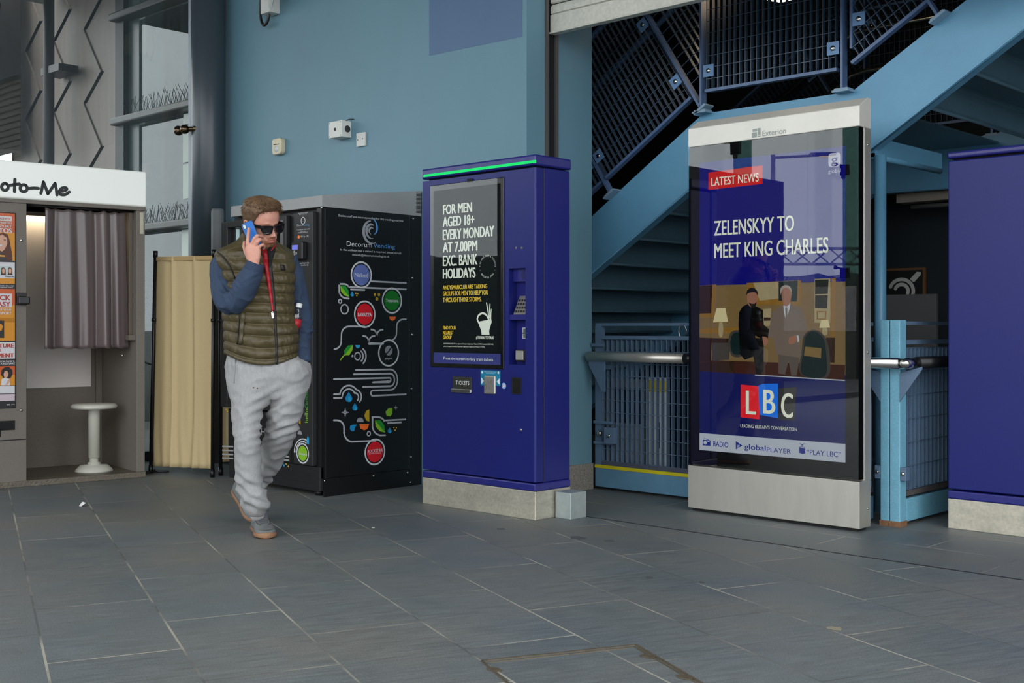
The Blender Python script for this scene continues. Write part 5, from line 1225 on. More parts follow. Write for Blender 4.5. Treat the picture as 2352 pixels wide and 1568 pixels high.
# ================================================================== STAIRCASE
SY0, SY1 = 6.62, 8.85
SLP = .60; TH = .37
kx0, kx1, kz = -4.545, -3.455, 2.555
st = thing('staircase', (-4.0, 7.2, 0), 'blue steel staircase with a landing behind the shutter opening', 'staircase')
def zline(x): return kz - (kx0 - x) * .645 if x < kx0 else (kz if x < kx1 else kz + (x - kx1) * .60)
def stringer(y0, y1, name):
    xs = [-7.9, kx0, kx1, -1.1]
    top = [(x, zline(x)) for x in xs]
    bot = [(-7.9 + .26, zline(-7.9) - .2), (kx0 + .09, kz - TH), (kx1 + .115, kz - TH), (-1.1, zline(-1.1) - TH)]
    pts = [(x, y0, z) for x, z in top] + [(x, y0, z) for x, z in bot[::-1]]
    q = MB(); q.prism(pts, (0, y1 - y0, 0)); 
    # flanges give the channel its rounded lower lip
    for (xa, za), (xb, zb_) in zip(bot[:-1], bot[1:]):
        q.tube([(xa, y0 + .012, za + .008), (xb, y0 + .012, zb_ + .008)], .014, 10)
        q.bar((xa, (y0 + y1) / 2 + .04, za + .006), (xb, (y0 + y1) / 2 + .04, zb_ + .006), .10, .012)
    for (xa, za), (xb, zb_) in zip(top[:-1], top[1:]): q.tube([(xa, y0 + .008, za - .006), (xb, y0 + .008, zb_ - .006)], .008, 8)
    return q.build(name, STEELBLUE, st)
stringer(SY0, SY0 + .014, 'near_stringer'); stringer(SY1, SY1 + .014, 'far_stringer')
TREAD = mat('tread_paint', (84, 116, 132), rough=.32, var=.1, vs=4)
def step(x, z, dx, dz):
    """folded plate: riser with a rounded lip and the tread that follows"""
    pts = [(x + .014, z - dz - .035), (x + .002, z - dz - .02), (x, z - dz), (x - .004, z - .03), (x, z - .008), (x + .02, z), (x + dx, z), (x + dx, z - .006), (x + .026, z - .006), (x + .008, z - .014), (x + .005, z - .03), (x + .008, z - dz), (x + .018, z - dz - .03)]
    q = MB(); q.prism([(a, SY0 + .014, b) for a, b in pts], (0, SY1 - SY0 - .014, 0), 0, False)
    q.tube([(x + .012, SY0 + .014, z - dz - .028), (x + .012, SY1, z - dz - .028)], .012, 8)
    return q.build('step', TREAD, st)
dx, dz = .27, .174
for k in range(1, 14):
    x = kx0 - dx * k; z = kz - .06 - dz * k
    if z > .05: step(x, z, dx, dz)
mb = MB(); mb.box(kx0 - .0, kx1 + .02, SY0 + .014, SY1, kz - .07, kz - .055); mb.build('landing_plate', TREAD, st)
dx2, dz2 = .283, .170
for k in range(1, 9): step(kx1 + .02 + dx2 * k, kz - .06 + dz2 * k, dx2, dz2)
mb = MB(); mb.box(-3.37, -3.33, SY0 + .05, 7.62, 2.15, 2.268); mb.tube([(-3.345, SY0 + .05, 2.155), (-3.345, 7.62, 2.155)], .02, 12); mb.build('landing_beam', STEELBLUE, st)
pxx = on_y(2022, 500, SY0 + .05)
mb = MB(); mb.lathe((pxx.x, SY0 + .05, 0), [(.035, 0), (.035, kz - .4)], 20); mb.build('support_post', STEELBLUE, st)
mb = MB(); mb.lathe((-4.5, SY1 - .05, 0), [(.035, 0), (.035, kz - .4)], 20); mb.build('support_post', STEELBLUE, st)

# ---- railing panels
RAILB = mat('railing_paint', (82, 108, 146), rough=.32, var=.08, vs=5)
RB2 = mat('railing_dark', (60, 80, 100), rough=.3, var=.08, vs=5)
def railing(y, label, front):
    rl = thing('stair_railing', (-4, y, 2.5), label, 'railing', 'barred stair railings')
    N_ = -YA
    def panel(O, A, B, la, lb):
        A = Vector(A).normalized(); B = Vector(B).normalized(); O = Vector(O)
        q = MB(); grating(q, O, A, B, N_, la, lb, .0425, .032, .004, .075, .0019); q.build('barred_panel', RB2, rl)
        q = MB()
        q.bar(O - A * .012, O + A * (la + .012), .045, .02, B); q.build('panel_rail', RAILB, rl)
        q = MB(); q.bar(O + B * lb - A * .012, O + B * lb + A * (la + .012), .045, .02, B)
        q.build('panel_rail', RAILB, rl)
    def clip(p, A, B):
        q = MB(); A = Vector(A).normalized(); B = Vector(B).normalized(); p = Vector(p) - YA * .026
        q.prism([p - A * .04 - B * .04, p + A * .04 - B * .04, p + A * .04 + B * .04, p - A * .04 + B * .04], YA * .008); o = q.build('clip', mat('clip_blue', (104, 142, 184), rough=.4), rl)
        q = MB(); q.lathe(p, [(.017, -.002), (.017, .004), (.009, .008)], 12, 0, -YA); q.build('clip_bolt', CHROME, o)
    def post(p, B, L, foot=True):
        B = Vector(B).normalized(); A = B.cross(YA); q = MB(); q.bar(p, Vector(p) + B * L, .06, .016, (0, 1, 0)) if False else q.bar(p, Vector(p) + B * L, .016, .06, (0, 1, 0))
        o = q.build('post', RAILB, rl)
        if foot:
            q = MB(); q.bar(Vector(p) - A * .055, Vector(p) + A * .055, .10, .012, B); q.bar(Vector(p) - A * .045 + B * .012, Vector(p) + A * .045 + B * .012, .08, .010, B); q.build('post_foot', mat('foot_plate', (128, 158, 178), rough=.4), o)
    # landing: upright panel
    post((kx0 + .02, y, kz), ZA, 1.25); post((kx1 - .04, y, kz), ZA, 1.25)
    panel((kx0 + .06, y, kz + .14), XA, ZA, kx1 - kx0 - .15, 1.0)
    clip((kx0 + .08, y, kz + .27), XA, ZA); clip((kx1 - .10, y, kz + .27), XA, ZA); clip((kx0 + .08, y, kz + 1.0), XA, ZA)
    # lower flight: panels square to the slope
    d = Vector((1, 0, .645)).normalized(); b_ = Vector((-.645, 0, 1)).normalized()
    p0 = Vector((kx0, y, kz)); 
    for k in range(4):
        f0 = p0 - d * (-.03 + k * .93)
        post(f0, b_, 1.15)
        if k < 2 or True:
            panel(f0 - d * .895 + b_ * .13, d, b_, .86, .95)
            clip(f0 - d * .06 + b_ * .3, d, b_); clip(f0 - d * .06 + b_ * .82, d, b_); clip(f0 - d * .87 + b_ * .3, d, b_); clip(f0 - d * .87 + b_ * .82, d, b_)
    # wedge between the last slanted post and the landing post
    q = MB(); O = p0 - d * .02 + b_ * .13
    for i in range(1, 15):
        a = .0425 * i
        # bars square to the slope, cut by the upright post
        x_ = kx0 + .0
        base = p0 - d * .06 + b_ * (.0)
        s0 = a / .645 * 1.0
        c0 = p0 + d * (.05 + a)
        t0 = (c0.x - x_) / (.645 / sqrt(1 + .645 ** 2))
        if t0 < .15 or t0 > 1.15: continue
        q.bar(c0 + b_ * t0, c0 + b_ * 1.15, .032, .004, d)
    for j in range(1, 15):
        tt = .13 + .075 * j
        c0 = p0 + d * .05 + b_ * tt - YA * .018; L_ = (x_ - c0.x) / d.x
        if L_ > .03: q.bar(c0, c0 + d * L_, .004, .004)
    q.build('barred_wedge', RB2, rl)
    # upper flight
    d2 = Vector((1, 0, .60)).normalized(); b2 = Vector((-.60, 0, 1)).normalized(); p1 = Vector((kx1, y, kz))
    q = MB(); q.bar((kx1 + .02, y, kz + .25), (kx1 + .02, y, kz + 1.3), .016, .05, (0, 1, 0)); q.build('edge_bar', RAILB, rl)
    f1 = p1 + d2 * .66
    post(f1, b2, 1.1); panel(f1 + d2 * .03 + b2 * .13, d2, b2, 1.05, .95)
    f2 = f1 + d2 * 1.12; post(f2, b2, 1.1); panel(f2 + d2 * .03 + b2 * .13, d2, b2, 1.05, .95)
    q = MB()
    for i in range(0, 15):
        c0 = f1 - d2 * (.03 + .0425 * i) + b2 * .13; t1 = (c0.x - (kx1 + .03)) / (.60 / sqrt(1.36))
        if t1 > .02: q.bar(c0, c0 + b2 * min(t1, .95), .032, .004, d2)
    for j in range(0, 14):
        c0 = f1 - d2 * .03 + b2 * (.13 + .075 * j) - YA * .018; L_ = (c0.x - (kx1 + .03)) / d2.x
        if L_ > .02: q.bar(c0, c0 - d2 * L_, .004, .004)
    q.build('barred_wedge', RB2, rl)
    q = MB(); c0 = f1 + b2 * .13; q.bar(c0, c0 - d2 * ((c0.x - kx1 - .02) / d2.x), .045, .02, b2); q.build('panel_rail', RAILB, rl)
    clip((kx1 + .07, y, kz + .42), XA, ZA)
    return rl
rl = railing(SY0 - .03, 'near blue barred railing along the stairs and landing', True)
rl2 = railing(SY1 + .05, 'far blue barred railing seen through the near one', False)
RAILS = mat('handrail_steel', (206, 198, 180), rough=.2, metal=1.0)
q = MB()
for y in (SY1 - .06,):
    for h in (.95, .62):
        pts = [(-7.2, y, zline(-7.2) + h), (kx0 - .05, y, kz + h - .02), (kx0 + .08, y, kz + h), (kx1 - .05, y, kz + h), (kx1 + .08, y, kz + h + .03), (-1.2, y, zline(-1.2) + h)]
        q.tube(pts, .021, 10)
q.build('handrail', RAILS, rl2)
q = MB()
for h in (.98,): q.tube([(-7.2, SY0 + .09, zline(-7.2) + h), (kx0, SY0 + .09, kz + h), (kx1, SY0 + .09, kz + h), (-1.2, SY0 + .09, zline(-1.2) + h)], .021, 10)
q.build('handrail', RAILB, rl)

# ================================================================== ROLLER SHUTTER, LAMP AND THINGS IN THE DARK
SHY = 5.83; SHZ = 3.07
rs = thing('roller_shutter', (-1, SHY, SHZ), 'off-white roller shutter rolled up over the stair opening', 'roller shutter')
SHM = mat('shutter_white', (196, 196, 184), rough=.42, var=.07, vs=5, speck=.06, ss=40)
q = MB(); q.box(WX + .015, 3.1, SHY - .018, SHY + .018, SHZ, SHZ + .115); q.box(WX + .015, 3.1, SHY - .03, SHY + .03, SHZ - .012, SHZ); q.build('bottom_bar', SHM, rs, bevel=.004)
z = SHZ + .118
for k in range(12):
    pts = [(0, SHY - .006, z), (0, SHY - .016, z + .006), (0, SHY - .018, z + .035), (0, SHY - .010, z + .058), (0, SHY - .002, z + .066), (0, SHY + .006, z + .066), (0, SHY + .002, z + .03), (0, SHY + .004, z)]
    q = MB(); q.prism([(WX + .02, y, zz) for _, y, zz in pts], (3.08 - WX, 0, 0)); q.build('slat', SHM, rs); z += .072
q = MB(); q.box(WX - .004, WX + .022, SHY - .055, SHY - .036, 0, 3.98); q.box(WX - .004, WX + .022, SHY + .036, SHY + .06, 0, 3.98); q.box(WX, WX + .006, SHY - .036, SHY + .036, 0, 3.98, 1); q.build('guide_channel', [mat('guide_grey', (76, 78, 76), rough=.45), MATTBLACK], rs)
lp = at(1795, -36, 8.2); 
cl = thing('ceiling_lamp', tuple(lp), 'round lit lamp hanging above the stair landing', 'lamp')
q = MB(); q.lathe((lp.x, lp.y, lp.z), [(.02, -.12), (.11, -.09), (.15, -.02), (.15, .05), (.12, .10)], 28); q.build('diffuser', glow('lamp_warm', (255, 226, 186), 9.0), cl)
q = MB(); q.lathe((lp.x, lp.y, lp.z), [(.155, .09), (.155, .12), (.03, .13), (.02, CZ - lp.z)], 24); q.build('fitting', BLACK, cl)
# fluorescent batten, hearing sign and grey panel at the back
b0, b1 = on_y(2068, 441, BY - .35), on_y(2190, 428, BY - .35)
bt_ = thing('strip_light', tuple(b0), 'unlit strip light fitting in the dark behind the ticket cabinet', 'strip light')
q = MB(); q.bar((b0.x, BY - .35, b0.z - .06), (b0.x + 1.3, BY - .35, b0.z - .06), .14, .07); q.build('body', mat('batten_grey', (150, 140, 126), rough=.5), bt_)
q = MB(); q.tube([(b0.x + .3, BY - .35, b0.z - .03), (b0.x + .3, BY - .35, CZ)], .008, 6); q.tube([(b0.x + 1.1, BY - .35, b0.z - .03), (b0.x + 1.1, BY - .35, CZ)], .008, 6); q.build('hanger', BLACK, bt_)
q = MB(); q.tube([(b0.x + .1, BY - .36, b0.z - .13), (b0.x + 1.2, BY - .36, b0.z - .13)], .02, 8); q.build('tube', mat('tube_dead', (120, 120, 116), rough=.3), bt_)
fb = Face((0, BY - .02, 0), (1, 0, 0))
hs_ = thing('hearing_sign', tuple(fb.P(2080, 660)), 'framed black hearing loop sign on the dark back wall', 'sign')
q = MB(); slab(q, fb, 2018, 618, 2128, 690, 0, .03); q.build('frame', mat('sign_frame', (110, 74, 40), rough=.5), hs_)
q = MB(); u0, v1 = fb.inv(2022, 623); u1, v0 = fb.inv(2123, 690); box_uv(q, fb, u0, u1, v0, v1, .02, .032); q.build('sign_face', MATTBLACK, hs_)
q = MB(); cx_, cy_ = 2075, 668
for rx in (27, 15): stroke(q, fb, [(cx_ + rx * cos(radians(a)), cy_ - rx * .98 * sin(radians(a))) for a in range(-20, 166, 12)], .03, .034)
poly(q, fb, [(2094, 641), (2110, 624), (2119, 625), (2119, 631), (2103, 649)], .034); q.build('symbol', mat('sign_grey', (190, 190, 184), rough=.5), hs_)
p0, p1 = on_z(2030, 1010), on_y(2150, 677, 8.6)
q = MB(); a = on_y(2018, 677, 8.6); q.box(a.x, p1.x, 8.6, 8.64, 0, a.z)
tag(q.build('grey_panel', mat('panel_grey', (84, 84, 84), rough=.5), None, bevel=.003), 'plain grey panel standing in the dark behind the side gate', 'panel')
# boards leaning behind the near gate
for i, (xa, xb, yy, zt_, c, lab) in enumerate(((1385, 1478, 6.62 - .16, 868, (150, 152, 150), 'grey notice board standing behind the near gate bars'), (1487, 1536, 6.62 - .2, 866, (216, 216, 210), 'white notice board with yellow top behind the gate bars'))):
    f_ = Face((0, yy, 0), (1, 0, 0)); u0, v1 = f_.inv(xa, zt_); u1, _ = f_.inv(xb, zt_)
    r = thing('notice_board', ((u0 + u1) / 2, yy, 0), lab, 'notice board')
    q = MB(); box_uv(q, f_, u0, u1, 0, v1, -.012, 0); q.build('board', mat('board%d' % i, c, rough=.5), r)
    q = MB()
    if i: box_uv(q, f_, u0 + .01, u1 - .01, v1 - .1, v1 - .02, 0, .001); box_uv(q, f_, u0 + .085, u0 + .105, .3, v1 - .3, 0, .001, 1)
    else: box_uv(q, f_, u0 + .10, u1 - .02, .45, v1 - .06, 0, .001, 1)
    q.build('print', [mat('print_yellow', (216, 190, 30)), mat('print_dark', (36, 40, 60))], r)

# ================================================================== THINGS ON THE BLUE WALL
wf = Face((0, WY, 0), (1, 0, 0))
j = thing('junction_box', tuple(wf.P(770, 298)), 'white square metal box sticking out of the blue wall', 'junction box')
u0, v1 = wf.inv(771, 280); u1, v0 = wf.inv(806, 312)
JD = .095; u0b, v1b = wf.inv(755, 281, JD); u1b, v0b = wf.inv(784.5, 313, JD)
q = MB(); box_uv(q, wf, u0b, u1b, v0b, v1b, 0, JD); q.build('case', mat('box_white', (212, 214, 206), rough=.45, var=.07, vs=14), j, bevel=.004)
q = MB(); disc(q, wf, *[(770), (296)], .007, JD + .0012) if False else None
q = MB(); mb_poly(q, wf, [((u0b + u1b) / 2 + .010 * cos(a), (v0b + v1b) / 2 + .013 * sin(a)) for a in [2 * pi * k / 12 for k in range(12)]], JD + .001); q.build('front_hole', MATTBLACK, j)
q = MB(); q.lathe(wf.pt(u1b, (v0b + v1b) / 2, JD * .42), [(.026, -.002), (.026, .004), (.018, .005)], 20, 0, (1, 0, 0)); q.build('rubber_grommet', mat('grommet', (44, 46, 46), rough=.6), j)
for du in (.012, u1b - u0b - .012):
    for dv in (.012, v1b - v0b - .012):
        q = MB(); mb_poly(q, wf, [(u0b + du + .0045 * cos(a), v0b + dv + .0045 * sin(a)) for a in [2 * pi * k / 8 for k in range(8)]], JD + .001); q.build('screw', mat('screw_dark', (70, 70, 66)), j)
q = MB(); q.tube([wf.pt(u1b - .02, v1b - .002, .05), wf.pt(u1b + .015, v1b + .012, .03), wf.pt(u1b + .035, v1b + .012, .005)], .004, 6); q.build('cable_end', BLACK, j)
q = MB(); slab(q, wf, 822.5, 307, 842, 335, 0, .018); o = q.build('blank_plate', WHITEP, None, bevel=.003); tag(o, 'flat white blank plate beside the white metal box on the wall', 'plate')
q = MB()
for px, py in ((826, 322), (837, 319)): disc(q, wf, px, py, .006, .0185, 0, 8)
q.build('screw', mat('screw_dark', (70, 70, 66)), o)
s_ = thing('motion_sensor', tuple(wf.P(645, 337)), 'small yellowed motion sensor between the column and the white metal box', 'motion sensor')
q = MB(); u0, v1 = wf.inv(635, 321); u1, v0 = wf.inv(656, 354); rr = .03; pts = []
for cx_, cy_, a0 in ((u1 - rr, v1 - rr * .6, 0), (u0 + rr, v1 - rr * .6, 90), (u0 + rr, v0 + rr, 180), (u1 - rr, v0 + rr, 270)):
    for k in range(6): pts.append((cx_ + rr * cos(radians(a0 + 18 * k)), cy_ + (rr if a0 > 100 else rr * .6) * sin(radians(a0 + 18 * k))))
q.prism([wf.pt(u, v, 0) for u, v in pts], wf.N * .045, 0); q.build('case', mat('sensor_cream', (208, 198, 168), rough=.45, var=.1, vs=20), s_, bevel=.006)
q = MB(); c_ = wf.pt((u0 + u1) / 2, v0 + (v1 - v0) * .34, .036); q.ball(c_, .032, 10, 0, (1, .7, .85)); q.build('lens', mat('sensor_lens', (206, 212, 212), rough=.2), s_)
q = MB(); box_uv(q, wf, u0 + .025, u1 - .025, v0 + (v1 - v0) * .60, v0 + (v1 - v0) * .64, .045, .0465); q.build('window', MATTBLACK, s_)
cc = thing('camera_mount', tuple(wf.P(640, 10)), 'white camera mount with a black looped cable high on the wall', 'camera mount')
q = MB(); u0, v1 = wf.inv(622, -30); u1, v0 = wf.inv(643, 32); box_uv(q, wf, u0, u1, v0, v1, 0, .10); q.build('case', WHITEP, cc, bevel=.006)
q = MB(); q.prism([wf.P(634, -30, .1), wf.P(668, -30, .16), wf.P(668, 2, .18), wf.P(661, 31, .18), wf.P(655, 28, .16), wf.P(648, 10, .1)], (.0, .02, .0)); q.build('bracket', WHITEP, cc)
cab = [(622, -30), (614, 0), (612, 30), (614, 50), (620, 61), (627, 56), (631, 44), (633, 32)]
q = MB(); q.tube([wf.P(x, y, .06) for x, y in smooth_path(cab, 5)], .012, 10); q.build('cable', BLACK, cc)

# ================================================================== ON THE FLOOR
q = MB(); A_ = on_z(1106, 1518); B_2 = on_z(1460, 1481); C_ = on_z(1600, 1562); Dp = A_ + (C_ - B_2) * 2.2; C2 = B_2 + (C_ - B_2) * 2.2
hc = thing('floor_hatch', tuple((A_ + C2) / 2), 'recessed floor hatch with brown metal edges in the tiles', 'hatch')
def rim(a, b, w): 
    d = (b - a).normalized(); n_ = Vector((-d.y, d.x, 0)) * w / 2
    q = MB(); q.prism([a - n_, b - n_, b + n_, a + n_], (0, 0, .003)); q.build('edge', mat('hatch_brass', (108, 98, 80), rough=.45, metal=.4, var=.25, vs=14), hc)
for a, b in ((A_, B_2), (B_2, C2), (C2, Dp), (Dp, A_)): rim(a, b, .009)
for a, b in ((A_, B_2), (B_2, C2)):
    i0 = (A_ + C2) / 2; rim(a.lerp(i0, .055), b.lerp(i0, .055), .005)
for p in (on_z(1134, 1538), on_z(1488, 1508), on_z(1572, 1556)):
    q = MB(); q.prism([p + Vector((.03 * cos(a), .018 * sin(a), .0015)) for a in [2 * pi * k / 12 for k in range(12)]], (0, 0, .002)); q.build('lifting_key', mat('hatch_brass', (108, 98, 80)), hc)
def bit(px, py, r, c, name, label, cat, h=.002, n=9, seed=1):
    rnd = random.Random(seed); p = on_z(px, py); q = MB()
    q.prism([p + Vector((r * rnd.uniform(.6, 1.1) * cos(2 * pi * k / n), r * rnd.uniform(.5, 1.0) * sin(2 * pi * k / n), .0012)) for k in range(n)], (0, 0, h))
    tag(q.build(name, mat('bit_%d_%d_%d' % c, c, rough=.7), None), label, cat)
p = on_z(189, 1162); q = MB(); rnd = random.Random(3)
q.add([p + Vector(v) for v in ((-.02, -.012, .001), (.018, -.016, .002), (.024, .012, .022), (-.012, .016, .012), (0, 0, .028))], [(0, 1, 4), (1, 2, 4), (2, 3, 4), (3, 0, 4)]); tag(q.build('paper_scrap', mat('paper_white', (214, 214, 210), rough=.8), None), 'crumpled white paper scrap on the tiles before the photo booth', 'litter')
bit(857, 1212, .012, (190, 190, 180), 'paper_scrap', 'tiny white scrap on the tiles below the vending machine', 'litter', seed=2)
bit(1918, 1444, .034, (146, 140, 122), 'worn_spot', 'pale round worn spot on the open tiles before the display', 'stain', .0006, 14, 3)
for i, (x, y, r_, lab) in enumerate(((1327, 1235, .05, 'largest dark gum stain below the ticket machine'), (1400, 1242, .03, 'dark gum stain right of the largest one'), (1491, 1326, .022, 'dark gum stain on the tiles below the gate'), (1612, 1337, .014, 'small dark gum stain below the display'), (1150, 1215, .03, 'faint dark stain near the ticket machine plinth'))):
    bit(x, y, r_, (80, 84, 87), 'gum_stain', lab, 'stain', .0005, 14, 10 + i)
# ================================================================== THE MAN ON THE PHONE
PD = 6.22
def Q(px, py, t=0.0): return at(px, py, PD - t)       # t = metres nearer to the viewer than his front foot
PXM = F / PD
def interp(tab, y):
    """tab rows sorted by first value; smooth interpolation of the rest"""
    n = len(tab)
    if y <= tab[0][0]: return tab[0][1:]
    if y >= tab[-1][0]: return tab[-1][1:]
    for i in range(n - 1):
        if tab[i][0] <= y <= tab[i + 1][0]: break
    p1, p2 = tab[i], tab[i + 1]; p0 = tab[max(0, i - 1)]; p3 = tab[min(n - 1, i + 2)]
    h = p2[0] - p1[0]; t = (y - p1[0]) / h; r = []
    for k in range(1, len(p1)):
        m1 = (p2[k] - p0[k]) / max(1e-6, p2[0] - p0[0]) * h; m2 = (p3[k] - p1[k]) / max(1e-6, p3[0] - p1[0]) * h
        t2, t3 = t * t, t ** 3
        r.append((2 * t3 - 3 * t2 + 1) * p1[k] + (t3 - 2 * t2 + t) * m1 + (-2 * t3 + 3 * t2) * p2[k] + (t3 - t2) * m2)
    return r
def sgp(v, e): return math.copysign(abs(v) ** e, v)
def ring_px(y, L, R, tc, th, n=48, e=1.0, shrink=0.0, bulge=0.0):
    xc, hw = (L + R) / 2, (R - L) / 2 - shrink * PXM; th = th - shrink; o = []
    for k in range(n):
        a = 2 * pi * k / n; c, s_ = sgp(cos(a), e), sgp(sin(a), e)
        o.append(Q(xc + hw * c, y + bulge * (1 - c * c) * (1 if s_ > 0 else .2), tc + th * s_))
    return o
def column_loft(mb, tab, n=48, step=6, e=1.0, shrink=0.0):
    ys = []; y = tab[0][0]
    while y < tab[-1][0]: ys.append(y); y += step
    ys.append(tab[-1][0])
    mb.loft([ring_px(y, *interp(tab, y), n=n, e=e, shrink=shrink) for y in ys])
def limb(mb, pts, n=20, sub=6, shrink=0.0):
    """pts: px, py, t, radius in px"""
    q = [(Vector(Q(p[0], p[1], p[2])), p[3] / PXM) for p in pts]; P = []; R_ = []
    for i in range(len(q) - 1):
        p0, p1, p2, p3 = q[max(0, i - 1)], q[i], q[i + 1], q[min(len(q) - 1, i + 2)]
        for j in range(sub):
            t = j / sub
            P.append(.5 * ((2 * p1[0]) + (p2[0] - p0[0]) * t + (2 * p0[0] - 5 * p1[0] + 4 * p2[0] - p3[0]) * t * t + (3 * p1[0] - p0[0] - 3 * p2[0] + p3[0]) * t ** 3))
            R_.append(p1[1] * (1 - t) + p2[1] * t)
    P.append(q[-1][0]); R_.append(q[-1][1])
    mb.tube(P, [r - shrink for r in R_], n)
def fuse(mb, voxel, smooth=4, fac=.5):
    o = mb.build('tmp', []); me = o.data
    m = o.modifiers.new('r', 'REMESH'); m.mode = 'VOXEL'; m.voxel_size = voxel; m.use_smooth_shade = True
    if smooth: s_ = o.modifiers.new('s', 'SMOOTH'); s_.iterations = smooth; s_.factor = fac
    dg = bpy.context.evaluated_depsgraph_get(); dg.update(); e = bpy.data.meshes.new_from_object(o.evaluated_get(dg))
    bpy.data.objects.remove(o); bpy.data.meshes.remove(me); return e
def finish(me, name, mats, parent, disp=None, matfn=None):
    """displace a fused mesh along its normals, sort its faces by material, and hang it under its parent"""
    if disp:
        ns = [v.normal.copy() for v in me.vertices]
        for v, n_ in zip(me.vertices, ns): v.co = v.co + n_ * disp(v.co.copy(), n_)
        me.update()
    if not isinstance(mats, (list, tuple)): mats = [mats]
    for m in mats: me.materials.append(m)
    if matfn:
        for p in me.polygons: p.material_index = matfn(p.center)
    me.polygons.foreach_set('use_smooth', [True] * len(me.polygons))
    inv = WM[parent.name].inverted(); me.transform(inv); me.update(); me.name = name
    o = bpy.data.objects.new(name, me); S.collection.objects.link(o); o.parent = parent; WM[o.name] = WM[parent.name]; return o
def nz3(p, s, off=0.0): return noise.noise(Vector((p.x * s[0] + off, p.y * s[1], p.z * s[2])))
def loc(p):      # metres in his own frame: right, towards viewer, up
    d = p - Q(600, 1236, 0); return Vector((d.dot(RT), -d.dot(FW), p.z))

man = thing('person', tuple(on_z(600, 1230)), 'man in an olive padded vest, grey joggers and sunglasses talking on a phone', 'person', None, RZ)
SKIN = mat('skin', (204, 148, 128), rough=.48, var=.06, vs=9, speck=.03, ss=300)
SKIN.node_tree.nodes['Principled BSDF'].inputs['Subsurface Weight'].default_value = .12
SKIN.node_tree.nodes['Principled BSDF'].inputs['Subsurface Radius'].default_value = (.012, .005, .003)
LIP = mat('lips', (176, 108, 96), rough=.45); STUB = mat('stubble', (158, 104, 74), rough=.7, speck=.3, ss=420); STUB2 = mat('stubble_dark', (122, 78, 54), rough=.75, speck=.3, ss=420)
HAIR = mat('hair_brown', (104, 80, 56), rough=.6, var=.3, vs=60, stretch=(1, 1, 1), speck=.25, ss=260)
VEST = mat('vest_olive', (74, 66, 42), rough=.48, spec=.4, var=.14, vs=14, bump=.22, bs=48)
VESTD = mat('vest_trim', (30, 28, 24), rough=.6); REDL = mat('vest_lining_red', (156, 6, 22), rough=.5, bump=.1, bs=60)
SWEAT = mat('sweatshirt_blue', (45, 62, 86), rough=.85, var=.10, vs=16, speck=.12, ss=330)
JOG = mat('jogger_grey', (152, 153, 153), rough=.9, var=.09, vs=70, stretch=(1, 1, .35), speck=.09, ss=330)
SUEDE = mat('suede_grey', (104, 108, 108), rough=.85, var=.12, vs=30, speck=.1, ss=300); GUM = mat('gum_sole', (140, 104, 76), rough=.6, speck=.1, ss=300); LACE = mat('lace_grey', (92, 94, 98), rough=.8); SOCK = mat('sock_white', (206, 206, 204), rough=.9)

# ---------------- tables taken from the outline of the figure
LEGA = [(835, 518, 640, .0, .135), (870, 521, 640, .015, .13), (905, 527, 630, .03, .12), (940, 531, 606, .045, .105), (965, 533, 599, .06, .095), (1017, 538, 598, .085, .085), (1050, 540, 598, .07, .082), (1090, 541, 599, .05, .08), (1120, 543, 605, .03, .082), (1142, 549, 615, .015, .086), (1160, 556, 622, .0, .086), (1168, 560, 621, -.005, .078), (1174, 563, 613, -.01, .066), (1184, 571, 602, -.015, .05)]
LEGB = [(835, 590, 712, -.01, .13), (870, 600, 713, -.01, .125), (912, 620, 702, -.01, .115), (948, 614, 693, -.02, .105), (994, 610, 682, -.06, .095), (1017, 602, 672, -.10, .09), (1056, 596, 652, -.20, .085), (1090, 588, 632, -.30, .082), (1121, 572, 612, -.40, .08), (1150, 560, 596, -.47, .075), (1172, 560, 588, -.52, .06)]
HIPS = [(790, 528, 668, 0, .112), (812, 522, 680, 0, .118), (835, 518, 709, 0, .138), (855, 520, 714, 0, .14), (880, 523, 708, 0, .135), (900, 527, 700, 0, .12), (916, 545, 690, 0, .09)]
VTAB = [(538, 557, 625, .02, .070), (546, 552, 632, .02, .078), (556, 542, 640, .02, .088), (566, 524, 656, .015, .100), (575, 504, 668, .01, .115), (586, 494, 674, .005, .130), (605, 497, 676, .005, .142), (640, 507, 676, .01, .150), (680, 509, 675, .01, .152), (720, 512, 678, .01, .152), (760, 515, 686, .01, .152), (790, 516, 684, .008, .148), (806, 516, 683, .006, .148), (816, 517, 682, .004, .145)]
ARMR = [(510, 596, .0, 22), (507, 618, .015, 25), (511, 650, .045, 27), (519, 678, .085, 28.5), (530, 693, .125, 28), (548, 683, .17, 28), (562, 660, .20, 27), (574, 636, .215, 24), (583, 617, .22, 21)]
ARML = [(662, 592, -.02, 21), (668, 612, -.03, 24), (676, 650, -.04, 24), (686, 700, -.07, 24), (694, 752, -.08, 25), (692, 785, -.04, 21), (693, 810, -.01, 18), (698, 832, .01, 15)]

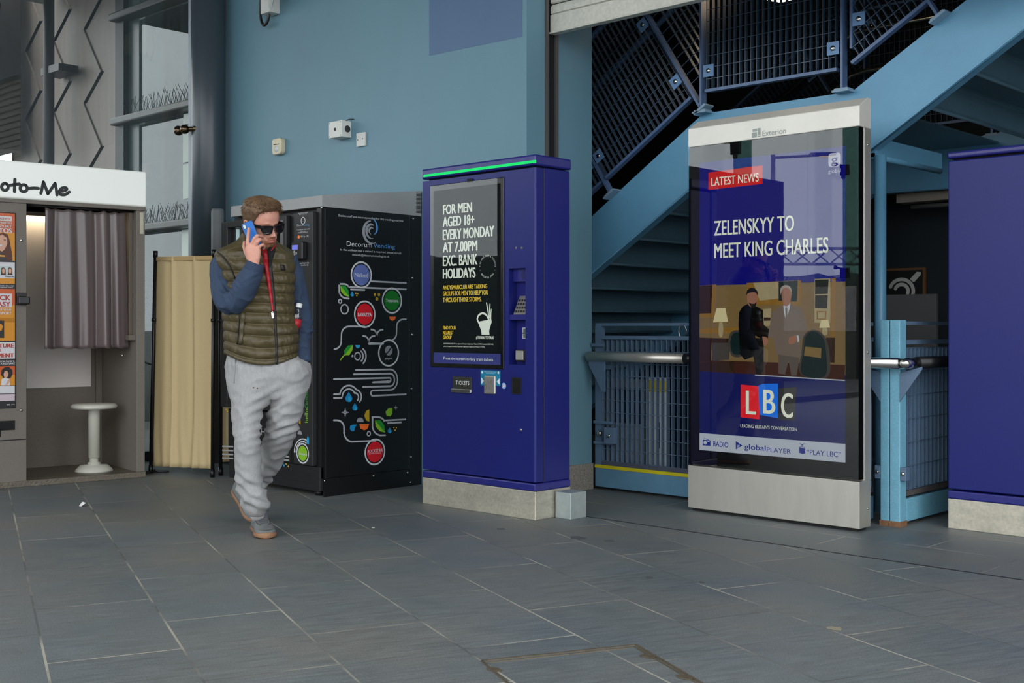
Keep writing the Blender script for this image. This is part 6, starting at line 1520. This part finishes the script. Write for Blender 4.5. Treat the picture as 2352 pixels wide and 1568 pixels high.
# ---------------- head in its own frame (x his left, y forward, z up)
YAW, PIT, ROL = radians(50), radians(17), radians(10); HS = 1.04
f0 = -FW * cos(YAW) + RT * sin(YAW); s0 = RT * cos(YAW) + FW * sin(YAW); u0_ = Vector((0, 0, 1))
f1 = f0 * cos(PIT) - u0_ * sin(PIT); u1_ = u0_ * cos(PIT) + f0 * sin(PIT)
hs = s0 * cos(ROL) + u1_ * sin(ROL); hu = u1_ * cos(ROL) - s0 * sin(ROL); hf = f1
HC = Q(601, 515, .06)
def HW(x, y, z): return HC + (hs * x + hf * y + hu * z) * HS
def HL(p): d = (p - HC) / HS; return d.dot(hs), d.dot(hf), d.dot(hu)
HTAB = [(-.120, .040, .004, .012), (-.116, .066, -.006, .026), (-.108, .084, -.018, .036), (-.098, .092, -.034, .045), (-.085, .089, -.05, .053), (-.07, .089, -.062, .058), (-.055, .091, -.074, .062), (-.04, .088, -.083, .066), (-.02, .086, -.091, .070), (0, .083, -.097, .072), (.02, .088, -.100, .074), (.045, .092, -.100, .0755), (.07, .087, -.092, .073), (.092, .072, -.074, .061), (.108, .048, -.046, .043), (.116, .026, -.022, .024), (.119, .008, -.004, .006)]
def head_pt(z, a, grow=0.0):
    yf, yb, w = interp(HTAB, z); yc, hl = (yf + yb) / 2, (yf - yb) / 2
    x = (w + grow) * sgp(sin(a), .88); y = yc + (hl + grow) * sgp(cos(a), .94)
    if y > 0:
        g = lambda cx, cz, sx, sz, am: am * math.exp(-((abs(x) - cx) / sx) ** 2 - ((z - cz) / sz) ** 2)
        d = g(.032, .004, .018, .014, -.011) + g(.03, .024, .022, .008, .006) + g(.05, -.026, .016, .016, .005)
        d += g(0, -.056, .020, .0055, .0045) + g(0, -.070, .018, .006, .006) - g(0, -.0632, .024, .0025, .0035) + g(0, -.1, .018, .012, .005) - g(0, -.083, .022, .006, .004)
        nzt = interp([(-.052, 0, .010), (-.046, .006, .012), (-.040, .022, .0135), (-.034, .030, .0125), (-.026, .028, .0105), (-.01, .020, .0085), (.006, .011, .0085), (.018, .005, .010), (.03, .0, .012)], z)
        d += nzt[0] * math.exp(-(x / nzt[1]) ** 2) + g(.0155, -.038, .006, .0065, .008)
        y += d * min(1, max(0, y / .05))
    return x, y, z
bm_ = MB()
NA, NZ = 150, 100
bm_.loft([[HW(*head_pt(-.12 + .239 * i / NZ, 2 * pi * k / NA)) for k in range(NA)] for i in range(NZ + 1)])
for sx in (-1, 1):                                                   # ears
    ear = [(sx * (.072 + .006 * abs(sin(k))), -.012 - .016 * cos(k) * .95 - .006 * sin(k), -.006 + .031 * sin(k)) for k in [2 * pi * q / 18 for q in range(19)]]
    bm_.tube([HW(x + sx * .008, y, z) for x, y, z in ear], .0052 * HS, 8)
    bm_.ball(HW(sx * .073, -.006, -.008), .016, 8)
    bm_.ball(HW(sx * .077, -.002, -.034), .009, 8)
# neck, trunk, limbs below the clothes
nk = [HW(0, -.035, -.05), HW(0, -.045, -.10), Q(588, 585, -.005), Q(585, 620, -.02)]
bm_.tube(nk, [.058, .056, .062, .085], 24)
column_loft(bm_, [r for r in VTAB if r[0] >= 605], 40, 8, .9, .028); column_loft(bm_, HIPS, 40, 8, .9, .028); column_loft(bm_, [r for r in LEGA], 32, 8, 1, .030); column_loft(bm_, LEGB, 32, 8, 1, .032)
limb(bm_, ARMR + [(587, 606, .222, 13)], 20, 6, .014); limb(bm_, ARML, 20, 6, .014)
bm_.tube([Q(586, 1170, -.02), Q(595, 1194, -.18)], .028, 16); bm_.tube([Q(574, 1165, -.51), Q(576, 1180, -.55)], .030, 16)
# hand on the phone
TH0 = .225
def fing(pts, r=.0088):
    P = [Q(*p) for p in pts]; P2 = []
    for i in range(len(P) - 1): P2 += [P[i], P[i].lerp(P[i + 1], .5)]
    P2.append(P[-1]); n = len(P2)
    bm_.tube(P2, [r * (1.08 - .22 * i / (n - 1)) for i in range(n)], 14); bm_.ball(P2[-1], r * .84, 7); bm_.ball(P2[0], r * 1.05, 7)
    for i in range(2, n - 1, 2): bm_.ball(P2[i], r * (1.10 - .2 * i / (n - 1)), 7)
pal = [((566, 597), (596, 603), .222, .021), ((564.5, 588), (598, 592), .224, .021), ((562.5, 576), (599.5, 581), .226, .0195), ((563.5, 566), (599, 573), .228, .017), ((566, 558), (596, 567), .229, .013)]
rings = []
for (a, b_, t, th) in pal:
    r_ = []
    for k in range(24):
        an = 2 * pi * k / 24; c, s_ = sgp(cos(an), .8), sgp(sin(an), .8)
        r_.append(Q((a[0] + b_[0]) / 2 + (b_[0] - a[0]) / 2 * c, (a[1] + b_[1]) / 2 + (b_[1] - a[1]) / 2 * c, t + th * s_))
    rings.append(r_)
bm_.loft(rings)
bm_.tube([Q(586, 614, .221), Q(583, 606, .222), Q(581, 597, .222)], [.031, .031, .033], 20, 0, True, True, .75)
fing([(569, 561, .232), (570, 543, .222), (571, 533, .205), (571.5, 525, .188)], .0094)
fing([(579, 560, .234), (584.5, 547, .245), (591.5, 541, .236), (600, 542.5, .205), (603, 545, .185)], .0093)
fing([(586.5, 564, .234), (591.5, 555, .246), (597.5, 549.5, .238), (603.5, 552, .21), (604.5, 557, .192)], .009)
fing([(594.5, 570, .232), (599, 564, .242), (604, 561.5, .234), (607.5, 566, .214), (606, 571, .20)], .008)
fing([(571, 594, .212), (564, 578, .196), (560.5, 566, .18), (561.5, 557, .168)], .0104)
bme = fuse(bm_, .0032, 3, .5)
def body_mat(c):
    x, y, z = HL(c)
    if z < -.13 or z > .1 or y < .0 or abs(x) > .09 or y > .14: return 0
    if loc(c).y > .155 and c.z < HC.z - .03 and (c - Q(588, 570, .22)).length < .075: return 0
    n_ = .006 * noise.noise(Vector((x * 60, y * 60, z * 60)))
    if y > .06 and abs(x) < .026 - abs(z + .0632) * 1.1 and abs(z + .0632) < .0095: return 1
    if y > .05 and -.054 + n_ < z < -.045 + n_ * .6 and abs(x) < .028 + n_: return 2
    if z < -.074 + n_ and y > .045 and abs(x) < .03: return 3
    if z < -.048 - (.012 if y > .06 else 0) + n_ + max(0, (.02 - y)) * .9 and y > .012: return 2
    return 0
body = finish(bme, 'body', [SKIN, LIP, STUB, STUB2], man, lambda p, n_: .0007 * nz3(p, (60, 60, 60)), body_mat)
# finger nails
q = MB()
for p, r_ in ((Q(571.6, 526.2, .1965), .0055),): q.ball(p, r_, 6, 0, (.9, .35, 1.2))
q.build('fingernail', mat('nail', (224, 178, 160), rough=.3), body)

# ---------------- hair
HB = [(0, .082), (20, .081), (38, .078), (50, .068), (60, .046), (70, .010), (78, -.014), (86, -.012), (95, .016), (108, -.008), (124, -.045), (150, -.068), (180, -.074)]
def hline(a):
    d = abs(math.degrees(a)) % 360; d = 360 - d if d > 180 else d
    return interp([(x, y) for x, y in HB], d)[0]
hb = MB(); NA2, NS = 140, 46; rows = []
def hthick(z, a): 
    k = min(1, max(0, (z - .02) / .07)); return .004 + .017 * k * (.92 - .12 * cos(a))
for i in range(NS + 1):
    s_ = i / NS; row = []
    for k in range(NA2):
        a = 2 * pi * k / NA2; zb_ = hline(a if a <= pi else a - 2 * pi); z = zb_ + (.1185 - zb_) * (s_ ** .8)
        g = hthick(z, a) * min(1, s_ * 9) - .004 * (1 - min(1, s_ * 9))
        g += .0022 * min(1, s_ * 9) * noise.noise(Vector((a * 22, z * 90, 1.3))) + .0035 * min(1, max(0, (z - .05) / .05)) * noise.noise(Vector((a * 9, z * 25, 4.1)))
        x, y, zz = head_pt(z, a, g); zz += max(0, g) * (1.0 if z > .085 else .25)
        row.append(HW(x, y, zz))
    rows.append(row)
hb.loft(rows)
rnd = random.Random(11)
for i in range(2600):
    a = rnd.uniform(-pi, pi); zb_ = hline(a); s_ = rnd.uniform(.01, .97); z = zb_ + (.1185 - zb_) * s_ ** .8
    g = hthick(z, a) * min(1, s_ * 9); x, y, zz = head_pt(z, a, g); top = min(1, max(0, (z - .03) / .06))
    p = HW(x, y, zz + g * (1.0 if z > .085 else .25) - .002)
    nrm = (HW(*head_pt(z, a, g + .01)) - HW(*head_pt(z, a, g))).normalized()
    d = (nrm * .35 + hf * (.55 * top - .35 * (1 - top) * 0) - hu * (.7 * (1 - top)) + hs * rnd.uniform(-.35, .35) + hf * rnd.uniform(-.2, .2) - hf * .35 * (1 - top)).normalized()
    L_ = (.006 + .013 * top) * rnd.uniform(.6, 1.2); w = .0011
    b1 = d.cross(nrm); b1 = b1.normalized() if b1.length > .01 else hs
    hb.add([p - b1 * w, p + b1 * w, p + nrm * w * 1.2, p + d * L_], [(0, 1, 3), (1, 2, 3), (2, 0, 3)])
hb.build('hair', HAIR, man)

# ---------------- sunglasses
SGB = mat('glasses_black', (14, 14, 15), rough=.3); LENS = mat('lens_dark', (14, 12, 18), rough=.08, spec=.7)
sg_ = MB(); ln = MB()
for sx in (-1, 1):
    out = [(.010, .016), (.030, .019), (.058, .020), (.066, .017), (.067, .004), (.062, -.012), (.052, -.021), (.032, -.022), (.019, -.017), (.012, -.004)]
    ol = smooth_path(out + out[:1], 4)[:-1]
    yy = lambda x: .1035 - max(0, (x - .02)) ** 2 * 5.5
    sg_.loft([[HW(sx * (ox - cx_) * k + sx * cx_, yy(ox) + dy, (oz - cz_) * k + cz_) for ox, oz in ol] for k, dy, cx_, cz_ in ((1.08, -.003, .039, 0), (1.08, .003, .039, 0), (.86, .003, .039, 0), (.86, -.003, .039, 0))], 0, False, False)
    ln.add([HW(sx * ((ox - .039) * .9 + .039), yy(ox) + .0008, (oz) * .9) for ox, oz in (ol if sx < 0 else ol[::-1])], [list(range(len(ol)))])
    arm = [(.069, .090, .014), (.0735, .07, .0135), (.0765, .03, .012), (.0785, -.005, .011), (.0775, -.03, .003), (.0765, -.045, -.012)]
    P = [HW(sx * x, y, z) for x, y, z in arm]; r2 = []
    for i, p in enumerate(P):
        h_ = (.0085, .0085, .006, .005, .0045, .004)[i]; r2.append([p + hu * h_ * b2_ + hs * (sx * .0018 * a2_) for a2_, b2_ in ((-1, -1), (1, -1), (1, 1), (-1, 1))])
    sg_.loft(r2, 0, False, True)
    sg_.loft([[HW(sx * x, y, z) for x, y, z in q] for q in (((.062, .096, .008), (.070, .088, .008), (.070, .088, .022), (.062, .096, .022)), ((.062, .101, .008), (.071, .094, .008), (.071, .094, .022), (.062, .101, .022)))], 0, False, True)
sg_.tube([HW(-.012, .102, .010), HW(0, .1055, .013), HW(.012, .102, .010)], .0042, 8)
gl = sg_.build('sunglasses', SGB, man); ln.build('lens', LENS, gl)

# ---------------- trousers
tb = MB(); column_loft(tb, HIPS, 56, 5, .92); column_loft(tb, LEGA, 44, 5); column_loft(tb, LEGB, 44, 5)
tme = fuse(tb, .0065, 5, .5)
def jog_disp(p, n_):
    l = loc(p); z = p.z; d = .005 * nz3(p, (7, 7, 5)) 
    r_ = 1 - abs(nz3(p, (9, 9, 13), 3.3)) * 2.2
    k = .5 + .9 * math.exp(-((z - .62) / .13) ** 2) + 1.3 * math.exp(-((z - .27) / .14) ** 2) + .6 * math.exp(-((z - .85) / .08) ** 2)
    d += .008 * k * max(0, r_) - .003 * k
    # folds hanging from the crotch and drawn across the knee
    w = math.exp(-((z - .70) / .10) ** 2) * math.exp(-((l.x - .06) / .10) ** 2); d += .006 * w * sin((z * 1.0 - l.x * .55) * 120)
    w = math.exp(-((z - .56) / .07) ** 2) * (1 if l.x > .0 else .4); d += .0055 * w * sin((z - l.x * .35) * 150)
    w = math.exp(-((z - .25) / .10) ** 2) * (1 if l.x < .05 else .3); d += .0055 * w * sin((z + l.x * .5) * 105 + 2 * nz3(p, (8, 8, 8)))
    w = math.exp(-((z - .93) / .05) ** 2); d += .003 * w * sin(l.x * 130 + l.y * 60)
    return d
jog = finish(tme, 'joggers', JOG, man, jog_disp)
q = MB()
def on_trouser(px, py):     # front skin of the joggers at a picture point
    dg = None
    best = None; o_ = EYE; d_ = ray(px, py)
    inv = WM[man.name].inverted(); a = inv @ o_; b_ = (inv.to_3x3() @ d_).normalized()
    ok, hit, nrm, ix = jog.ray_cast(a, b_)
    return (WM[man.name] @ hit) if ok else Q(px, py, .14)
bpy.context.view_layer.update()
q.tube([on_trouser(*p) - FW * .001 for p in ((541, 822), (540, 840), (539, 860), (538, 880))], .0035, 6)
q.tube([on_trouser(*p) - FW * .001 for p in ((681, 826), (695, 836), (706, 848), (711, 856))], .0035, 6)
q.build('pocket_seam', mat('jogger_seam', (140, 141, 143), rough=.9), jog)
q = MB()
for px, py in ((582, 890), (591, 891)): q.ball(on_trouser(px, py), .004, 5)
q.build('eyelet', mat('eyelet', (70, 56, 50)), jog)

# ---------------- padded vest
SEAMS = [560, 592, 624, 650, 673, 696, 718, 740, 762, 785, 805, 818]
def puff(y):
    for a, b_ in zip(SEAMS[:-1], SEAMS[1:]):
        if a <= y <= b_: return sin(pi * (y - a) / (b_ - a)) ** .55
    return 0.0
def vest_bulge(y): return 24 * max(0, min(1, (y - 700) / 116)) ** 1.5
vm_ = MB(); rows = []; y = VTAB[0][0]; NV_ = 150
while y <= VTAB[-1][0]:
    L, R_, tc_, th_ = interp(VTAB, y); xc, hw = (L + R_) / 2, (R_ - L) / 2; row = []
    for k in range(NV_):
        a = 2 * pi * k / NV_; c, s_ = sgp(cos(a), .86), sgp(sin(a), .86)
        tilt = 3.5 * c * (1 if s_ > 0 else 0)
        if y < 577:
            fr2 = min(1, max(0, (s_ + .35) / .7)); lf = min(1, max(0, (c + .95) / .45)); rf = 1 - .8 * min(1, max(0, (c - .25) / .4)); tilt += (577 - y) * .97 * fr2 * lf * rf
        am = .020 if y > 600 else .008
        zc_ = .55 + .45 * min(1, abs((xc + hw * c) - (622 + (y - 620) * .075)) / 9) if s_ > 0 else 1
        pf = am * (puff(y) - .5) * zc_
        pf += .0055 * nz3(Vector((a * 1.6, y * .02, 0)), (3, 3, 1)) + .0050 * (1 - abs(noise.noise(Vector((a * 11 + y * .03, y * .05, 2.0)))) * 2.4)
        row.append(Q(xc + (hw + pf * PXM * .55) * c, y + tilt + vest_bulge(y) * (1 - c * c) * (1 if s_ > 0 else .15), tc_ + (th_ + pf) * s_))
    rows.append(row); y += 1.6
# the hem turns under and the collar turns in
rows.append([p + Vector((0, 0, .008)) + (Q(600, 815, 0) - p) * .12 for p in rows[-1]])
rows = [[p.lerp(sum(rows[0], Vector()) / NV_, .16) - Vector((0, 0, .05)) for p in rows[0]], [p.lerp(sum(rows[0], Vector()) / NV_, .10) + Vector((0, 0, .004)) for p in rows[0]]] + rows
vm_.loft(rows, 0, True, False); vest = vm_.build('padded_vest', VEST, man)
bpy.context.view_layer.update()
def on_vest(px, py, lift=.002):
    inv = WM[man.name].inverted(); a = inv @ EYE; b_ = (inv.to_3x3() @ ray(px, py)).normalized()
    ok, hit, nrm, ix = vest.ray_cast(a, b_)
    p = (WM[man.name] @ hit) if ok else Q(px, py, .13)
    return p - FW * lift
def strip(name, rows_, m, par, lift=.004, sub=3):
    """a band lying on the vest: rows of (left px, right px, py)"""
    rr = smooth_path(rows_, sub); q = MB(); vs2 = []
    for l, r_, y in rr:
        a, b_ = on_vest(l, y, lift), on_vest(r_, y, lift); mid = on_vest((l + r_) / 2, y, lift + .002); vs2 += [a, mid, b_]
    n_ = len(rr); fs2 = []
    for i in range(n_ - 1):
        for j in (0, 1): fs2.append((i * 3 + j, i * 3 + j + 1, i * 3 + j + 4, i * 3 + j + 3))
    q.add(vs2, fs2, 0, True); o = q.build(name, m, par); s2 = o.modifiers.new('t', 'SOLIDIFY'); s2.thickness = .004; s2.offset = 1; return o
strip('zip_tape', [(611, 623, 590), (616, 627, 625), (620, 631, 665), (625, 635, 716), (629, 635.5, 740), (631, 637, 770), (633, 639, 805), (633, 639, 838)], VESTD, vest, .003, 6)
strip('red_lining', [(600, 613, 572), (604, 616, 590), (606, 617, 606), (612, 622, 640), (619, 626.5, 678), (625, 630.5, 714)], REDL, vest, .007, 6)
strip('collar_inside', [(618, 633, 567), (614, 633, 575), (615, 630, 586), (616, 625, 600), (618, 622, 614)], mat('collar_black', (12, 12, 13), rough=.8), vest, .005, 4)
strip('chest_patch', [(643.5, 654, 608), (646, 656.5, 621)], VESTD, vest, .004, 3)
strip('pocket_welt', [(551, 563, 717), (549.5, 561.5, 740), (548, 559, 765), (545.5, 556, 791)], mat('vest_welt', (70, 64, 42), rough=.5), vest, .005, 4)
strip('pocket_zip', [(549.5, 552, 717), (548, 550.5, 740), (546, 548.5, 765), (544, 546.5, 791)], VESTD, vest, .008, 4)
q = MB(); p0, p1 = on_vest(626.5, 717, .012), on_vest(628.5, 731, .014); q.bar(p0, p1, .011, .004, -FW); q.ball(on_vest(627, 716, .012), .006, 6); q.build('zip_pull', CHROME, vest)
q = MB(); q.tube([on_vest(x, y, .004) for x, y in smooth_path([(500, 579), (512, 590), (524, 606), (533, 622), (539, 640)], 4)], .0045, 8); q.build('armhole_binding', VESTD, vest)
# red-lined collar flap on his far side
q = MB(); q.tube([Q(635, 560, .07), Q(630, 567, .10), Q(622, 576, .125)], [.003, .006, .003], 8, 0, True, True, .6); q.build('collar_lining', REDL, vest)

# black top under the open collar
q = MB(); q.tube([HW(0, -.040, -.085), Q(590, 580, .0), Q(592, 606, .03)], [.061, .068, .085], 28); q.build('black_top', mat('top_black', (12, 12, 14), rough=.85), man)
# ---------------- sweatshirt sleeves
sb_ = MB(); limb(sb_, ARMR, 28, 8); me_r = fuse(sb_, .005, 4, .5)
def sl_disp(p, n_):
    l = loc(p); e_ = (p - Q(530, 690, .13)).length; d = .003 * nz3(p, (9, 9, 9)); k = .5 + 1.3 * math.exp(-(e_ / .11) ** 2)
    d += .010 * k * max(0, 1 - abs(nz3(p, (13, 13, 11), 7.7)) * 2.4) - .004 * k
    e2 = (p - Q(541, 645, .17)).length; d += .008 * math.exp(-(e2 / .07) ** 2) * sin((l.x + l.z) * 170)
    e3 = (p - Q(578, 628, .22)).length; d += .0035 * math.exp(-(e3 / .05) ** 2) * sin((l.x * .6 - l.z) * 210)
    return d
r_sl = finish(me_r, 'sleeve', SWEAT, man, sl_disp); r_sl['label'] = 'blue sleeve of the raised arm'
q = MB(); limb(q, [(581, 621, .220, 21.5), (585, 612, .221, 20.5), (588, 604, .222, 19)], 26, 4); q.build('cuff', mat('cuff_blue', (42, 58, 82), rough=.9, speck=.15, ss=330), r_sl)
sb_ = MB(); limb(sb_, ARML, 28, 8); me_l = fuse(sb_, .005, 4, .5)
def sl2(p, n_):
    l = loc(p); d = .003 * nz3(p, (9, 9, 9)) + .010 * max(0, 1 - abs(nz3(p, (12, 12, 14), 1.7)) * 2.4) - .004
    return d + .004 * math.exp(-((p.z - 1.08) / .07) ** 2) * sin((l.z + l.x * .5) * 160)
l_sl = finish(me_l, 'sleeve', SWEAT, man, sl2); l_sl['label'] = 'blue sleeve of the arm with its hand in the pocket'
q = MB(); limb(q, [(692.5, 806, -.015, 18.5), (694.5, 820, .0, 18), (699, 834, .01, 15)], 24, 4); q.build('cuff', mat('cuff_blue', (42, 58, 82), rough=.9, speck=.15, ss=330), l_sl)

# ---------------- socks
q = MB(); q.tube([Q(587, 1166, -.01), Q(590, 1178, -.09), Q(596, 1192, -.20)], [.042, .040, .038], 20); q.build('sock', SOCK, man)
# ---------------- shoes
def shoe(toe, yaw, pitch, label):
    fwd = (-FW * cos(yaw) + RT * sin(yaw)); rgt = (RT * cos(yaw) + FW * sin(yaw)); up = Vector((0, 0, 1))
    fw2 = fwd * cos(pitch) - up * sin(pitch); up2 = up * cos(pitch) + fwd * sin(pitch)
    K = 1.13
    def W_(x, y, z):
        x, y, z = x * K, y * K, z * K; return toe + rgt * x + fw2 * (y - .0) + up2 * z
    wid = lambda y: interp([(-.285, .012), (-.275, .026), (-.25, .034), (-.20, .036), (-.15, .037), (-.10, .045), (-.06, .048), (-.03, .042), (-.012, .028), (-.002, .010)], y)[0]
    hgt = lambda y: interp([(-.285, .055), (-.27, .082), (-.24, .090), (-.20, .088), (-.17, .098), (-.14, .092), (-.10, .070), (-.06, .052), (-.03, .044), (-.012, .034), (-.002, .022)], y)[0]
    ys_ = [-.285 + .283 * i / 44 for i in range(45)]
    q = MB(); q.loft([[W_(wid(y) * 1.10 * c, y * 1.012 + .002, .003 + .013 + .013 * s_) for c, s_ in [(sgp(cos(2 * pi * k / 28), .5), sgp(sin(2 * pi * k / 28), .5)) for k in range(28)]] for y in ys_])
    sole = q.build('shoe', GUM, man); sole['label'] = label
    q = MB()
    q.loft([[W_(wid(y) * 1.03 * sgp(cos(pi * k / 24), .72), y, .026 + (hgt(y) - .026) * (sin(pi * k / 24) ** .85)) for k in range(25)] + [W_(0, y, .020)] for y in ys_])
    up_ = q.build('upper', SUEDE, sole)
    q = MB()                                                          # tongue and collar
    q.loft([[W_(.026 * sgp(cos(2 * pi * k / 16), .8) * w_, y + .008 * sin(2 * pi * k / 16), z) for k in range(16)] for y, z, w_ in ((-.105, .072, .9), (-.13, .092, 1), (-.148, .112, 1.05), (-.156, .124, 1.0), (-.160, .128, .7))])
    q.build('tongue', mat('tongue_grey', (92, 92, 98), rough=.85), sole)
    q = MB()
    for i in range(6):
        y = -.082 - .0125 * i; z = hgt(y) + .003
        q.tube([W_(-.027, y + .004, z - .012), W_(-.012, y, z + .001), W_(.012, y - .004, z + .001), W_(.027, y - .006, z - .012)], .0032, 6)
    q.tube([W_(.012, -.148, .103), W_(.03, -.145, .112), W_(.034, -.135, .10), W_(.02, -.14, .1)], .003, 6)
    q.build('laces', LACE, sole)
    q = MB()
    for sx in (-1, 1): q.tube([W_(sx * .020, -.066, .058), W_(sx * .030, -.085, .060), W_(sx * .034, -.12, .068), W_(sx * .036, -.15, .074)], .0022, 6)
    q.tube([W_(-.041, -.06, .034), W_(-.032, -.03, .040), W_(-.012, -.016, .040), W_(.012, -.016, .040), W_(.032, -.03, .040), W_(.041, -.06, .034)], .0022, 6)
    q.build('stitching', mat('suede_dark', (74, 78, 78), rough=.9), sole)
shoe(on_z(614, 1238), radians(22), 0.0, 'grey suede trainer with gum sole, front foot')
shoe(on_z(590, 1208) + Vector((0, 0, .012)), radians(38), radians(28), 'rear trainer with its heel raised')

# ---------------- what he holds
tl, tr, br, bl = Q(551, 516.5, .150), Q(577, 505, .150), Q(606, 567, .185), Q(580, 578.5, .185)
PU_ = ((tr - tl) + (br - bl)).normalized(); PV_ = ((tl - bl) + (tr - br)).normalized(); PV_ = (PV_ - PU_ * PV_.dot(PU_)).normalized()
pc = (tl + tr + br + bl) / 4; pw, phh = ((tr - tl).length + (br - bl).length) / 4, ((tl - bl).length + (tr - br).length) / 4
pf_ = Face(pc, PU_, PV_)
if pf_.N.dot(FW) > 0: pf_.N = -pf_.N
phone = thing('mobile_phone', tuple(pc), 'blue mobile phone held to the ear of the man', 'phone')
def rrect(w, h, r, n=6):
    o = []
    for cx_, cy_, a0 in ((w - r, h - r, 0), (-w + r, h - r, 90), (-w + r, -h + r, 180), (w - r, -h + r, 270)):
        o += [(cx_ + r * cos(radians(a0 + 90 * k / n)), cy_ + r * sin(radians(a0 + 90 * k / n))) for k in range(n + 1)]
    return o
q = MB(); q.prism([pf_.pt(u, v, -.008) for u, v in rrect(pw, phh, .010)], pf_.N * .008); q.build('case', mat('phone_black', (14, 14, 16), rough=.4), phone)
q = MB(); q.prism([pf_.pt(u, v, 0) for u, v in rrect(pw - .0025, phh - .0025, .009)], pf_.N * .0012); q.build('back_cover', mat('phone_blue', (4, 100, 184), rough=.55), phone)
q = MB(); q.prism([pf_.pt(-pw + .0145 + u, phh - .020 + v, .001) for u, v in rrect(.0085, .0145, .0084)], pf_.N * .0016); lo = q.build('camera_bump', mat('phone_black', (14, 14, 16)), phone)
q = MB(); q.prism([pf_.pt(-pw + .0145 + u, phh - .020 + v, .0024) for u, v in rrect(.0062, .0118, .006)], pf_.N * .0008); q.build('lens_glass', mat('lens_pale', (176, 196, 200), rough=.15), lo)
# bottle tucked into the vest under his arm
c0, c1 = Q(688, 696, .045), Q(673, 772, .045); ax = (c1 - c0).normalized(); L_ = (c1 - c0).length
bo = thing('drink_bottle', tuple(c1), 'clear plastic drink bottle with white cap tucked under the arm of the man', 'bottle')
q = MB(); q.lathe(c0, [(.013, .024), (.013, .034), (.022, .05), (.0285, .066), (.029, .075), (.029, L_ - .004), (.02, L_)], 24, 0, ax); q.build('bottle_body', glass('pet', tint=(.82, .84, .84), mirror=.06), bo)
q = MB(); q.lathe(c0, [(.010, .0), (.0155, .001), (.0158, .016), (.0165, .017), (.0165, .022), (.012, .023)], 20, 0, ax); q.build('cap', mat('cap_white', (216, 220, 220), rough=.4), bo)
q = MB(); q.lathe(c0, [(.0292, .084), (.0292, .13)], 24, 0, ax); q.build('label', mat('label_red', (164, 28, 40), rough=.5, var=.2, vs=30), bo)
q = MB(); q.lathe(c0, [(.02, .078), (.028, .079), (.028, L_ - .006), (.018, L_ - .003)], 20, 0, ax); q.build('drink', mat('drink_brown', (84, 44, 40), rough=.2), bo)
